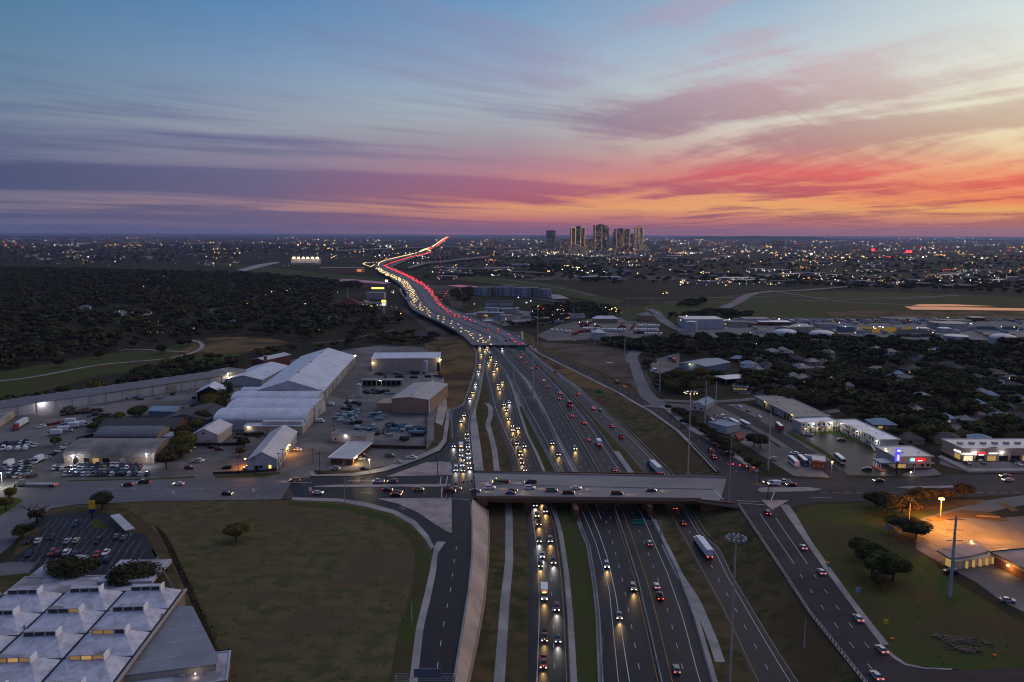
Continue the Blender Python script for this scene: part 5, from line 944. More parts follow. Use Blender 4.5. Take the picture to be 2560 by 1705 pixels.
for q in (a, c): MB().tube((q.x, q.y+.5, 0), (q.x, q.y+.5, 7.2), .2, 6).build('post', M['grey'], t_)
# billboard, fence walls
t_ = signboard((1053, 858), 14, 5.6, 11, mat('poster_face', (.30, .24, .25), (.22, .12, .12), .6, obj=True, stretch=(.2, 1, 6)), 'white and pink billboard on a single post above trees', name='billboard', post=.9, cat='billboard')
rp2 = raised('slope_paving', [(1098, 997), (1116, 998), (1118, 1020), (1106, 1065), (1095, 1060), (1088, 1056)], M['riprap'], .25, 'pale concrete slope paving beside the upper ramp', kind=None, cat='slope paving')
# wooden fence along the street edge of the works
def fence(pts, h_, label, m='wood', step=3., name='fence', z=0):
    w3 = [P(x, y, z) for x, y in pts]; t_ = empty(name, w3[0], 0, label, 'fence'); o = Vector(w3[0]); pb = MB(); rl = MB(); n = 0
    for a, c in zip(w3, w3[1:]):
        d = c-a; L = d.length; k_ = max(1, int(L/step)); rl.box(((a+c)/2-o+Vector((0, 0, h_*.5))), (L, .08, h_*.9), math.atan2(d.y, d.x))
        for i in range(k_):
            if n < 95: p = a.lerp(c, i/k_)-o; MB().box((p.x, p.y, h_/2), (.15, .15, h_)).build('post', M['dark'], t_); n += 1
    rl.build('panel', M[m], t_)
M['mesh_fence'] = mat('weathered_fence', (.05, .035, .03), (.03, .022, .02), .8)
fence([(910, 1120), (980, 1122), (1065, 1124), (1068, 1035)], 2.2, 'dark board fence round the steel yard', 'mesh_fence')
fence([(1098, 870), (1100, 990)], 2.4, 'dark fence right of the steel stores', 'mesh_fence', 6.)
fence([(533, 1186), (600, 1184), (660, 1180)], 1.4, 'low dark fence before the orange-lit lot', 'mesh_fence', 4.); fence([(662, 1180), (690, 1178), (692, 1172)], 1.8, 'reddish board fence at the workshop corner', 'redw'); fence([(485, 1115), (560, 1115), (612, 1113)], 2., 'dark wall behind the parked pickups', 'mesh_fence', 5.)
fence([(1870, 1070), (1912, 1095), (1950, 1118)], 1.2, 'pale low wall with posts beside the side street', 'concrete', 4.); fence([(2440, 1292), (2500, 1296)], .9, 'low tan wall before the diner lot', 'tan', 5.)
# ------------------------------------------------------------------ far country
sheet('wood_floor', [(-900, 900), (0, 925), (250, 880), (420, 860), (500, 843), (700, 846), (760, 856), (900, 848), (1000, 815), (1010, 795), (900, 775), (830, 735), (900, 722), (840, 706), (600, 685), (100, 672), (-900, 675)], D.materials['leaf_litter'], .15, 'dark ground beneath the great left wood')
sheet('meadow', [(1540, 770), (1700, 755), (1840, 735), (1960, 728), (2150, 730), (2380, 735), (2560, 745), (3200, 760), (3200, 800), (2560, 798), (2300, 797), (2000, 795), (1800, 800), (1650, 810), (1560, 800)], M['green'], .6, 'dark green levee meadow on the right')
sheet('meadow', [(2050, 775), (2250, 778), (2560, 778), (3300, 782), (3300, 802), (2560, 799), (2300, 797), (2080, 790)], M['dry'], .9, 'tan grass strip beyond the tank yard')
for px, wd in (([(1560, 746), (1680, 745), (1850, 743), (1960, 740), (2100, 745), (2300, 742), (2400, 738)], 8), ([(1920, 726), (2000, 738), (2060, 748), (2150, 757), (2300, 762)], 8), ([(1600, 755), (1800, 757), (2000, 752), (2250, 747), (2360, 741)], 6)): path('levee_road', px, wd, M['streetold'], 1.2, 'pale track along the levee')
sheet('levee', [(560, 655), (640, 665), (760, 677), (900, 690), (975, 700), (968, 706), (850, 700), (720, 688), (620, 678), (540, 664)], M['green'], .8, 'dark green levee bank curving toward the viaduct')
sheet('levee', [(1160, 690), (1280, 697), (1400, 712), (1500, 738), (1560, 752), (1540, 764), (1440, 745), (1330, 722), (1200, 707), (1140, 700)], M['green'], .8, 'dark green levee bank right of the viaduct')
path('levee_road', [(1150, 697), (1250, 699), (1330, 709), (1420, 724), (1485, 740)], 7, M['streetold'], 1.5, 'pale track on the levee behind the apartments')
sheet('river', [(592, 675), (640, 662), (690, 654), (702, 656), (660, 666), (612, 678)], M['concrete'], .9, 'pale strip of river left of the stadium')  # pale sky sheen on the water is put into the colour
sheet('river', [(848, 699), (870, 697), (930, 702), (985, 707), (960, 710), (900, 706), (852, 704)], M['water'], 1., 'thin strip of river below the levee')
sheet('river', [(1117, 713), (1150, 712), (1195, 716), (1192, 721), (1140, 717)], M['water'], 1., 'thin strip of river left of the apartments')
sheet('pond', [(2260, 766), (2330, 766), (2560, 771), (3100, 774), (3100, 779), (2560, 776.5), (2280, 774)], M['water'], 1.2, 'long pond reflecting the bright sky on the right'); sheet('pond', [(2280, 763.5), (2300, 760.5), (2380, 760.5), (2490, 765.5), (2400, 766), (2300, 765)], M['water'], 1.3, 'upper arm of the bright pond')
sheet('paved_terrace', [(1376, 735), (1400, 737), (1424, 746), (1380, 748)], M['concrete'], 1.2, 'pale construction apron beside the apartments')
sheet('yard', [(1340, 838), (1400, 812), (1480, 797), (1560, 793), (1640, 795), (1652, 850), (1600, 862), (1480, 850), (1370, 852)], M['lot'], .3, 'paved yard full of red trucks')
sheet('yard', [(1700, 815), (1720, 797), (1850, 797), (1990, 795), (2300, 797), (2560, 800), (3000, 803), (3000, 850), (2560, 850), (2200, 848), (1950, 850), (1800, 846), (1690, 842)], M['streetold'], .3, 'paved storage yards behind the tanks')
sheet('meadow', [(1180, 775), (1200, 766), (1280, 768), (1300, 772), (1240, 785), (1170, 782)], M['green'], .4, 'green lawn right of the viaduct')
sheet('yard', [(1140, 780), (1180, 786), (1300, 776), (1360, 782), (1400, 800), (1330, 815), (1260, 815), (1200, 795)], M['lot'], .45, 'grey yards right of the viaduct')
path('road', [(1745, 838), (1690, 820), (1655, 798), (1640, 780), (1620, 772)], 14, M['streetold'], .9, 'straight road running away past the truck yard'); path('road', [(1810, 770), (1840, 756), (1880, 735), (1930, 729), (2000, 726), (2100, 718), (2170, 712), (2200, 710)], 20, M['streetold'], 1.6, 'far road climbing right across the meadow')
path('road', [(1280, 738), (1380, 752), (1440, 758), (1500, 770)], 8, M['streetold'], 1., 'road below the apartments')
for x0_, y0_, x1_, y1_ in ((980, 712, 1180, 735), (1110, 735, 1150, 770), (1280, 680, 1560, 700), (1600, 690, 1900, 700)): sheet('field', [(x0_, y0_), (x1_, y0_+2), (x1_+10, y1_), (x0_+20, y1_)], M['dirt'], .5, 'bare brownish ground beyond the viaduct')
# procedural lit facade
def facade(name, c1, c2, lit, fx=4., fz=3.4, es=1.6):
    m = D.materials.new(name); m.use_nodes = True; nt = m.node_tree; b = nt.nodes['Principled BSDF']; q = NB(nt)
    s_ = q.n('ShaderNodeSeparateXYZ'); nt.links.new(q.n('ShaderNodeTexCoord').outputs['Object'], s_.inputs[0])
    u_ = q.m('DIVIDE', q.m('ADD', s_.outputs[0], q.m('MULTIPLY', s_.outputs[1], 1.03)), fx); v_ = q.m('DIVIDE', s_.outputs[2], fz)
    wn = q.n('ShaderNodeTexWhiteNoise', noise_dimensions='3D'); oi = q.n('ShaderNodeObjectInfo'); nt.links.new(q.xyz(q.m('FLOOR', u_), q.m('FLOOR', v_), oi.outputs['Random']), wn.inputs[0])
    win = q.m('MULTIPLY', q.m('LESS_THAN', q.m('ABSOLUTE', q.m('SUBTRACT', q.m('FRACT', u_), .5)), .32), q.m('LESS_THAN', q.m('ABSOLUTE', q.m('SUBTRACT', q.m('FRACT', v_), .5)), .28))
    nt.links.new(q.mix(win, c1, c2), b.inputs['Base Color']); b.inputs['Roughness'].default_value = .5
    nt.links.new(q.m('MULTIPLY', q.m('MULTIPLY', win, q.m('GREATER_THAN', wn.outputs[0], 1-lit)), es), b.inputs['Emission Strength']); b.inputs['Emission Color'].default_value = (1, .68, .32, 1)
    m.cycles.emission_sampling = 'NONE'; return m
FC = [facade('pale_facade', (.26, .235, .23), (.05, .05, .06), .07), facade('brown_facade', (.15, .10, .085), (.03, .03, .035), .07), facade('grey_facade', (.17, .17, .19), (.035, .04, .05), .08), facade('glass_facade', (.02, .05, .07), (.02, .07, .09), .05, 3., 3.6)]
KE = {}
def pxbox(name, x0_, x1_, yt, yb, dep, m, label, cat='building', roofm=None, parts=True, group=None, hip=False, z=0.):
    "box building from its picture extent: base line at yb, top at yt"
    a, c = P(x0_, yb, z), P(x1_, yb, z); k_ = a.y/ray(x0_, yt).y; h_ = max(2.5, H+ray(x0_, yt).z*k_)-z; L = (c-a).length; rz = math.atan2(c.y-a.y, c.x-a.x)
    e = empty(name, a, rz, label, cat, group); MB().frus(0, h_, (0, L, 0, dep), (0, L, 0, dep)).build('wall', m, e)
    if hip: MB().frus(h_+.01, h_+min(5, dep*.25), (-.6, L+.6, -.6, dep+.6), (dep*.4, L-dep*.4, dep*.45, dep*.55)).build('roof', roofm or M['roofd'], e)
    else: MB().frus(h_+.01, h_+.6, (-.3, L+.3, -.3, dep+.3), (-.3, L+.3, -.3, dep+.3)).build('roof', roofm or M['tar'], e)
    return e, h_, L
# downtown
def outline(e, L, h_, xs, hs=None, y=-1., n=1.3, both=True, dots=True, z0_=6):
    for x in xs:
        mb = MB(); st_ = 8. if dots else 0
        if dots:
            z = z0_
            while z < h_: mb.box((x, y, z), (3.4, 2.2, 3.6)); z += st_
        else: mb.box((x, y, (h_+z0_)/2), (n, 2, h_-z0_))
        mb.build('light_string', M['garland'], e)
e, h_, L = pxbox('office_tower', 1368, 1386, 576, 624, 40, FC[3], 'slim dark teal tower, leftmost of the downtown group', 'tower')
MB().frus(0, h_*.97, (L+.1, L+12, 6, 36), (L+.1, L+12, 6, 36)).build('annexe', FC[2], e)
e, h_, L = pxbox('office_tower', 1428, 1462, 569, 628, 50, FC[3], 'broad teal tower outlined in yellow bulbs with a raised centre bay', 'tower'); outline(e, L, h_, (1, L-1), dots=False, n=2.6)
MB().box((L/2, -1., h_-1), (L, 2, 2.6)).build('light_string', M['garland'], e); MB().frus(40, h_+10, (L*.28, L*.68, -6, 10), (L*.28, L*.68, -6, 10)).build('centre_bay', FC[3], e)
for x in (L*.28, L*.68): MB().box((x, -7, (h_+50)/2), (2.6, 2, h_-40)).build('light_string', M['garland'], e)
MB().box((L*.48, -7, 42), (L*.4, 2, 2.6)).build('light_string', M['garland'], e)
e, h_, L = pxbox('office_tower', 1487, 1519, 563, 630, 50, FC[3], 'tallest dark tower with stepped top and bulbs up its edges', 'tower'); outline(e, L, h_, (2, L*.52, L-2, L*.86))
MB().frus(h_, h_+8, (L*.35, L*.62, 5, 40), (L*.35, L*.62, 5, 40)).build('crown', FC[1], e); MB().frus(0, h_*.86, (L*.64, L*1.0, -8, -.1), (L*.64, L*1.0, -8, -.1)).build('wing', FC[3], e); MB().frus(0, h_*.93, (L+.1, L+10, 5, 45), (L+.1, L+10, 5, 45)).build('wing', FC[1], e)
e, h_, L = pxbox('office_tower', 1540, 1574, 572, 626, 55, FC[1], 'wide bronze tower with two bulb strings, right of the tallest', 'tower'); outline(e, L, h_, (2, L*.5, L-2)); MB().frus(h_, h_+5, (L*.25, L*.45, 5, 40), (L*.25, L*.45, 5, 40)).build('crown', FC[1], e)
MB().frus(0, h_*.86, (-14, -.1, 5, 45), (-14, -.1, 5, 45)).build('wing', FC[3], e)
e, h_, L = pxbox('office_tower', 1589, 1607, 568, 622, 40, FC[2], 'narrow grey tower with a small penthouse, rightmost of the tall ones', 'tower'); outline(e, L, h_, (1, L*.42, L-1), dots=False, n=2.6); MB().frus(h_, h_+13, (L*.35, L*.68, 8, 30), (L*.35, L*.68, 8, 30)).build('penthouse', FC[1], e); MB().box((L/2, -1, h_-1), (L, 2, 2.4)).build('light_string', M['garland'], e)
for i, (x0_, x1_, yt, yb, k_, lab) in enumerate(((1403, 1426, 598, 622, 1, 'brown mid-rise left of the outlined teal tower'), (1463, 1483, 598, 624, 1, 'brown mid-rise right of the outlined teal tower'), (1577, 1588, 584, 618, 1, 'dark slab between the bronze tower and narrow tower'), (1590, 1622, 610, 632, 2, 'grey block in front of the narrow tower'), (1732, 1755, 610, 633, 1, 'paired brown block right of downtown'), (1655, 1676, 602, 623, 2, 'grey mid-rise with sloping lights right of downtown'), (1685, 1714, 614, 630, 0, 'pale low block right of downtown'), (1937, 1962, 602, 632, 0, 'isolated yellow-lit tower far right of downtown'), (1880, 1915, 606, 622, 2, 'stepped block left of the isolated tower'), (1425, 1450, 612, 636, 0, 'pale old block at the foot of the teal tower'), (1452, 1474, 616, 636, 0, 'second pale block at the foot of the teal tower'), (1354, 1372, 606, 624, 3, 'low teal block beside the leftmost tower'), (1545, 1580, 618, 634, 1, 'brown base block under the bronze tower'), (1500, 1540, 628, 640, 2, 'long grey podium below the tallest tower'), (1808, 1816, 606, 622, 0, 'small white tower in the right distance'), (1570, 1610, 640, 650, 0, 'white hall among trees below downtown'), (2242, 2300, 624, 640, 2, 'bulky grey hall with a red sign in the right distance'), (2166, 2198, 620, 634, 1, 'brown hall left of the red sign hall'), (1222, 1245, 602, 622, 1, 'brown slab left of downtown'), (1240, 1262, 594, 604, 0, 'far pale slab left of downtown'))):
    e, h_, L = pxbox('city_block', x0_, x1_, yt, yb, 40, FC[k_], lab)
    if 'red sign' in lab: MB().box((L*.5, -2, h_-12), (L*.26, 1, 14)).build('sign_panel', M['redsign'], e)
e, h_, L = pxbox('city_block', 1262, 1345, 626, 634, 40, FC[2], 'long low hall with a red glow left of downtown')
for x0_, x1_, yt, yb, lab in ((1087, 1101, 626, 646, 'left pair of pale grain silos by the far flyover'), (1112, 1124, 629, 646, 'right pale grain silo by the far flyover')):
    a = P((x0_+x1_)/2, yb); k_ = a.y/ray(x0_, yt).y; h_ = H+ray(x0_, yt).z*k_; e = empty('grain_silo', a, 0, lab, 'silo'); w_ = (P(x1_, yb)-P(x0_, yb)).length
    for q in (-.25, .25): MB().cyl((q*w_, 0, 0), w_*.25, h_, 12).build('barrel', M['concrete'], e)
    MB().box((0, 0, h_+3), (w_*.9, 6, 6)).build('headhouse', M['concrete'], e)
# stadium stand with lights
a = P(726, 660); e = empty('grandstand', a, 0, 'sports ground stand with a row of blazing floodlights', 'stadium'); w_ = (P(800, 660)-a).length; MB().add([(0, 0, 0), (w_, 0, 0), (w_, 30, 0), (0, 30, 0), (0, 2, 4), (w_, 2, 4), (w_, 30, 22), (0, 30, 22)], [(0, 1, 5, 4), (4, 5, 6, 7), (1, 2, 6, 5), (3, 0, 4, 7)]).build('stand', M['concrete'], e)
for i in range(6): MB().box((w_*(.1+.16*i), 12, 24), (8, 2, 6)).build('floodlight', M['warm'], e)
for i in range(9): MB().tube((w_*i/8, 32, 0), (w_*i/8, 32, 38), .6, 4).build('mast', M['grey'], e)
e, h_, L = pxbox('long_warehouse', 797, 906, 670, 682, 60, M['tan'], 'long pinkish windowless warehouse left of the hairpin ramp'); MB().box((L*.93, -1, h_*.5), (L*.1, 1, h_*.5)).build('lit_door', M['amber'] if 0 else emat('orange_glow', (1, .3, .1), .8), e)
# apartments
apc = [panel('blue_render', (.16, .22, .34), (.05, .06, .08), 5., 0), panel('white_render', (.42, .42, .44), (.06, .07, .09), 5., 0), panel('grey_render', (.26, .28, .32), (.05, .06, .08), 5., 0), panel('brick_render', (.16, .09, .07), (.05, .04, .04), 5., 0)]
for x0_, x1_, yt, yb, dep in ((1187, 1236, 719, 739, 22), (1240, 1283, 719, 740, 22), (1286, 1346, 720, 744, 24), (1350, 1379, 724, 746, 20), (1255, 1300, 714, 728, 20)):
    e, h_, L = pxbox('apartment_block', x0_, x1_, yt, yb, dep, apc[2], {1187: 'leftmost blue and white apartment block', 1240: 'second blue and white apartment block from the left', 1286: 'longest blue and white apartment block', 1350: 'rightmost grey apartment block beside the pale apron', 1255: 'apartment block in the back row'}[x0_], 'apartments', group='apartment blocks by the levee')
    n = int(L/7)
    for i in range(n):
        if i % 2 == 0: MB().box(((i+.5)*L/n, -.6, h_*.5), (L/n*.8, 1.2, h_+.8)).build('bay', apc[(0, 1, 3)[(i//2) % 3]], e)
    for fl in range(4):
        mb = MB()
        for i in range(n): mb.box(((i+.5)*L/n, -1.25 if i % 2 == 0 else -.06, 2+fl*h_/4.2), (L/n*.4, .1, 1.7))
        mb.build('window', M['glass'] if fl % 2 else M['litwin'] if x0_ == 1255 else M['glass'], e)
e, h_, L = pxbox('long_house', 1213, 1245, 756, 764, 14, M['wallw'], 'left long white house with a dark hipped roof', 'house', hip=True); e, h_, L = pxbox('long_house', 1248, 1282, 756, 765, 14, M['wallw'], 'right long white house with a dark hipped roof', 'house', hip=True)
e, h_, L = pxbox('open_garage', 1255, 1288, 774, 787, 12, M['wallc'], 'grey car-wash building with a pale tower', 'building'); MB().frus(0, h_+3, (L, L+6, 0, 8), (L, L+6, 0, 8)).build('tower', M['wallw'], e)
e, h_, L = pxbox('yellow_sign_hall', 929, 960, 720, 726, 20, M['wallc'], 'hall with a glowing yellow sign band beyond the wood', 'building'); MB().box((L/2, -1, h_), (L, .6, 3)).build('sign_panel', M['ysign'], e)
e, h_, L = pxbox('grey_hall', 915, 960, 733, 748, 30, M['wallc'], 'grey flat-roofed hall below the glowing yellow sign', 'building')
e, h_, L = pxbox('motel_block', 885, 966, 757, 766, 12, M['wallc'], 'cream motel block with lit doors beyond the wood', 'motel')
for i in range(9): MB().box((L*(.06+.11*i), -.3, h_*.4), (1.4, .3, 1.8)).build('lit_door', M['litwin2'], e)
e, h_, L = pxbox('church_hall', 840, 898, 762, 768, 34, M['redw'], 'hall with a big dark red tent-like roof and thin spire', 'hall'); MB().frus(h_+.02, h_+10, (-3, L+3, -3, 37), (L*.4, L*.5, 15, 19)).build('upper_roof', mat('red_shingles', (.085, .018, .02)), e); MB().tube((L*.45, 17, h_+9), (L*.45, 17, h_+28), .9, 6, .1).build('spire', M['wallw'], e)
t_ = empty('lit_pylon_sign', P(960, 783), 0, 'tall pylon sign with a yellow panel over a white and blue panel', 'sign'); MB().box((0, 0, 6), (1.2, 1, 12)).build('post', M['white'], t_); MB().box((0, 0, 18.3), (7, 1, 4)).build('panel', emat('yellow_lit_panel', (1, .75, .15), 1.5), t_); MB().box((0, 0, 13.5), (5.6, 1, 3.6)).build('panel', emat('white_lit_panel', (.7, .85, 1), 1.2), t_)
for x, lab in ((905, 'glowing white ball lamp by the river bend'),): lampspot(P(966, 702, 12), M['warm'], 0, (1, 1, .8), r=3, kind='flood_lamp', label=lab)
# tanks
def tank(x0_, x1_, yt, yb, dome, label):
    c = (P(x0_, yb)+P(x1_, yb))/2; r = (P(x1_, yb)-P(x0_, yb)).length/2; k_ = c.y/ray(x0_, yt).y; h_ = H+ray((x0_+x1_)/2, yt).z*k_; c.y += r
    e = empty('storage_tank', c, 0, label, 'storage tank'); mt_ = M['tankw']; MB().cyl((0, 0, 0), r, h_-dome, 28, cap=False).build('shell', mt_, e)
    v = []; n = 28
    for j in range(6): a = j/5*math.pi/2; v += [((r+.1)*math.cos(a)*math.cos(2*math.pi*i/n), (r+.1)*math.cos(a)*math.sin(2*math.pi*i/n), h_-dome+dome*math.sin(a)) for i in range(n)]
    MB().add(v, [(j*n+i, j*n+(i+1) % n, (j+1)*n+(i+1) % n, (j+1)*n+i) for j in range(5) for i in range(n)]).build('dome', mt_, e); MB().cyl((0, 0, h_-dome-.1), r+.3, .4, n, cap=False).build('rim', M['grey'], e)
    st = MB(); [st.tube((r*1.02*math.cos(-1.9+.05*i), r*1.02*math.sin(-1.9+.05*i), h_*i/22), (r*1.02*math.cos(-1.85+.05*i), r*1.02*math.sin(-1.85+.05*i), h_*(i+1)/22), .25, 4) for i in range(18)]; st.build('stair', M['grey'], e)
M['tankw'] = mat('tank_paint', (.40, .40, .42), (.30, .30, .33), .2, obj=True, rough=.5)
for q in ((1717, 1746, 804, 831, .8, 'cream cylindrical tank lit by floodlights'), (1942, 2004, 826, 846, 5, 'left of the two domed white tanks'), (2035, 2098, 829, 848, 5, 'right of the two domed white tanks'), (2376, 2434, 840, 863, 1.5, 'flat-topped white tank at the tree edge'), (2494, 2556, 838, 864, 5, 'domed white tank nearest the right edge')): tank(*q)
for px, hh, r_, lab in (((897, 992), 9.5, 2., 'white upright silo in the works yard'), ((1064, 934), 11, 1.8, 'white upright silo in front of the long store')):
    e = empty('silo', P(*px), 0, lab, 'silo'); MB().cyl((0, 0, 1.6), r_, hh-1.6, 16).build('barrel', M['tankw'], e); MB().cyl((0, 0, hh), r_, .9, 16, .3).build('cap', M['tankw'], e)
    for a in (0, 2.1, 4.2): MB().tube((r_*.8*math.cos(a), r_*.8*math.sin(a), 0), (r_*.8*math.cos(a), r_*.8*math.sin(a), 1.7), .15, 4).build('leg', M['grey'], e)
# industrial band
IB = [(1712, 1808, 799, 822, 40, 'wallw', 'roofc', 'long white plant building with roof gear behind the cream tank'), (1826, 1870, 806, 818, 20, 'wallc', 'tar', 'small grey plant shed right of the plant building'), (1484, 1545, 797, 807, 14, 'wallt', 'roofw', 'long tan shed with white roof in the truck yard'), (1602, 1634, 789, 803, 24, 'wallt', 'roofg', 'sandy two-storey house at the truck yard'), (1483, 1512, 832, 850, 22, 'wallw', 'roofw', 'white gabled shed at the front of the truck yard'),
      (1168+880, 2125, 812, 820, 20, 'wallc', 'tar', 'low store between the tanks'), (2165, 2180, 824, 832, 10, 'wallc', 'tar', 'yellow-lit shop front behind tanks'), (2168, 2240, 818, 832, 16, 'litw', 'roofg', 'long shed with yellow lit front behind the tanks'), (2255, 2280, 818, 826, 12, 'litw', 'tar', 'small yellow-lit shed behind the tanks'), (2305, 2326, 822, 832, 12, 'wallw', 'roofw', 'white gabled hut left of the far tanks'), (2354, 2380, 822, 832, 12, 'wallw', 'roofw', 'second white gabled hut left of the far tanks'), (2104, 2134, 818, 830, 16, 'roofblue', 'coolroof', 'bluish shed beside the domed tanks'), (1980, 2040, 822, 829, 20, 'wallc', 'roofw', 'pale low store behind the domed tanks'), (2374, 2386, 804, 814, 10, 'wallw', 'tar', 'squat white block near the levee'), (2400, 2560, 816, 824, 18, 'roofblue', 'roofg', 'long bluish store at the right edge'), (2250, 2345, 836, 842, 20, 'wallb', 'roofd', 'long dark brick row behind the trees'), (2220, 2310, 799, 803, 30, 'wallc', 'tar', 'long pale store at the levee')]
M['litw'] = emat('yellow_lit_wall', (1, .6, .08), .16)  # the wall itself glows, lamplight on it put into the material
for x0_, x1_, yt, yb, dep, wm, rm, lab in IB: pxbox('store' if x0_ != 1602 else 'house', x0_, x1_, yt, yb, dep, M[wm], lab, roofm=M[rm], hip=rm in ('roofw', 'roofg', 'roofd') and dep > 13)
TQ = random.Random(31)
for i, (xa, xb, ya, yb, n, z_) in enumerate(((1840, 2560, 800, 812, 70, 'storage yard by the levee'), (1150, 1420, 782, 812, 22, 'grey yards right of the viaduct'), (1880, 2560, 820, 846, 34, 'band of yards behind the tanks'), (1560, 2000, 690, 712, 26, 'car lot beyond the meadow'))):
    cols = [('white', 'wallw'), ('grey', 'roofg'), ('tan', 'wallt'), ('bluish', 'coolroof'), ('cream', 'wallc')]
    pm_ = {c: MB().frus(1, 3.8, (-6.5, 6.5, -1.3, 1.3), (-6.5, 6.5, -1.3, 1.3)).frus(0, .99, (-6, -3, -1.1, 1.1), (-6, -3, -1.1, 1.1)).mesh('trailer', M[m]) for c, m in cols}
    for j in range(n):
        c, m = TQ.choice(cols); rowi = j % 3; x = lerp(xa, xb, (j+TQ.random()*.7)/n); y = lerp(ya, yb, (rowi+.5+TQ.uniform(-.1, .1))/3)
        o = D.objects.new('parked_trailer', pm_[c]); COL.objects.link(o); o.location = P(x, y, .4); o.rotation_euler = (0, 0, TQ.choice([0, 1.57])+TQ.uniform(-.1, .1)); tag(o, f'{c} trailer parked in the {z_}, {("far", "middle", "near")[rowi]} row', 'trailer', 'trailers in the '+z_)
for j in range(34):
    xa, xb, ya, yb, z_ = [(1140, 1420, 780, 815, 'right of the viaduct'), (1700, 2560, 806, 842, 'among the tank yards'), (1300, 1560, 664, 700, 'below downtown'), (1650, 2560, 690, 722, 'beyond the meadow')][j % 4]; x, y = TQ.uniform(xa, xb), TQ.uniform(ya, yb); c, m = TQ.choice([('white', 'wallw'), ('cream', 'wallc'), ('tan', 'wallt'), ('brick', 'wallb')]); w_ = TQ.uniform(16, 44)*(1 if y > 780 else 1.8); h_ = TQ.uniform(4, 8); dd = TQ.uniform(10, 22)
    e = empty('small_store', P(x, y, .3), TQ.uniform(-.25, .25), f'{"low" if h_ < 6 else "tall"} {c} store {z_}, {ordw(j//4+1)} of its kind', 'building'); MB().frus(0, h_, (0, w_, 0, dd), (0, w_, 0, dd)).build('wall', M[m], e); MB().frus(h_+.01, h_+.5, (-.4, w_+.4, -.4, dd+.4), (-.4, w_+.4, -.4, dd+.4)).build('roof', M[TQ.choice(['tar', 'roofw', 'roofg', 'coolroof'])], e)
    MB().frus(.3, h_*.6, (w_*.3, w_*.42, -.1, .05), (w_*.3, w_*.42, -.1, .05)).build('door', M['litwin'] if j % 3 == 0 else M['black'], e)
# houses among the trees, right
HR = random.Random(11); hc = ['wallw', 'wallb', 'walls', 'wallc', 'wallt']; hl = {'wallw': 'white', 'wallb': 'brick', 'walls': 'sandy', 'wallc': 'cream', 'wallt': 'tan'}
HS = [(2184, 2240, 1052, 1074, 14), (2262, 2310, 1088, 1112, 14), (2340, 2400, 1086, 1110, 14), (2420, 2470, 1090, 1112, 12), (1868, 1890, 918, 930, 10), (1890, 1916, 920, 934, 10), (1960, 1980, 880, 890, 9), (2106, 2126, 912, 922, 9), (2240, 2262, 925, 945, 9), (2256, 2280, 935, 955, 9), (2470, 2540, 925, 945, 26), (1966, 1990, 968, 982, 9), (2108, 2132, 962, 975, 9), (1830, 1860, 892, 905, 9), (2300, 2330, 890, 905, 9), (2350, 2385, 900, 920, 9), (2190, 2210, 870, 880, 9)]
for i in range(58): x = HR.uniform(1850, 2550); y = HR.uniform(875, 1080); HS.append((x, x+HR.uniform(22, 34), y-HR.uniform(9, 12), y, 11)) if not (x < 2230 and y > 960) else None
LB = ['nearest the motel office', 'behind the motel office', 'behind the shop row', 'right behind the shop row', 'with a lit porch', 'beside the lit porch', 'far up the slope', 'with the bluish roof', 'half hidden, upper', 'half hidden, lower', 'the largest at the right edge', 'left by the lane', 'below the bluish roof', 'near the blue warehouse', 'in the middle of the wood', 'right of the middle of the wood', 'close to the tanks']
for i, (x0_, x1_, yt, yb, dep) in enumerate(HS):
    c_ = hc[HR.randrange(5)]; rm = HR.choice(['roofd', 'roofd', 'roofg', 'coolroof', 'roofb']); a, c = P(x0_, yb), P(x1_, yb); L = (c-a).length; rz = HR.uniform(-.5, .5)
    e = empty('house', a, rz, f'{hl[c_]} bungalow among the trees, {LB[i]}' if i < len(LB) else f'small {hl[c_]} bungalow mostly hidden by trees', 'house', 'houses among the trees'); h_ = 3.2
    MB().frus(0, h_, (0, L, 0, dep), (0, L, 0, dep)).build('wall', M[c_], e); MB().frus(h_+.01, h_+2.6, (-.6, L+.6, -.6, dep+.6), (dep*.35, L-dep*.35, dep*.47, dep*.53)).build('roof', M[rm], e)
    MB().frus(.9, 2.3, (L*.2, L*.38, -.06, .05), (L*.2, L*.38, -.06, .05)).build('window', M['litwin'] if i % 4 == 0 else M['glass'], e); MB().frus(0, 2.2, (L*.55, L*.65, -.06, .05), (L*.55, L*.65, -.06, .05)).build('door', M['door'], e)
for i in range(16):
    x = HR.uniform(180, 860); y = HR.uniform(760, 815); e = empty('house', P(x, y), HR.uniform(-.6, .6), 'pale cottage glimpsed between the dark trees on the left', 'house', 'cottages in the left wood'); L = 14
    MB().frus(0, 4, (0, L, 0, 10), (0, L, 0, 10)).build('wall', M['wallw'], e); MB().frus(4.01, 7, (-.6, L+.6, -.6, 10.6), (4, L-4, 4.8, 5.2)).build('roof', M['roofg'], e)
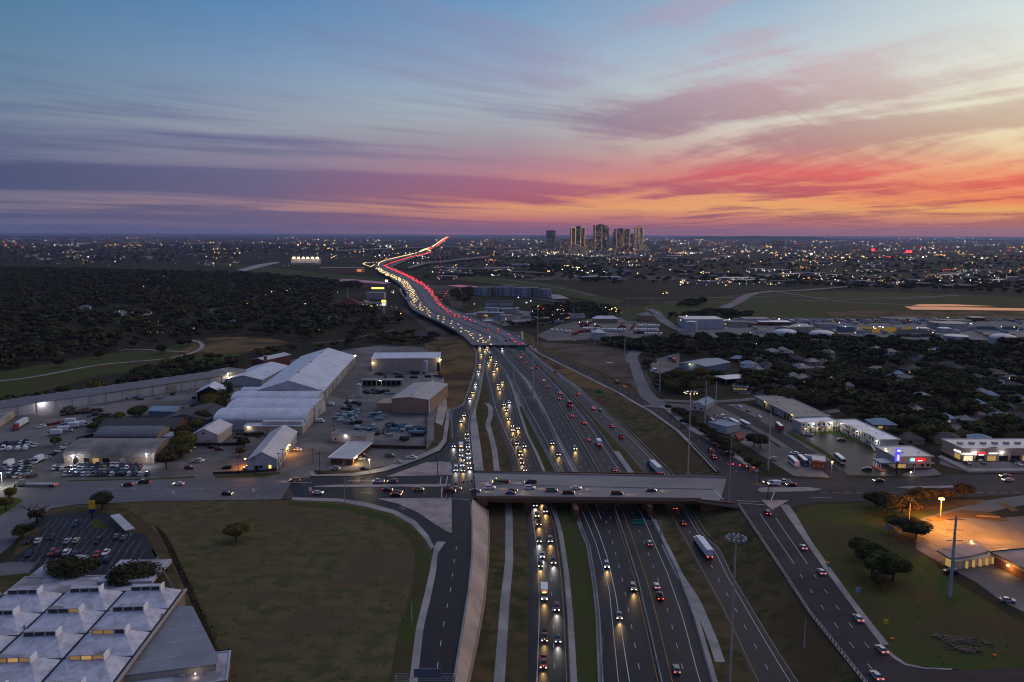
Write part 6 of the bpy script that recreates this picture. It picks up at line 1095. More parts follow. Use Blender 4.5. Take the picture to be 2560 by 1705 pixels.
# generic town buildings, each its own thing, the farthest as one mass
tr_ = random.Random(5); names = ['low store', 'flat-roofed hall', 'shed', 'block']
def townspot():
    r = tr_.random()
    if r < .42: return tr_.uniform(1290, 1800), tr_.uniform(612, 652)
    if r < .75: return tr_.uniform(1700, 2600), tr_.uniform(612, 715)
    if r < .9: return tr_.uniform(1000, 1300), tr_.uniform(640, 700)
    return tr_.uniform(-50, 1000), tr_.uniform(618, 665)
def zone_(x, y): return ('well left of' if x < 1000 else 'left of' if x < 1360 else 'around' if x < 1640 else 'right of' if x < 2000 else 'far right of')+' downtown, '+('lowest band' if y > 680 else 'lower band' if y > 650 else 'middle band' if y > 630 else 'top band')
for i in range(190):
    x, y = townspot(); a = P(x, y); k_ = tr_.randrange(3); tall = tr_.random() < .25 and y < 640; w_ = tr_.uniform(25, 90) if not tall else tr_.uniform(22, 45); h_ = tr_.uniform(5, 11) if not tall else tr_.uniform(18, 42); dd = tr_.uniform(18, 40)
    mm_ = MB(); mm_.frus(0, h_, (0, w_, 0, dd), (0, w_, 0, dd)); mm_.cur = 1; mm_.frus(h_+.01, h_+1, (-.5, w_+.5, -.5, dd+.5), (-.5, w_+.5, -.5, dd+.5))
    mm_.frus(h_+1, h_+3, (w_*.3, w_*.4, dd*.3, dd*.5), (w_*.3, w_*.4, dd*.3, dd*.5)) if tall else None
    o = mm_.build('town_building', [FC[k_], M[tr_.choice(['tar', 'roofg', 'roofc', 'roofd'])]]); o.location = a; o.rotation_euler = (0, 0, tr_.uniform(-.3, .3))
    tag(o, ('small ' if w_ < 50 else 'long ')+('pale', 'brown', 'grey')[k_]+(' mid-rise block' if tall else ' low building')+' far across the town, '+zone_(x, y), 'building', 'far town buildings')
far_ = MB()
for i in range(900):
    y = 590.5+abs(tr_.gauss(0, 14)); x = tr_.uniform(-200, 2760); a = P(x, y); w_ = tr_.uniform(20, 70); far_.cur = tr_.randrange(3); far_.box((a.x, a.y, 4), (w_, 30, tr_.uniform(6, 14)))
tag(far_.build('town_outskirts', FC[:3]), 'countless tiny buildings toward the horizon', kind='stuff')
# low ridges on the horizon
hl_ = MB()
for x0_, x1_, hh in ((1300, 1420, 30), (1600, 2200, 45), (2250, 2600, 20), (-200, 500, 15), (900, 1150, 22)):
    pts = [P(lerp(x0_, x1_, i/14), 589.5) for i in range(15)]; v = []
    for i, p in enumerate(pts): p = p.normalized()*22000; zt = hh*math.sin(math.pi*i/14)*(1+.2*math.sin(i*2.1)); v += [(p.x, p.y, -2), (p.x*1.02, p.y*1.02, zt*2), (p.x*1.05, p.y*1.05, -2)]
    hl_.add(v, [(3*i+j, 3*i+j+3, 3*i+j+4, 3*i+j+1) for i in range(14) for j in (0, 1)])
tag(hl_.build('hills', M['ground']), 'very low wooded rises on the horizon', kind='structure')
# ------------------------------------------------------------------ trees
LEAF = dict(dark=mat('dark_leaves', (.020, .022, .010), (.072, .064, .028), .25, rough=1), olive=mat('olive_leaves', (.030, .038, .011), (.090, .092, .030), .25, rough=1), brown=mat('russet_leaves', (.040, .028, .014), (.095, .066, .032), .25, rough=1), yellow=mat('yellowing_leaves', (.085, .070, .016), (.16, .115, .03), .4, rough=1))  # paler second tone paints lit clumps into the leaf colour
def crown_arrays(rng, n, leaf, seed=0, core=True, rx=1., rz=.72):
    "unit crown: lobes of small leaf-clump quads through the volume"
    nl = 9; c = rng.normal(size=(nl, 3)); c /= np.linalg.norm(c, axis=1)[:, None]; c *= rng.uniform(.25, .62, (nl, 1)); c[:, 2] = abs(c[:, 2])*.8-.1; lr = rng.uniform(.32, .55, nl)
    k_ = rng.integers(0, nl, n); d = rng.normal(size=(n, 3)); d /= np.linalg.norm(d, axis=1)[:, None]; p = c[k_]+d*(lr[k_]*rng.uniform(.62, 1.08, n))[:, None]
    p[:, 2] = p[:, 2]*rz; nr = d+.42*rng.normal(size=(n, 3)); nr /= np.linalg.norm(nr, axis=1)[:, None]; u = np.cross(rng.normal(size=(n, 3)), nr); u /= np.linalg.norm(u, axis=1)[:, None]; w_ = np.cross(nr, u)
    s_ = leaf*rng.uniform(.6, 1.3, n)[:, None]; a, b_ = u*s_, w_*s_
    return np.stack([p-a, p-b_*.7, p+a*.9, p+b_*.8], 1).reshape(-1, 3), c, lr
def mesh_from(vs, nq, name, m):
    me = D.meshes.new(name); me.vertices.add(len(vs)); me.vertices.foreach_set('co', vs.astype(np.float32).ravel()); me.loops.add(nq*4); me.loops.foreach_set('vertex_index', np.arange(nq*4, dtype=np.int32)); me.polygons.add(nq)
    me.polygons.foreach_set('loop_start', np.arange(0, nq*4, 4, dtype=np.int32)); me.polygons.foreach_set('loop_total', np.full(nq, 4, dtype=np.int32)); me.materials.append(m); me.update(calc_edges=True); return me
CM = {}
for kind in LEAF:
    for q, (n, lf) in (('near', (4200, .058)), ('mid', (800, .13))):
        for i in range(3): vs, _, _ = crown_arrays(RNG, n, lf); CM[kind, q, i] = mesh_from(vs, n, 'crown', LEAF[kind])
def trunk_mesh(seed):
    r = random.Random(seed); mb = MB(); mb.tube((0, 0, 0), (0, 0, .55), .035, 7, .026)
    for i in range(6): a = i*1.05+r.random(); mb.tube((0, 0, .3+.04*i), (.42*math.cos(a), .42*math.sin(a), .62+r.random()*.2), .018, 5, .006)
    return mb.mesh('trunk', M['bark'])
TM = [trunk_mesh(i) for i in range(3)]
TR = random.Random(3)
def tree(pos, h_, kind, label, group=None, q='mid', wide=1., name=None, bare=False):
    i = TR.randrange(3); e = D.objects.new(name or {'dark': 'oak_tree', 'olive': 'broadleaf_tree', 'brown': 'autumn_tree', 'yellow': 'autumn_tree'}[kind], None); e.location = pos; e.rotation_euler = (0, 0, TR.uniform(0, 6.28)); COL.objects.link(e); tag(e, label, 'tree', group)
    t = D.objects.new('trunk', TM[i]); link(t, e); t.scale = (h_, h_, h_)
    if not bare: c = D.objects.new('crown', CM[kind, q, i]); link(c, e); r = h_*.60*wide; c.scale = (r, r, h_*.56); c.location = (0, 0, h_*.48)
    return e
# named trees near the camera
for (x, y), h_, k_, lab, wd in (((256, 1273), 10, 'dark', 'dark round tree between the street and black parking lot', 1.1), ((590, 1352), 9, 'yellow', 'yellowish shrub-like tree alone in the grass field', 1.1), ((190, 1456), 11, 'dark', 'dark spreading tree in front of the factory, left one', 1.5), ((330, 1473), 11, 'dark', 'dark spreading tree in front of the factory, right one', 1.5), ((58, 1345), 7, 'dark', 'small dark tree at the left of the parking lot', 1.2), ((24, 1248), 7, 'yellow', 'small lamp-lit tree at the far left corner', .9), ((15, 1275), 8, 'yellow', 'second lamp-lit tree at the far left corner', .9), ((2412, 1246), 9, 'brown', 'small round brown tree right of the sodium lamp', 1.05), ((2260, 1330), 9, 'dark', 'dark low tree behind the peach pole sign', 1.3),
    ((2180, 1440), 15, 'olive', 'tall olive tree on the grass, left of two', .95), ((2232, 1452), 12, 'olive', 'olive tree on the grass, right of two', 1.), ((2200, 1470), 7, 'brown', 'small russet tree at the foot of the olive trees', 1.), ((2300, 1262), 10, 'dark', 'dark tree just left of the sodium lamp', 1.2), ((2220, 1285), 12, 'dark', 'broad dark tree behind the street edge', 1.3), ((2255, 1285), 10, 'brown', 'brown tree in the lit group left of the lamp', 1.2), ((2330, 1255), 8, 'brown', 'brown tree behind the sodium lamp', 1.3), ((2375, 1252), 7, 'brown', 'low brown tree right behind the sodium lamp', 1.3), ((2150, 1395), 10, 'olive', 'short olive tree at the left of the pair', 1.), ((2290, 1345), 9, 'dark', 'low dark tree left of the orange-lit paving', 1.5), ((2190, 1268), 8, 'dark', 'dark bushy tree at the edge of the street', 1.4)):
    tree(P(x, y), h_, k_, lab, q='near', wide=wd)
for (x, y), lab in (((95, 1310), 'bare reddish bush-like tree beside the parking lot'), ((75, 1298), 'second bare tree beside the parking lot'), ((108, 1298), 'third bare twiggy tree beside the parking lot')): tree(P(x, y), 9, 'brown', lab, bare=True)
tree(P(92, 1306), 7, 'brown', 'thin reddish tree beside the parking lot', q='mid')
# scattered groups
HPOS = [(o.matrix_basis.translation.x, o.matrix_basis.translation.y, 15.) for o in COL.objects if o.type == 'EMPTY' and o.get('category') in ('house', 'warehouse', 'shelter', 'building', 'shed', 'motel') and 430 < o.matrix_basis.translation.y < 1100 and o.location.x > 150]
def near_house(x, y): return any(-7 < x-a < w_+5 and -17 < y-b_ < 12 for a, b_, w_ in HPOS)
def blob(pts, n, hs, kinds, label, group, q='mid', wide=(1., 1.3)):
    P3 = [P(x, y) for x, y in pts]; xs, ysx = [p.x for p in P3], [p.y for p in P3]; out = 0; tries = 0
    def inside(x, y):
        c = False; j = len(P3)-1
        for i in range(len(P3)):
            if (P3[i].y > y) != (P3[j].y > y) and x < (P3[j].x-P3[i].x)*(y-P3[i].y)/(P3[j].y-P3[i].y)+P3[i].x: c = not c
            j = i
        return c
    while out < n and tries < n*60:
        tries += 1; x, y = TR.uniform(min(xs), max(xs)), TR.uniform(min(ysx), max(ysx))
        if inside(x, y) and not near_house(x, y):
            k_ = TR.choice(kinds); h_ = TR.uniform(*hs); t_ = (y-min(ysx))/(max(ysx)-min(ysx)); u_ = (x-min(xs))/(max(xs)-min(xs)); sz = ('low', 'tall')[h_ > sum(hs)/2]; pl = ('nearer', 'middle', 'farther')[int(t_*2.99)]+' '+('left', 'centre', 'right')[int(u_*2.99)]
            tree(Vector((x, y, 0)), h_, k_, label.replace('KIND', sz+' '+{'dark': 'evergreen', 'olive': 'olive', 'brown': 'russet', 'yellow': 'yellowing'}[k_])+', '+pl, group, q, TR.uniform(*wide)); out += 1
blob([(395, 1180), (440, 1110), (470, 1060), (520, 1000), (560, 975), (582, 985), (540, 1040), (480, 1090), (470, 1130), (440, 1175)], 26, (8, 13), ['olive', 'olive', 'yellow', 'brown'], 'KIND tree in the row between garages and barrel sheds', 'trees between the sheds', 'near')
blob([(225, 1075), (275, 1055), (280, 1070), (240, 1085)], 3, (7, 9), ['olive'], 'KIND tree beside the white box trucks', 'trees by the box trucks', 'near')
blob([(290, 1055), (350, 1030), (360, 1045), (300, 1062)], 4, (8, 10), ['olive', 'yellow'], 'KIND tree behind the dark gabled shed', 'trees behind the dark shed', 'near'); tree(P(137, 1115), 7, 'olive', 'lone small tree among the parked vans', q='near'); tree(P(610, 1120), 8, 'dark', 'dark tree against the left of the gabled workshop', q='near'); tree(P(600, 1140), 6, 'brown', 'small orange-lit tree at the workshop corner', q='near')
blob([(1664, 1020), (1700, 1030), (1800, 1100), (1880, 1165), (1905, 1180), (1870, 1178), (1790, 1120), (1700, 1050)], 34, (4, 7), ['dark', 'olive', 'dark'], 'KIND bushy tree along the right service road', 'bushes along the service road', 'near')
tree(P(1900, 1122), 11, 'dark', 'tall dark tree left of the parked coaches', q='near'); tree(P(1885, 1118), 10, 'dark', 'rounded dark tree beside the tall dark tree', q='near')
blob([(1600, 900), (1625, 935), (1650, 970), (1700, 985), (1820, 985), (1830, 960), (1780, 945), (1700, 940), (1650, 932)], 24, (8, 13), ['olive', 'dark', 'olive', 'yellow'], 'KIND tree in the belt below the blue warehouse', 'trees below the blue warehouse', 'near')
blob([(60, 1010), (250, 960), (450, 905), (640, 882), (900, 868), (960, 858), (760, 866), (640, 900), (560, 925), (300, 985), (60, 1030)], 62, (8, 13), ['olive', 'dark', 'brown', 'yellow', 'olive'], 'KIND tree in the belt behind the long mill', 'tree belt behind the mill')
blob([(900, 850), (1000, 838), (1080, 840), (1105, 856), (1060, 866), (960, 862)], 22, (8, 13), ['olive', 'dark', 'yellow'], 'KIND tree behind the long cream store', 'trees behind the cream store')
for (x, y), h_ in (((250, 897), 10), ((405, 885), 12), ((455, 868), 11), ((472, 864), 9), ((45, 920), 12), ((150, 918), 11), ((335, 868), 9), ((100, 900), 12)): tree(P(x, y), h_, 'dark', 'round dark park tree standing alone near the pale path', 'park trees by the path')
blob([(1862, 985), (2100, 1040), (2250, 1100), (2560, 1105), (2560, 950), (2100, 930), (1860, 930)], 150, (8, 13), ['dark', 'olive', 'brown', 'olive'], 'KIND tree between the bungalows on the right', 'neighbourhood trees on the right', 'mid', (1.2, 1.6))
# the woods as masses
def wood(name, regions, label, kinds, nq_=110, lf=.27):
    groups = {k_: [] for k_ in kinds}; base = {k_: crown_arrays(RNG, nq_, lf)[0] for k_ in range(6)}
    for pts, n, hs in regions:
        P3 = np.array([[*P(x, y)[:2]] for x, y in pts]); mn, mx = P3.min(0), P3.max(0); got = 0
        A = np.array(P3); 
        while got < n:
            c = RNG.uniform(mn, mx, (4000, 2)); ins = np.zeros(len(c), bool); j = len(A)-1
            for i in range(len(A)):
                cond = ((A[i, 1] > c[:, 1]) != (A[j, 1] > c[:, 1])) & (c[:, 0] < (A[j, 0]-A[i, 0])*(c[:, 1]-A[i, 1])/(A[j, 1]-A[i, 1]+1e-9)+A[i, 0]); ins ^= cond; j = i
            c = c[ins][:n-got]; got += max(len(c), 1)
            for q in c:
                if q[0] > 150 and q[1] < 1100 and near_house(q[0], q[1]): continue
                h_ = RNG.uniform(*hs); r = h_*RNG.uniform(.6, .85); b_ = base[int(RNG.integers(0, 6))]; a = RNG.uniform(0, 6.28); co, si = math.cos(a), math.sin(a)
                v = np.stack([(b_[:, 0]*co-b_[:, 1]*si)*r+q[0], (b_[:, 0]*si+b_[:, 1]*co)*r+q[1], b_[:, 2]*h_*.55+h_*.5], 1); groups[kinds[int(RNG.integers(0, len(kinds)))]].append(v)
    ms = list(groups); vs = np.concatenate([np.concatenate(groups[k_]) for k_ in ms if groups[k_]]); nq = len(vs)//4; me = mesh_from(vs, nq, name, LEAF[ms[0]])
    for k_ in ms[1:]: me.materials.append(LEAF[k_])
    mi = np.concatenate([np.full(sum(len(v) for v in groups[k_])//4, i, dtype=np.int32) for i, k_ in enumerate(ms) if groups[k_]]); me.polygons.foreach_set('material_index', mi); me.update()
    return tag(link(D.objects.new(name, me)), label, kind='stuff')
wood('left_wood', [([(-300, 920), (0, 900), (140, 880), (300, 862), (420, 858), (500, 842), (520, 838), (600, 836), (700, 842), (760, 850), (900, 843), (1000, 812), (1010, 795), (960, 790), (940, 775), (880, 775), (820, 765), (830, 735), (900, 722), (900, 712), (840, 706), (700, 692), (600, 685), (400, 680), (100, 672), (-400, 668), (-900, 700), (-900, 900)], 6200, (6, 15)),
   ([(-300, 950), (0, 935), (120, 905), (300, 875), (250, 866), (-100, 890)], 60, (8, 12)), ([(-300, 1030), (60, 1000), (40, 1030), (-300, 1090)], 50, (7, 11)),
   ([(1060, 700), (1160, 676), (1240, 682), (1290, 694), (1160, 692), (1060, 690)], 120, (8, 12)), ([(1120, 735), (1180, 720), (1183, 752), (1150, 765)], 40, (8, 12))], 'great dark autumn wood covering the left middle distance', ['dark', 'brown', 'dark', 'olive'])
wood('right_wood', [([(1600, 870), (1640, 855), (1760, 848), (1940, 850), (2560, 865), (2900, 880), (3200, 1100), (2560, 1100), (2300, 1085), (2100, 1010), (1960, 975), (1870, 985), (1870, 925), (1780, 900), (1700, 880), (1640, 895), (1612, 905)], 1150, (6, 13)), ([(1240, 818), (1330, 820), (1420, 800), (1540, 790), (1560, 778), (1440, 760), (1330, 775), (1330, 805)], 190, (7, 11)), ([(1510, 855), (1590, 858), (1660, 865), (1690, 880), (1600, 878), (1520, 868)], 60, (8, 12)), ([(1680, 770), (1730, 752), (1780, 756), (1740, 768)], 30, (8, 12)), ([(1660, 795), (1770, 782), (1880, 790), (1860, 800), (1700, 800)], 60, (8, 12))], 'dark trees round the houses and yards on the right', ['dark', 'olive', 'dark', 'dark'])
wood('far_wood', [([(-600, 660), (-600, 612), (900, 612), (1280, 640), (1700, 650), (2560, 640), (3100, 640), (3100, 720), (2560, 715), (2000, 700), (1560, 715), (1290, 690), (1200, 676), (1000, 640), (900, 640), (700, 630), (560, 650), (300, 662)], 3300, (10, 16)), ([(1300, 660), (1500, 668), (1560, 715), (1450, 705), (1330, 690)], 250, (9, 14)), ([(1800, 690), (2560, 715), (2560, 735), (2300, 728), (1700, 705)], 250, (9, 14)), ([(-2500, 625), (5000, 625), (5000, 600), (-2500, 598)], 2600, (16, 28))], 'far tree cover scattered through the town', ['dark', 'olive', 'dark'])

wood('weeds', [([(300, 1262), (730, 1252), (914, 1268), (1030, 1315), (1080, 1380), (1066, 1490), (1020, 1700), (560, 1700), (440, 1420), (350, 1290)], 650, (.15, .5)), ([(2000, 1270), (2219, 1258), (2300, 1330), (2400, 1470), (2560, 1560), (2560, 1668), (2264, 1658), (2139, 1500), (2023, 1345)], 450, (.15, .45)), ([(395, 1320), (405, 1318), (520, 1540), (590, 1700), (570, 1700), (470, 1480)], 150, (.3, .9)), ([(1830, 1265), (1845, 1262), (2020, 1530), (2150, 1700), (2010, 1700), (1900, 1480)], 400, (.15, .45))], 'tufts of weeds and tall grass in the open fields', ['olive', 'brown', 'yellow'], 16, .42)
# ------------------------------------------------------------------ vehicles
PC = dict(white=(.62, .62, .64), silver=(.34, .35, .37), grey=(.14, .145, .15), black=(.012, .012, .014), red=(.32, .015, .015), maroon=(.10, .012, .012), blue=(.03, .07, .18), tan=(.30, .24, .16), green=(.03, .08, .05), yellow=(.50, .42, .03), navy=(.015, .025, .07), orange=(.45, .14, .02))
PM = {k_: mat('paint_'+k_, v, rough=.35) for k_, v in PC.items()}
PROF = dict(
 sedan=(1.84, [(-2.4, .28), (-2.42, .8), (-2.2, .98), (-1.4, 1.0), (1.0, .97), (2.1, .84), (2.4, .62), (2.4, .28)], (.96, 1.42, (-1.95, 1.15), (-1.25, .35)), 1.45),
 suv=(1.95, [(-2.4, .32), (-2.42, 1.0), (-2.35, 1.12), (1.1, 1.1), (2.2, 1.0), (2.42, .75), (2.42, .32)], (1.1, 1.72, (-2.3, 1.2), (-2.0, .5)), 1.55),
 pickup=(2.0, [(-2.9, .4), (-2.9, 1.15), (-.65, 1.15), (-.6, 1.12), (1.7, 1.12), (2.7, 1.05), (2.9, .8), (2.9, .4)], (1.13, 1.85, (-.6, 1.75), (-.35, 1.05)), 1.8),
 van=(2.05, [(-2.7, .35), (-2.75, 1.2), (-2.7, 1.3), (1.8, 1.25), (2.6, 1.0), (2.75, .7), (2.75, .35)], (1.28, 2.25, (-2.68, 1.9), (-2.55, 1.2)), 1.7))
def lamp_pair(e, y, z, w_, kind, m, s_=(.34, .04, .22)):
    for sx in (-1, 1):
        o = MB().box((sx*w_*.39, y, z), s_).build(kind, m, e)
def wheels(e, ys_, w_, r=.34):
    for y in ys_:
        for sx in (-1, 1): MB().cyl((sx*w_*.5-(.24 if sx > 0 else 0), y, r), r, .24, 12, axis='x').build('wheel', M['tyre'], e)
def vehicle_proto(kind, color, mode):
    pm = PM[color]; e = empty(kind if kind not in ('semi', 'flatbed') else 'lorry', (0, 0, -200))
    hm = M['headoff'] if mode in ('off', 'tail', 'brake') else M['headc'] if mode == 'cool' else M['head']; tm = M['tailoff'] if mode in ('off', 'warm', 'cool') else M['brake'] if mode == 'brake' else M['tail']
    if kind in PROF:
        w_, pf, gh, wb_ = PROF[kind]; n = len(pf); mb = MB(); mb.add([(x, y, z) for x in (-w_/2, w_/2) for y, z in pf], [tuple(range(n)), tuple(range(n, 2*n))[::-1]]+[(i, (i+1) % n, n+(i+1) % n, n+i)[::-1] for i in range(n)])
        if kind == 'pickup': mb.frus(1.151, 1.35, (-w_/2, -w_/2+.1, -2.9, -.6), (-w_/2, -w_/2+.1, -2.9, -.6)); mb.frus(1.151, 1.35, (w_/2-.1, w_/2, -2.9, -.6), (w_/2-.1, w_/2, -2.9, -.6)); mb.frus(1.151, 1.35, (-w_/2+.1, w_/2-.1, -2.9, -2.8), (-w_/2+.1, w_/2-.1, -2.9, -2.8))
        mb.build('body', pm, e); z0_, z1_, a, b = gh; q = w_*.47; q2 = w_*.37
        g_ = MB().frus(z0_+.01, z1_, (-q, q, *a), (-q2, q2, *b)); g_.build('windows', M['glass'], e); MB().frus(z1_+.003, z1_+.07, (-q2-.02, q2+.02, *b), (-q2+.06, q2-.06, b[0]+.1, b[1]-.1)).build('roof', pm, e)
        if kind == 'van': MB().frus(z0_+.02, z1_+.02, (-q-.02, q+.02, a[0]-.02, .8), (-q2-.06, q2+.06, b[0]-.02, .7)).build('cargo_body', pm, e)
        if kind == 'pickup': MB().frus(1.16, 1.17, (-w_*.44, w_*.44, -2.75, -.7), (-w_*.44, w_*.44, -2.75, -.7)).build('bed', M['black'], e)
        wheels(e, (-wb_*.85, wb_*.85), w_); L = pf[-1][0]; lamp_pair(e, L+.02, .72, w_, 'headlight', hm, (.42, .04, .24)); lamp_pair(e, -L-.04, .92, w_, 'taillight', tm, (.4, .04, .24))
    elif kind == 'box_truck':
        (MB().frus(1., 1.5, (-1.25, 1.25, -4, 2), (-1.25, 1.25, -4, 2)).build('load_bed', M['dark'], e) if color == 'yellow' else MB().frus(1., 3.5, (-1.25, 1.25, -4, 2), (-1.25, 1.25, -4, 2)).build('cargo_box', pm, e)); MB().frus(.5, 1.5, (-1.1, 1.1, 2.05, 4.1), (-1.1, 1.1, 2.05, 4.0)).build('cab', pm, e); MB().frus(1.51, 2.35, (-1.08, 1.08, 2.05, 3.6), (-.95, .95, 2.05, 3.1)).build('windows', M['glass'], e)
        MB().frus(.6, .99, (-.6, .6, -4, 3), (-.6, .6, -4, 3)).build('chassis', M['dark'], e); wheels(e, (-2.6, 3.), 2.3, .45); lamp_pair(e, 4.12, .9, 2.2, 'headlight', hm, (.45, .12, .28)); lamp_pair(e, -4.06, 1.1, 2.4, 'taillight', tm, (.3, .12, .35)); MB().box((0, 2.4, 2.42), (1.3, .2, .12)).build('roof_lamp', M['amber'] if mode != 'off' else M['dark'], e)
    elif kind in ('semi', 'flatbed'):
        tl = (-10.2, 4.2); 
        if kind == 'semi': MB().frus(1.15, 4.05, (-1.3, 1.3, *tl), (-1.3, 1.3, *tl)).build('trailer', panel('trailer_side_'+color, PC['white'], (.4, .4, .42), 1.2, 1, .5), e)
        else: MB().frus(1.1, 1.5, (-1.3, 1.3, *tl), (-1.3, 1.3, *tl)).build('trailer', M['grey'], e)
        MB().frus(.7, 1.14, (-.5, .5, -9.8, 8), (-.5, .5, -9.8, 8)).build('chassis', M['dark'], e); MB().frus(.5, 2., (-1.15, 1.15, 5., 9.6), (-1.15, 1.15, 5., 9.5)).build('cab', pm, e); MB().frus(2.01, 3.4, (-1.15, 1.15, 4.8, 7.6), (-1.05, 1.05, 4.9, 7.0)).build('sleeper', pm, e); MB().frus(2.1, 2.9, (-1.0, 1.0, 7.3, 7.75), (-.95, .95, 7.0, 7.3)).build('windows', M['glass'], e)
        wheels(e, (-9.2, -8, 5.6, 6.6, 8.9), 2.5, .5); lamp_pair(e, 9.65, 1., 2.2, 'headlight', hm, (.45, .12, .28)); lamp_pair(e, -10.26, 1., 2.4, 'taillight', tm, (.35, .12, .3))
    elif kind == 'tractor':
        MB().frus(.7, 1.1, (-.5, .5, -3.4, 3), (-.5, .5, -3.4, 3)).build('chassis', M['dark'], e); MB().frus(.5, 2., (-1.15, 1.15, -.4, 3.6), (-1.15, 1.15, -.4, 3.5)).build('cab', pm, e); MB().frus(2.01, 3.5, (-1.15, 1.15, -.6, 2.), (-1.05, 1.05, -.5, 1.4)).build('sleeper', pm, e); MB().frus(2.1, 2.9, (-1, 1, 1.9, 2.2), (-.95, .95, 1.6, 1.9)).build('windows', M['glass'], e); wheels(e, (-2.6, 2.7), 2.4, .5)
    elif kind == 'bus':
        MB().frus(.4, 3.2, (-1.27, 1.27, -6, 6), (-1.2, 1.2, -6, 5.85)).build('body', pm, e); MB().frus(1.7, 2.7, (-1.29, 1.29, -5.7, 5.5), (-1.25, 1.25, -5.7, 5.5)).build('windows', M['glass'], e); MB().frus(1.5, 2.8, (-1.1, 1.1, 5.96, 6.03), (-1.05, 1.05, 5.9, 6.)).build('windscreen', M['glass'], e); MB().frus(3.21, 3.35, (-1.1, 1.1, -5.6, 5.4), (-1., 1., -5.5, 5.3)).build('roof', PM['white'], e); wheels(e, (-3.6, 4.), 2.4, .5); lamp_pair(e, 6.02, .9, 2.2, 'headlight', hm); lamp_pair(e, -6.05, 1., 2.2, 'taillight', tm)
    return reg(e)
VP = {}; USED = set(); VCAT = dict(sedan='car', suv='car', pickup='pickup', van='van', box_truck='lorry', semi='lorry', flatbed='lorry', bus='bus', tractor='lorry'); VNAME = dict(sedan='sedan', suv='SUV', pickup='pickup truck', van='van', box_truck='box truck', semi='articulated lorry', flatbed='flatbed lorry', bus='coach', tractor='lorry tractor')
def vehicle(kind, color, mode, pos, rz, label, group=None, spot=0.):
    k_ = (kind, color, mode)
    if k_ not in VP: VP[k_] = vehicle_proto(*k_); o = VP[k_]; o.location = pos; o.rotation_euler = (0, 0, rz)
    else: o = dup(VP[k_], pos, rz); [o.pop(q, None) for q in ()]
    o['label'] = label; o['category'] = VCAT[kind]
    if group: o['group'] = group
    elif 'group' in o: del o['group']
    if spot:
        l = spotdata(mode == 'cool', spot); q = D.objects.new('headlight_beam', l); link(q, o); q.location = (0, 2.6 if kind not in ('box_truck', 'semi', 'flatbed') else 9.9 if kind != 'box_truck' else 4.4, 1.25); q.rotation_euler = (R(74), 0, 0)
    return o
SD = {}
def spotdata(cool, e_):
    if (cool, e_) not in SD:
        l = D.lights.new('headlight_beam', 'SPOT'); l.energy = e_; l.color = (1, .92, .82) if cool else (1, .60, .20); l.spot_size = R(52); l.spot_blend = .9; l.shadow_soft_size = .3; SD[cool, e_] = l
    return SD[cool, e_]
VR_ = random.Random(21)
def rndcar(): return VR_.choice(['sedan', 'sedan', 'suv', 'suv', 'pickup']), VR_.choice(['white', 'silver', 'grey', 'black', 'black', 'navy', 'maroon', 'white', 'tan'])
def tangent(L, y): return math.atan2(-(L.x(y+4)-L.x(y-4)), 8.)
def stream(line, toward, items, where, zfun=None, spot=0, mode=None):
    its = sorted(items, key=lambda q: -q[1]); n = 0
    for it in its:
        kind, col = (it[2], it[3]) if len(it) > 3 else rndcar(); p = PZ(it[0], it[1], zfun or line.z); p.z += .04; th = tangent(line, p.y); n += 1
        md = mode or (it[4] if len(it) > 4 else ('cool' if VR_.random() < .1 else 'warm') if toward else 'tail')
        vehicle(kind, col, md, p, th+(math.pi if toward else 0), f'{col} {VNAME[kind]}, {ordw(n)} from the bottom {where}', None, spot)
q3 = lambda l: [(1000+i[0]/3.68, 840+i[1]/3.68, *i[2:]) for i in l]; q5 = lambda l: [(1120+i[0]/2.876, 1160+i[1]/2.876, *i[2:]) for i in l]
SP = 1500.
stream(L2, True, q3([(592, 735, 'suv', 'tan'), (565, 788, 'sedan', 'white'), (613, 905, 'suv', 'maroon'), (618, 945), (622, 970), (622, 997), (624, 1022, 'sedan', 'navy', 'cool'), (627, 1080, 'pickup', 'black'), (630, 1122, 'suv', 'white', 'cool'), (632, 1170, 'suv', 'silver'), (640, 1215, 'sedan', 'grey', 'cool'), (562, 1045, 'box_truck', 'white'), (562, 1098, 'pickup', 'white'), (576, 1143, 'suv', 'grey'), (572, 1190, 'pickup', 'white', 'cool'), (580, 1238, 'sedan', 'black'), (493, 1015, 'sedan', 'navy', 'cool'), (514, 1235, 'van', 'white', 'cool'), (645, 577, 'suv', 'tan'), (673, 523, 'suv', 'maroon'), (695, 448), (722, 332, 'sedan', 'navy', 'cool'), (736, 265, 'suv', 'maroon'), (745, 175), (733, 115)]), 'on the queuing left ramp', spot=SP*.7)
stream(L5, True, q3([(812, 253), (876, 240), (878, 256), (890, 283, 'sedan', 'black', 'off'), (863, 332), (938, 427), (901, 452), (915, 493, 'suv', 'white'), (957, 635, 'suv', 'silver'), (1003, 615, 'pickup', 'white', 'cool'), (977, 685), (997, 765, 'suv', 'maroon'), (1032, 830), (1036, 868), (1084, 850, 'sedan', 'black'), (1073, 990), (1141, 1015), (1103, 1090, 'box_truck', 'grey'), (1120, 1168, 'suv', 'black'), (1147, 1235, 'sedan', 'black'), (824, 190, 'semi', 'blue'), (778, 130), (800, 110)]), 'oncoming north of the bridge, left carriageway', spot=SP)
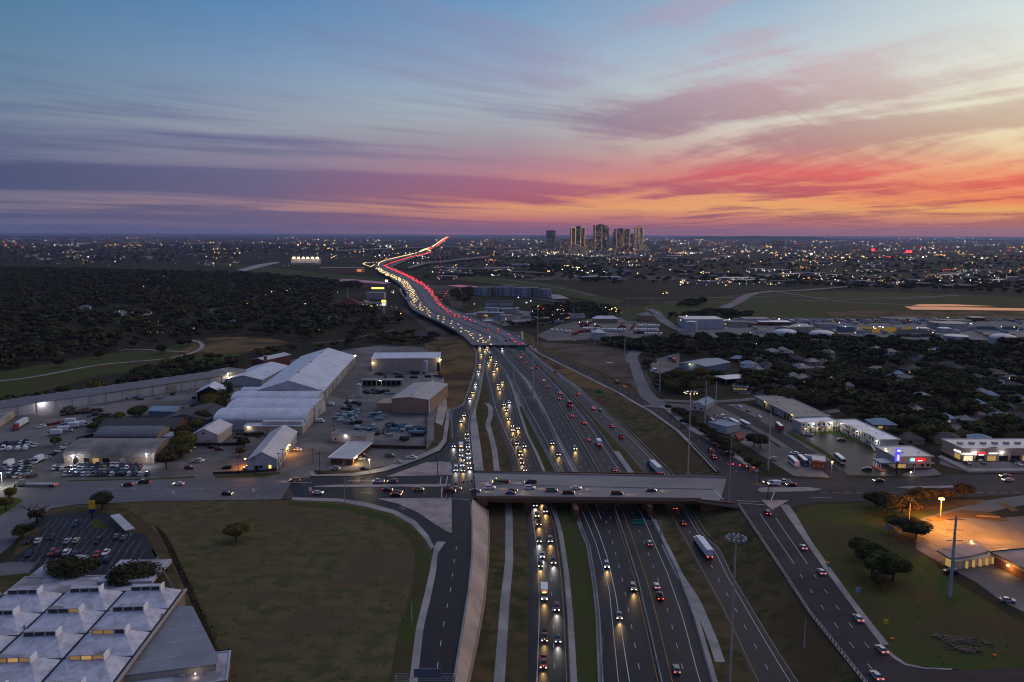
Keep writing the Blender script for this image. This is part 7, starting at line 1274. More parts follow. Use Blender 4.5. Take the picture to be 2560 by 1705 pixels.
stream(L5, True, q5([(672, 272), (624, 298, 'sedan', 'white', 'cool'), (698, 340, 'suv', 'white'), (639, 372, 'sedan', 'tan'), (652, 432, 'suv', 'black'), (655, 552, 'sedan', 'black', 'cool'), (735, 553, 'suv', 'grey'), (678, 663, 'sedan', 'silver', 'cool'), (664, 730, 'sedan', 'black'), (757, 705, 'suv', 'black', 'cool'), (692, 950, 'box_truck', 'white'), (781, 1040, 'suv', 'maroon', 'cool'), (694, 1252, 'pickup', 'maroon'), (791, 1265, 'sedan', 'black', 'cool'), (686, 1442, 'pickup', 'red')]), 'oncoming south of the bridge, left carriageway', spot=SP)
stream(L7, True, q3([(1398, 990, 'suv', 'grey'), (1453, 1092, 'suv', 'black')]), 'on the narrow lane beside the gore', spot=SP)
stream(L9, True, q3([(1608, 1040, 'suv', 'silver'), (935, 122, 'sedan', 'grey'), (828, 12, 'suv', 'white', 'cool')]), 'oncoming on the empty main lanes', spot=SP)
stream(L8, True, q5([(1140, 735, 'suv', 'silver'), (1330, 895, 'suv', 'tan'), (1230, 1100, 'sedan', 'grey')]), 'oncoming on the main lanes south of the bridge', spot=SP)
stream(L10, False, q3([(1128, 180), (1110, 200, 'sedan', 'white', 'brake'), (1164, 250), (1215, 303), (1252, 293), (1322, 413, 'sedan', 'white', 'brake'), (1364, 473, 'suv', 'grey'), (1472, 530), (1462, 583, 'sedan', 'black', 'brake'), (1560, 640, 'box_truck', 'maroon', 'brake'), (1580, 740, 'suv', 'grey', 'brake'), (1695, 805, 'sedan', 'black', 'brake'), (1733, 960, 'sedan', 'tan'), (1827, 1000, 'box_truck', 'white'), (1970, 1240, 'sedan', 'black', 'brake'), (1150, 125, 'sedan', 'maroon', 'brake'), (985, 70, 'flatbed', 'black', 'off')]), 'driving away north of the bridge')
stream(L10, False, q5([(1448, 578, 'suv', 'silver'), (1500, 886, 'sedan', 'white', 'brake'), (1522, 960, 'pickup', 'maroon', 'brake'), (1642, 1487, 'sedan', 'grey', 'brake')]), 'driving away south of the bridge')
stream(L12, False, q3([(1247, 130), (1203, 104), (1296, 217, 'sedan', 'silver', 'off'), (1434, 335, 'suv', 'black'), (1640, 540, 'sedan', 'maroon', 'brake'), (1777, 668, 'sedan', 'white', 'brake'), (1842, 685, 'sedan', 'silver', 'off'), (1950, 835, 'suv', 'grey', 'brake'), (2035, 932, 'pickup', 'maroon'), (2338, 1225, 'semi', 'blue', 'tail')]), 'on the right-hand ramp north of the bridge')
stream(L12, False, q5([(1627, 322, 'sedan', 'black', 'brake'), (1690, 432, 'sedan', 'maroon'), (1830, 615, 'semi', 'white', 'brake')]), 'on the right-hand ramp south of the bridge')
stream(L14, False, [(1775.6, 1128, 'suv', 'black', 'tail'), (1783, 1145, 'suv', 'maroon', 'brake')], 'waiting on the right service road')
stream(L14, False, [(1800+a/3.099, 1200+b_/3.099, k_, c, 'brake') for a, b_, k_, c in ((368, 262, 'suv', 'maroon'), (645, 530, 'sedan', 'silver'), (785, 722, 'sedan', 'silver'), (1070, 1083, 'sedan', 'silver'), (1250, 1325, 'sedan', 'silver'), (1210, 1530, 'sedan', 'silver'))], 'on the right service road south of the junction')
dE, dW = -math.pi/2-.008, math.pi/2-.008
XS = [(q3([(520, 1405, 'sedan', 'tan'), (455, 1427, 'pickup', 'maroon'), (692, 1425, 'sedan', 'grey'), (828, 1397, 'suv', 'white'), (1035, 1422, 'sedan', 'black'), (1018, 1445, 'sedan', 'blue'), (1195, 1398, 'suv', 'white'), (1393, 1422, 'pickup', 'grey'), (1550, 1445, 'pickup', 'black'), (1620, 1400, 'sedan', 'white'), (1995, 1450, 'pickup', 'black'), (2310, 1420, 'sedan', 'navy')])+[(795, 1232, 'sedan', 'white'), (969, 1224.5, 'sedan', 'black'), (993.6, 1230.5, 'sedan', 'red'), (990, 1237, 'sedan', 'black'), (1046.6, 1223.7, 'suv', 'tan'), (568, 1235, 'suv', 'black')], dE, 'heading right on the cross street'),
      ([(1253, 1206, 'flatbed', 'yellow'), (1327, 1206, 'pickup', 'black'), (737, 1201, 'suv', 'tan'), (946, 1204, 'pickup', 'white'), (981, 1204, 'suv', 'grey'), (320.6, 1212.5, 'suv', 'black'), (360, 1206, 'pickup', 'black'), (447, 1210, 'sedan', 'white'), (87, 1214, 'flatbed', 'grey'), (1978, 1212, 'sedan', 'black'), (1961, 1205, 'pickup', 'white'), (1935, 1210, 'van', 'white'), (1921, 1206, 'sedan', 'grey'), (2196, 1202, 'sedan', 'black'), (2512, 1190, 'sedan', 'grey'), (2519, 1200, 'sedan', 'silver')], dW, 'heading left on the cross street')]
for its, th, where in XS:
    for n, it in enumerate(sorted(its, key=lambda q: q[0])):
        p = P(it[0], it[1]+2, .11); k_, c = it[2], it[3]
        if k_ == 'flatbed' and c == 'yellow': k_ = 'box_truck'
        vehicle(k_, c, 'both', p, th, f'{c} {VNAME[k_]} {where}, {ordw(n+1)} from the left', None, 1200. if abs(it[0]-1280) < 700 else 0)
# parked vehicles
def park(items, dirpx, where, group, default=None):
    for n, it in enumerate(items):
        kind, col = (it[2], it[3]) if len(it) > 3 else rndcar(); p = P(it[0], it[1], .12); d = P(it[0]+dirpx[0], it[1]+dirpx[1], .12)-p; th = math.atan2(-d.x, d.y)+VR_.uniform(-.04, .04)+(math.pi if VR_.random() < .4 else 0)
        vehicle(kind, col, 'off', p, th, f'{col} {VNAME[kind]} {where}, {ordw(n+1)} from left', group)
qs = lambda l: sorted([(i[0]/3.105, 1200+i[1]/3.105+3, *i[2:]) for i in l])
park(qs([(225, 475, 'suv', 'black'), (295, 470, 'sedan', 'white'), (405, 440, 'sedan', 'black'), (522, 472, 'sedan', 'silver'), (590, 468, 'sedan', 'silver'), (760, 472, 'suv', 'black'), (905, 435, 'sedan', 'grey'), (960, 445, 'sedan', 'grey'), (590, 340, 'suv', 'navy')]), (8, -9), 'in the back rows of the black lot', 'cars in the black parking lot')
park(qs([(228, 572, 'sedan', 'black'), (405, 565, 'suv', 'red'), (455, 570, 'suv', 'maroon'), (517, 562, 'suv', 'white'), (585, 570, 'sedan', 'navy'), (603, 605, 'sedan', 'white'), (652, 612, 'sedan', 'silver'), (757, 575, 'sedan', 'red'), (822, 562, 'sedan', 'white'), (830, 618, 'suv', 'navy')]), (8, -9), 'in the front rows of the black lot', 'cars in the black parking lot')
def prow(x0_, y0_, x1_, y1_, n, d, where, group, kc=None): park([(lerp(x0_, x1_, i/(n-1))+VR_.uniform(-1.5, 1.5), lerp(y0_, y1_, i/(n-1)), *(kc or rndcar())) for i in range(n)], d, where, group)
YG = 'cars packed in the yard before the arched garage'
prow(196, 1164, 352, 1165, 14, (2, -8), 'close to the garage wall', YG); prow(134, 1173, 348, 1173, 21, (3, -8), 'in the second row of the packed yard', YG); prow(168, 1180, 345, 1180, 18, (3, -8), 'in the third row of the packed yard', YG); prow(163, 1188, 366, 1187, 15, (4, -7), 'in the front row of the packed yard', YG)
prow(4, 1173, 80, 1170, 7, (6, -5), 'at the left corner yard, back row', 'cars in the left corner yard'); prow(4, 1182, 70, 1184, 7, (6, -5), 'at the left corner yard, middle row', 'cars in the left corner yard'); prow(2, 1192, 84, 1192, 7, (6, -4), 'at the left corner yard, front row', 'cars in the left corner yard'); prow(56, 1160, 104, 1150, 5, (7, -3), 'beside the white box trailer', 'cars in the left corner yard')
prow(118, 1146, 172, 1113, 8, (7, -2), 'in the slanting row beside the lone tree', 'dark cars in the slanting row'); prow(4, 1112, 64, 1106, 6, (6, -5), 'behind the white vans', 'cars behind the white vans'); prow(70, 1112, 88, 1116, 3, (6, -5), 'right of the white vans', 'cars behind the white vans', ('pickup', 'white'))
park([(8, 1124, 'van', 'white'), (24, 1125, 'van', 'white'), (45, 1125, 'van', 'white'), (64, 1124, 'van', 'white')], (5, -6), 'in the row of white vans', 'row of white vans')
park([(136, 1088, 'box_truck', 'white'), (163, 1079, 'box_truck', 'white'), (172, 1060, 'box_truck', 'white'), (180, 1070, 'box_truck', 'white'), (205, 1066, 'box_truck', 'white')], (-10, .5), 'among the white box trucks', 'white box trucks')
park([(50, 1068, 'semi', 'red')], (9, -5), 'alone in the left yard', None); park([(95, 1156, 'box_truck', 'white'), (20, 1168, 'box_truck', 'white')], (8, -4), 'in the left corner yard', None)
park([(103, 1069, 'pickup', 'white'), (128, 1062, 'suv', 'maroon'), (140, 1060, 'sedan', 'maroon'), (150, 1058, 'pickup', 'red'), (225, 1092, 'pickup', 'black'), (205, 1096, 'pickup', 'grey'), (237, 1088, 'suv', 'black'), (318, 1056, 'pickup', 'white'), (330, 1056, 'pickup', 'white'), (342, 1054, 'suv', 'white')], (9, -2), 'scattered around the box trucks', 'scattered yard vehicles')
park([(466, 1129.6, 'pickup', 'white'), (475, 1122, 'pickup', 'white'), (446, 1144, 'pickup', 'black'), (474, 1172, 'suv', 'maroon'), (491, 1156, 'pickup', 'silver'), (497, 1154, 'pickup', 'white'), (530, 1120, 'sedan', 'black'), (549, 1125, 'suv', 'maroon'), (568, 1171, 'suv', 'black'), (596, 1131, 'sedan', 'silver'), (600, 1126, 'sedan', 'white'), (621, 1173, 'pickup', 'white')], (9, 0), 'in the orange-lit lot left of the gabled workshop', 'vehicles in the orange-lit lot')
park([(745, 1126, 'sedan', 'white'), (825.6, 1013, 'van', 'white'), (800, 1055, 'van', 'white'), (838, 1174, 'suv', 'silver'), (902, 1149, 'sedan', 'white'), (905, 1141, 'pickup', 'maroon'), (912, 1174, 'sedan', 'black'), (976, 1142, 'pickup', 'green'), (995, 1157, 'sedan', 'silver'), (1029, 1146, 'pickup', 'white')], (8, .3), 'around the brick office', 'vehicles round the brick office')
park([(1932, 1150, 'suv', 'silver'), (1986, 1135, 'sedan', 'white'), (2015, 1147, 'van', 'white'), (2020, 1088, 'pickup', 'white'), (2103, 1102, 'sedan', 'black'), (2167, 1176, 'suv', 'black')], (8, 1), 'between the coaches and the motel', 'vehicles by the motel'); park([(1948, 1072, 'bus', 'maroon'), (1983, 1160, 'bus', 'white'), (2007, 1158, 'bus', 'blue'), (2099, 1154, 'bus', 'silver')], (6, 5), 'near the motel street', None)
park([(2418, 1160, 'sedan', 'navy'), (2455, 1158, 'suv', 'grey'), (2537, 1157, 'suv', 'black'), (2548, 1163, 'sedan', 'silver')], (7, 3), 'before the shops', 'cars before the shops'); park([(2375, 1433, 'suv', 'black'), (2519, 1504, 'sedan', 'silver')], (9, 1), 'beside the diner', None)
park([(1780, 1050, 'sedan', 'white'), (1790, 1042, 'sedan', 'black'), (1808, 1045, 'van', 'white'), (1835, 1062, 'bus', 'white'), (1862, 1066, 'bus', 'silver'), (1849, 1018, 'sedan', 'white'), (1870, 1028, 'sedan', 'grey'), (1899, 1044, 'sedan', 'white'), (1637, 931, 'box_truck', 'white'), (1644, 962, 'pickup', 'white'), (1670, 952, 'suv', 'black'), (1684, 968, 'suv', 'grey'), (1700, 972, 'suv', 'black'), (1640, 892, 'suv', 'grey'), (1675, 900, 'box_truck', 'blue'), (1685, 905, 'box_truck', 'red'), (1692, 922, 'suv', 'black'), (1702, 924, 'sedan', 'black')], (6, 3), 'left of the workshop row', 'vehicles in the roadside yards')
TY = 'red lorry tractors in the truck yard'; k_ = 0
for (x0_, y0_, x1_, y1_, n, kind, c, lab) in ((1447, 812, 1478, 810, 8, 'tractor', 'red', 'back left row'), (1452, 817, 1470, 815, 5, 'tractor', 'maroon', 'second row at the back left'), (1486, 814, 1504, 824, 6, 'tractor', 'red', 'slanting row in the middle'), (1545, 824, 1556, 814, 6, 'tractor', 'maroon', 'fan-shaped row'), (1558, 817, 1564, 824, 4, 'tractor', 'red', 'right side of the fan'), (1433, 838, 1450, 832, 5, 'tractor', 'red', 'front left row'), (1452, 831, 1486, 830, 7, 'tractor', 'red', 'front middle row'), (1586, 834, 1610, 834, 5, 'tractor', 'maroon', 'front of the white trailers'), (1580, 823, 1586, 815, 3, 'tractor', 'red', 'left of the white trailers'), (1460, 826, 1560, 829, 16, 'box_truck', 'white', 'long row of white boxes'), (1380, 828, 1425, 833, 5, 'box_truck', 'white', 'left end of the yard'), (1596, 818, 1645, 818, 7, 'box_truck', 'white', 'white trailer row, upper'), (1590, 828, 1645, 829, 8, 'box_truck', 'white', 'white trailer row, middle'), (1612, 838, 1650, 839, 5, 'box_truck', 'white', 'white trailer row, front'), (1500, 808, 1600, 808, 14, 'suv', 'grey', 'small cars, back row')):
    prow(x0_, y0_, x1_, y1_, n, (4, -3), f'in the truck yard, {lab}', TY if c != 'white' else 'white trailers in the truck yard', (kind, c))
# steel yard stock
SR = random.Random(8); sm_ = [M['cyan'], M['dark'], M['wood'], M['grey'], M['blue'], M['redw'] if 0 else M['dark']]; cn = ['pale blue', 'dark', 'brown', 'grey', 'deep blue', 'dark']
YP = [(842, 1030, 898, 1060, 26, 0), (925, 1035, 960, 1050, 10, 0), (918, 1060, 990, 1092, 26, None), (990, 1060, 1058, 1100, 16, None), (858, 1005, 905, 1030, 12, 1), (900, 975, 985, 985, 14, 1), (915, 933, 1095, 945, 18, 1), (880, 1072, 912, 1092, 8, 0), (1035, 1070, 1062, 1092, 10, 4), (700, 1075, 720, 1090, 3, 0), (580, 1084, 650, 1096, 8, 2), (160, 1020, 290, 1040, 22, 2), (300, 1000, 560, 985, 10, 2)]
for i_, (x0_, y0_, x1_, y1_, n, ci) in enumerate(YP):
    for _ in range(n):
        c_ = ci if ci is not None and SR.random() < .7 else SR.randrange(6); p = P(SR.uniform(x0_, x1_), SR.uniform(y0_, y1_), .06); mb = MB(); w_, l_, h_ = SR.uniform(1.5, 3), SR.uniform(4, 8), SR.uniform(.8, 2.2); nn_ = 3
        for a in range(nn_):
            for b_ in range(2): mb.box((SR.uniform(-.1, .1)+(a-1)*w_/3, SR.uniform(-.4, .4), h_*(.25+.5*b_)), (w_/3.4, l_*SR.uniform(.8, 1), h_*.46))
        o = mb.build('stock_pile', sm_[c_]); o.location = p; o.rotation_euler = (0, 0, SR.choice([0, 1.57])+SR.uniform(-.15, .15)); area = ('in the steel yard by the lane', 'beside the tan hall', 'in the middle of the steel yard', 'at the right of the steel yard', 'near the upright silo', 'in front of the open shed', 'before the long cream store', 'behind the brick office', 'along the dark fence', 'at the end of the white lean-to', 'beside the small gabled shed', 'along the long mill', 'between mill and dark sheds')[i_]
        tag(o, f'{cn[c_]} stack of steel and timber stock {area}', 'stack', 'stock piles '+area)
# heavy stuff on the dirt
for (x, y), c, lab in (((1543, 958), 'orange', 'small orange digger on the bare dirt'), ((1436, 855), 'yellow', 'small yellow digger at the top of the bare dirt')):
    e = empty('digger', P(x, y, .1), .4, lab, 'digger'); MB().frus(.8, 2.4, (-1, 1, -1.6, 1), (-.9, .9, -1.4, .8)).build('cab', PM[c], e); MB().tube((0, .8, 1.6), (0, 3.4, 3.4), .2, 5).build('boom', PM[c], e); MB().tube((0, 3.4, 3.4), (0, 4.6, 1.), .16, 5).build('arm', PM[c], e); MB().box((0, 4.6, .8), (.8, .6, .6)).build('bucket', M['dark'], e)
    for sx in (-1, 1): MB().box((sx*1.05, -.2, .4), (.45, 3.6, .8)).build('track', M['dark'], e)
for (x, y), r_, n, lab in (((2395, 1600), 9, 60, 'long heap of broken rubble on the mown grass'), ((2410, 1625), 6, 30, 'smaller rubble heap nearer the side road'), ((1504, 942), 5, 20, 'dark brush pile on the bare dirt'), ((1524, 907), 4, 16, 'white torn sheeting lying on the dirt')):
    c0 = P(x, y); mb = MB(); rr = random.Random(int(x))
    for _ in range(n*6): a = rr.uniform(.1, .55)*(1.6 if rr.random() < .1 else 1); mb.box((rr.gauss(0, r_*.38), rr.gauss(0, r_*.13), a*.3), (a*1.6, a, a*.7), rr.uniform(0, 3))
    o = mb.build('rubble_heap', M['rubble'] if 'white' not in lab else M['white']); o.location = c0; o.rotation_euler = (0, 0, -.3); tag(o, lab, 'heap', kind='stuff')
# traffic out on the viaduct
fcm = {}
def farcar(col, lampm, r, front=True):
    k_ = (col, lampm, round(r, 1), front)
    if k_ not in fcm:
        mb = MB(); mb.box((0, 0, .6), (1.85, 4.6, .8)); mb.frus(1.0, 1.5, (-.85, .85, -1.6, 1.1), (-.7, .7, -1.2, .6)); mb.cur = 1
        for sx in (-.68, .68): mb.gem((sx, 2.35, .75), r, r)
        fcm[k_] = mb.mesh('car', [PM[col], M[lampm]])
    return fcm[k_]
def sample(pts, step, z):
    w3 = [P(x, y, z) for x, y in pts]; out = []; acc = VR_.uniform(0, step)
    for a, c in zip(w3, w3[1:]):
        L = (c-a).length; d = (c-a)/max(L, .01)
        while acc < L: out.append((a+d*acc, math.atan2(-d.x, d.y))); acc += step*VR_.uniform(.6, 1.5)
        acc -= L
    return out
# picture-plotted lane lines of the viaduct (near to far)
M['headfar'] = emat('far_headlamp', (1, .70, .26), 4.5); M['tailfar'] = emat('far_taillamp', (1, .03, .02), 5)
HL = [[(1215, 862), (1190, 846), (1150, 822), (1110, 803), (1070, 786), (1042, 765), (1030, 742), (1026, 725), (1010, 705), (990, 695), (960, 682), (942, 670)], [(1230, 862), (1205, 846), (1160, 822), (1120, 802), (1080, 783), (1052, 763), (1038, 740), (1032, 725), (1016, 705), (994, 694), (965, 681), (948, 670)], [(1200, 858), (1165, 836), (1130, 816), (1095, 800), (1060, 784), (1034, 765), (1026, 742), (1022, 726), (1004, 706), (984, 695), (955, 682), (940, 672)]]
TLN = [[(1298, 862), (1260, 838), (1215, 818), (1170, 803), (1130, 787), (1105, 770), (1092, 755), (1080, 735), (1062, 716), (1045, 706), (1025, 694), (1003, 684), (980, 674), (960, 664)], [(1310, 862), (1268, 836), (1222, 816), (1176, 800), (1136, 784), (1110, 768), (1096, 753), (1084, 733), (1066, 714), (1048, 704), (1028, 692), (1006, 682), (983, 672)], [(1285, 858), (1240, 834), (1195, 812), (1150, 796), (1115, 778), (1098, 762), (1088, 748), (1076, 731), (1058, 715), (1040, 704)]]
cand = []
for li, ln in enumerate(HL):
    for p, th in sample(ln, (18, 20, 30)[li], ZV+.03):
        if VR_.random() < (.45 if p.y < 1080 else .1 if p.y < 1350 else 0): continue
        cand.append((p+Vector((math.cos(th), math.sin(th), 0))*VR_.uniform(-3.5, 3.5), th+math.pi, 'h'))
for li, ln in enumerate(TLN):
    for p, th in sample(ln, (17, 19, 46)[li], ZV+.03):
        if VR_.random() < (.6 if p.y < 1080 else .25 if p.y < 1250 else 0): continue
        cand.append((p+Vector((math.cos(th), math.sin(th), 0))*VR_.uniform(-3., 3.), th, 't'))
for ln, k_, st_ in (([(1001, 722), (1005, 734), (1014, 745), (1026, 756)], 'h', 28), ([(936, 662), (928, 667), (912, 662), (908, 659.5), (914, 657), (945, 655.5)], 'h', 22), ([(946, 664), (948, 657), (965, 650), (1000, 642), (1040, 633), (1062, 625)], 'h', 26), ([(962, 664), (976, 658), (1000, 650), (1030, 642), (1062, 635), (1076, 630)], 't', 26), ([(1100, 640), (1108, 760)], 't', 400), ([(1060, 625), (1085, 614), (1103, 601), (1112, 595), (1118, 592)], 'h', 26), ([(1066, 626), (1092, 615), (1110, 601), (1118, 595), (1122, 592)], 't', 30), ([(1102, 752), (1112, 740), (1120, 728)], 't', 60), ([(1078, 628), (1063, 622), (1050, 628)], 'h', 40), ([(1826, 768), (1850, 750), (1880, 736), (1925, 729)], 't', 170), ([(1636, 778), (1648, 788)], 't', 40), ([(1643, 774), (1628, 771)], 't', 40), ([(1070, 640), (1110, 636), (1140, 634)], 't', 120)):
    z = ZV+.03 if k_ == 'h' or ln[0][0] < 1300 else 1.8
    for p, th in sample(ln, st_, z): cand.append((p, th+(math.pi if k_ == 'h' else 0), k_))
cand.sort(key=lambda q: q[0].y); ch = {'h': 0, 't': 0}
rest = [MB(), MB()]
for i, (p, th, k_) in enumerate(cand):
    d = p.y; r = max(.32, d*.00030) if d < 2200 else d*.00024
    if i < 290:
        col = VR_.choice(['white', 'silver', 'grey', 'black', 'navy', 'maroon', 'tan']); ch[k_] += 1
        o = D.objects.new('car', farcar(col, 'headfar' if k_ == 'h' else 'tailfar', r)) ; COL.objects.link(o); o.location = p; o.rotation_euler = (0, 0, th if k_ == 'h' else th+math.pi)
        if k_ == 't': o.scale = (1, 1, 1)
        tag(o, f'{col} car with {"headlights" if k_ == "h" else "red tail lights"} glowing, {ordw(ch[k_])} along the viaduct', 'car', 'headlight stream on the viaduct' if k_ == 'h' else 'tail light stream on the viaduct')
    else:
        mb = rest[0]; mb.cur = 0; mb.box((p.x, p.y, p.z+.6), (1.9, 4.4, 1.2), th); mb.cur = 1 if k_ == 'h' else 2
        for sx in (-.7, .7): mb.gem((p.x+sx*math.cos(th)*max(1, r), p.y-2.5, p.z+.9), r)
tag(rest[0].build('distant_traffic', [PM['grey'], M['headfar'], M['tailfar']]), 'endless stream of tiny headlights and tail lights running to the horizon', kind='stuff')
# ------------------------------------------------------------------ lamps of the town
LR = random.Random(77)
M.update(dw=emat('far_warm_lamp', (1, .66, .30), 7.5), dc=emat('far_white_lamp', (.95, .97, 1), 7), do=emat('far_sodium_lamp', (1, .42, .08), 8), dg=emat('far_green_lamp', (.5, 1, .7), 7), dr=emat('far_red_lamp', (1, .05, .03), 7))
KD = ['dw']*9+['dc']*6+['do']*5+['dg', 'dr']; NMK = dict(dw='warm', dc='white', do='orange', dg='greenish', dr='red')
def spots():
    out = []
    rows = [(0, 1000, 593, 612, 120, .9), (0, 1000, 612, 640, 150, 1), (0, 760, 640, 672, 60, 1), (820, 1300, 600, 650, 210, 1), (960, 1300, 650, 700, 60, 1), (1280, 1800, 596, 612, 110, .9), (1280, 1760, 622, 645, 210, 1.1), (1600, 2560, 594, 614, 230, .9), (1700, 2560, 614, 650, 420, 1.1), (1500, 2560, 645, 690, 170, 1), (1900, 2560, 680, 715, 170, 1.), (1300, 1560, 664, 690, 40, 1.1), (1700, 1960, 703, 722, 70, 1.), (0, 900, 680, 760, 14, 1), (50, 850, 760, 850, 18, .8), (1100, 1400, 760, 830, 26, 1), (1400, 1700, 740, 800, 18, 1), (1700, 2560, 800, 850, 34, 1.2), (1750, 2560, 860, 1000, 30, .8), (840, 1010, 720, 790, 22, 1)]
    for x0_, x1_, y0_, y1_, n, s_ in rows:
        cl = [(LR.uniform(x0_, x1_), LR.uniform(y0_, y1_), LR.choice(KD)) for _ in range(max(3, n//9))]
        for _ in range(n):
            if LR.random() < .6: c = LR.choice(cl); x, y, k_ = c[0]+LR.gauss(0, (x1_-x0_)*.02), c[1]+LR.gauss(0, (y1_-y0_)*.04), c[2]
            else: x, y, k_ = LR.uniform(x0_, x1_), LR.uniform(y0_, y1_), LR.choice(KD)
            out.append((x, min(max(y, y0_), y1_), k_, s_*LR.choice([.4, .55, .7, .8, 1, 1.5])))
    return out
EX = [(1425, 679, 'dc', 1.6), (1443, 679, 'dc', 1.6), (1455, 683, 'dc', 1.8), (1481, 684, 'dc', 1.8), (1594, 690, 'dw', 2.), (1510, 685, 'dc', 1.4), (745, 614, 'do', 2.6), (774, 614, 'do', 2.), (792, 614, 'do', 2.), (811, 614, 'do', 2.4), (982, 626, 'do', 2.4), (1016, 617, 'do', 2.2), (1296, 755, 'dc', 2.), (1716, 806, 'dw', 2.6), (1702, 817, 'dw', 2.6), (1823, 813, 'dc', 2.2), (2206, 834, 'dc', 2.4), (1776, 817, 'dc', 1.8), (1468, 822, 'dg', 1.4), (1448, 823, 'dc', 1.6), (1487, 828, 'dc', 1.6), (966, 694, 'dw', 3.2), (1002, 800, 'do', 2.), (938, 645, 'do', 1.6), (2135, 609, 'do', 1.6), (2200, 610, 'do', 1.6), (2242, 610, 'do', 1.4), (2350, 709, 'dc', 2.), (2380, 709, 'dc', 2.), (2425, 708, 'dc', 2.), (2298, 709, 'dw', 1.6), (2388, 677, 'do', 2.), (2440, 682, 'do', 2.), (2525, 683, 'do', 2.2), (1341, 630, 'dg', 1.2), (1947, 812, 'dc', 2.2), (2098, 822, 'dw', 1.8), (2292, 836, 'dc', 1.8), (2368, 808, 'dw', 1.6), (2112, 833, 'dw', 1.6), (1998, 830, 'dw', 1.5), (560, 625, 'dw', 1.5)]
al = [(x, y, k_, s_) for x, y, k_, s_ in spots()]+EX
al.sort(key=lambda q: -q[1]-(100 if q in EX else 0))
def band_(x, y):
    lo_, hi_, xa, xb = (660, 700, 0, 900) if x < 900 and y < 700 else (700, 860, 0, 900) if x < 900 else (640, 860, 900, 1350) if x < 1350 else (680, 860, 1350, 2560) if y < 860 else (860, 1010, 1700, 2560)
    return ('far', 'middle', 'near')[max(0, min(2, int((y-lo_)/(hi_-lo_)*3)))]+' '+('left', 'centre-left', 'centre', 'centre-right', 'right')[max(0, min(4, int((x-xa)/(xb-xa)*5)))]
lm = {k_: MB().gem((0, 0, 0), 1.).mesh('lamp', M[k_]) for k_ in NMK}; pst = MB().tube((0, 0, 0), (0, 0, 1), .12, 4).mesh('post', M['grey'])
mass = MB(); kx = {k_: i for i, k_ in enumerate(NMK)}
for i, (x, y, k_, s_) in enumerate(al):
    p = P(x, y); d = p.y; r = max(.22, d*.00033)*s_; hgt = 8 if not (y > 760 and 1750 > x and x > 0) else 9
    if i < 295:
        o = D.objects.new('street_lamp', lm[k_]); COL.objects.link(o); o.location = (p.x, p.y, hgt); o.scale = (r, r, r*.8); zone = ('beyond the left wood' if y < 700 else 'in the left wood') if x < 900 else ('near the viaduct' if x < 1350 else 'by the yards and tanks') if y < 860 else 'among the bungalows on the right'
        tag(o, f'{"tiny" if s_ < .75 else "small" if s_ < 1.3 else "bright"} {NMK[k_]} lamp glowing {zone}, {band_(x, y)}', 'street lamp', 'lamps '+zone)
    else: mass.cur = kx[k_]; mass.gem((p.x, p.y, 8), r, r*.8)
tag(mass.build('town_lights', [M[k_] for k_ in NMK]), 'thousands of tiny lights spread over the town toward the horizon', kind='stuff')
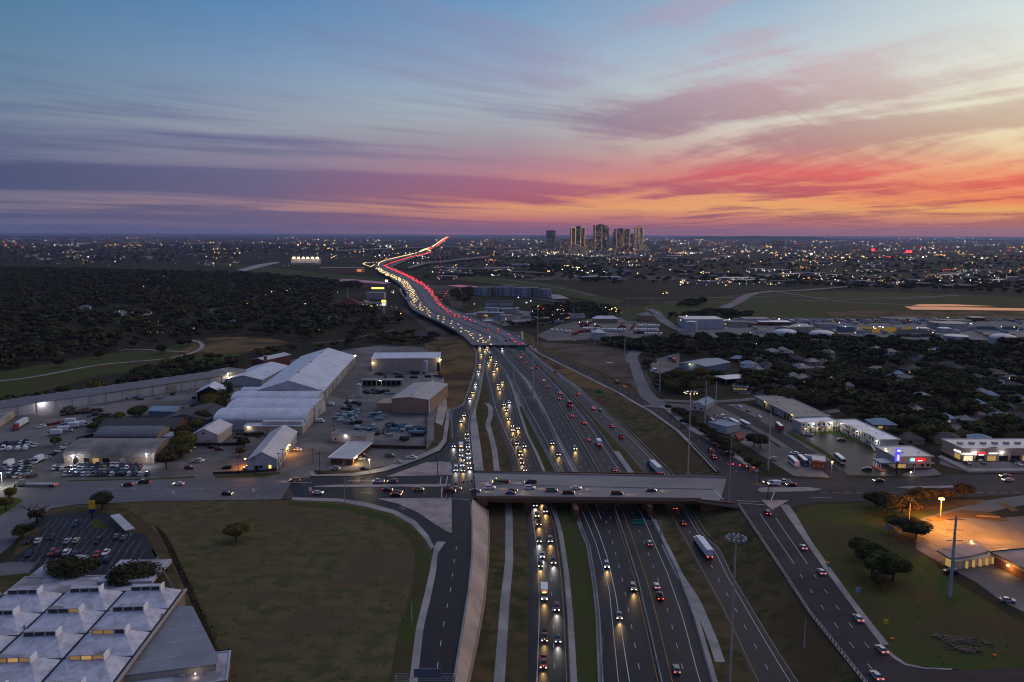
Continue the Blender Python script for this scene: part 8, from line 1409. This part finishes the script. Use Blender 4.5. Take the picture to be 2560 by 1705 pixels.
# lamps with real light near the camera
for (x, y), hh, k_, e_, col, lab in (((183, 1163), 5.2, 'cool', 2500, (.9, .9, 1), 'bright white lamp left on the arched garage front'), ((368, 1165), 6.5, 'cool', 2500, (.9, .92, 1), 'bright white lamp right of the arched garage'), ((6, 1218), 7, 'cool', 6000, (1, 1, .75), 'bright white lamp at the far left street corner'), ((924, 1182), 7, 'warm', 1800, (1, .78, .38), 'warm street lamp at the works car park'), ((2078, 1190), 7.5, 'orangel', 900, (1, .5, .2), 'orange lamp at the mouth of the motel street'), ((2125, 1043), 6, 'dg', 300, (.8, 1, .6), 'greenish lamp behind the motel'), ((2276, 1190), 2., 'warm', 200, (1, .85, .6), 'tiny bright lamp by the motel forecourt')):
    a = P(x, y); e = empty('street_lamp', a, 0, lab, 'street lamp'); MB().tube((0, 0, 0), (0, 0, hh), .1, 6).build('pole', M['grey'], e); MB().gem((0, -.3, hh), .55, .3).build('lamp_head', M[k_], e); l = D.lights.new('lamp_light', 'POINT'); l.energy = e_; l.color = col; l.shadow_soft_size = .4; q = link(D.objects.new('lamp_light', l), e); q.location = (0, -1., hh-.6)
raised('lawn', [(-300, 1300), (-300, 1268), (0, 1243), (48, 1246), (58, 1252), (0, 1290)], M['brightgreen'], .12, 'lamp-lit green lawn at the left corner')
# power lines
def wire(a, b, sag, m, label, n=14, r=.05):
    a, b = Vector(a), Vector(b); mb = MB(); pts = [a.lerp(b, i/n)-Vector((0, 0, sag*4*(i/n)*(1-i/n))) for i in range(n+1)]
    for p, q in zip(pts, pts[1:]): mb.tube(p, q, r, 3)
    return tag(mb.build('power_line', m), label, 'power line')
pa = P(2374.4, 1492); pb = P(2060, 1232)+Vector((60, 40, 0))
for i, (zz, ox) in enumerate(((26, 0), (21, -2.6), (21, 2.6), (14.5, -2.6), (14.5, 2.6))): wire((pa.x+ox, pa.y, zz), (-10+1920*.0+P(1920, 1174).x+ox, P(1920, 1174).y, zz), 3.5, M['dark'], ('topmost', 'upper left', 'upper right', 'lower left', 'lower right')[i]+' power wire strung from the big steel pole', r=.045)
# ------------------------------------------------------------------ haze
hb = MB().frus(-9, 420, (-40000, 40000, -900, 42000), (-40000, 40000, -900, 42000)); hm_ = D.materials.new('haze'); hm_.use_nodes = True; nt = hm_.node_tree; nt.nodes.remove(nt.nodes['Principled BSDF']); pv = nt.nodes.new('ShaderNodeVolumePrincipled'); pv.inputs['Color'].default_value = (.44, .53, .90, 1); pv.inputs['Density'].default_value = 2.3e-5; pv.inputs['Anisotropy'].default_value = .2
nt.links.new(pv.outputs[0], nt.nodes['Material Output'].inputs['Volume'])
tag(hb.build('haze', hm_), 'thin bluish evening air', kind='stuff')
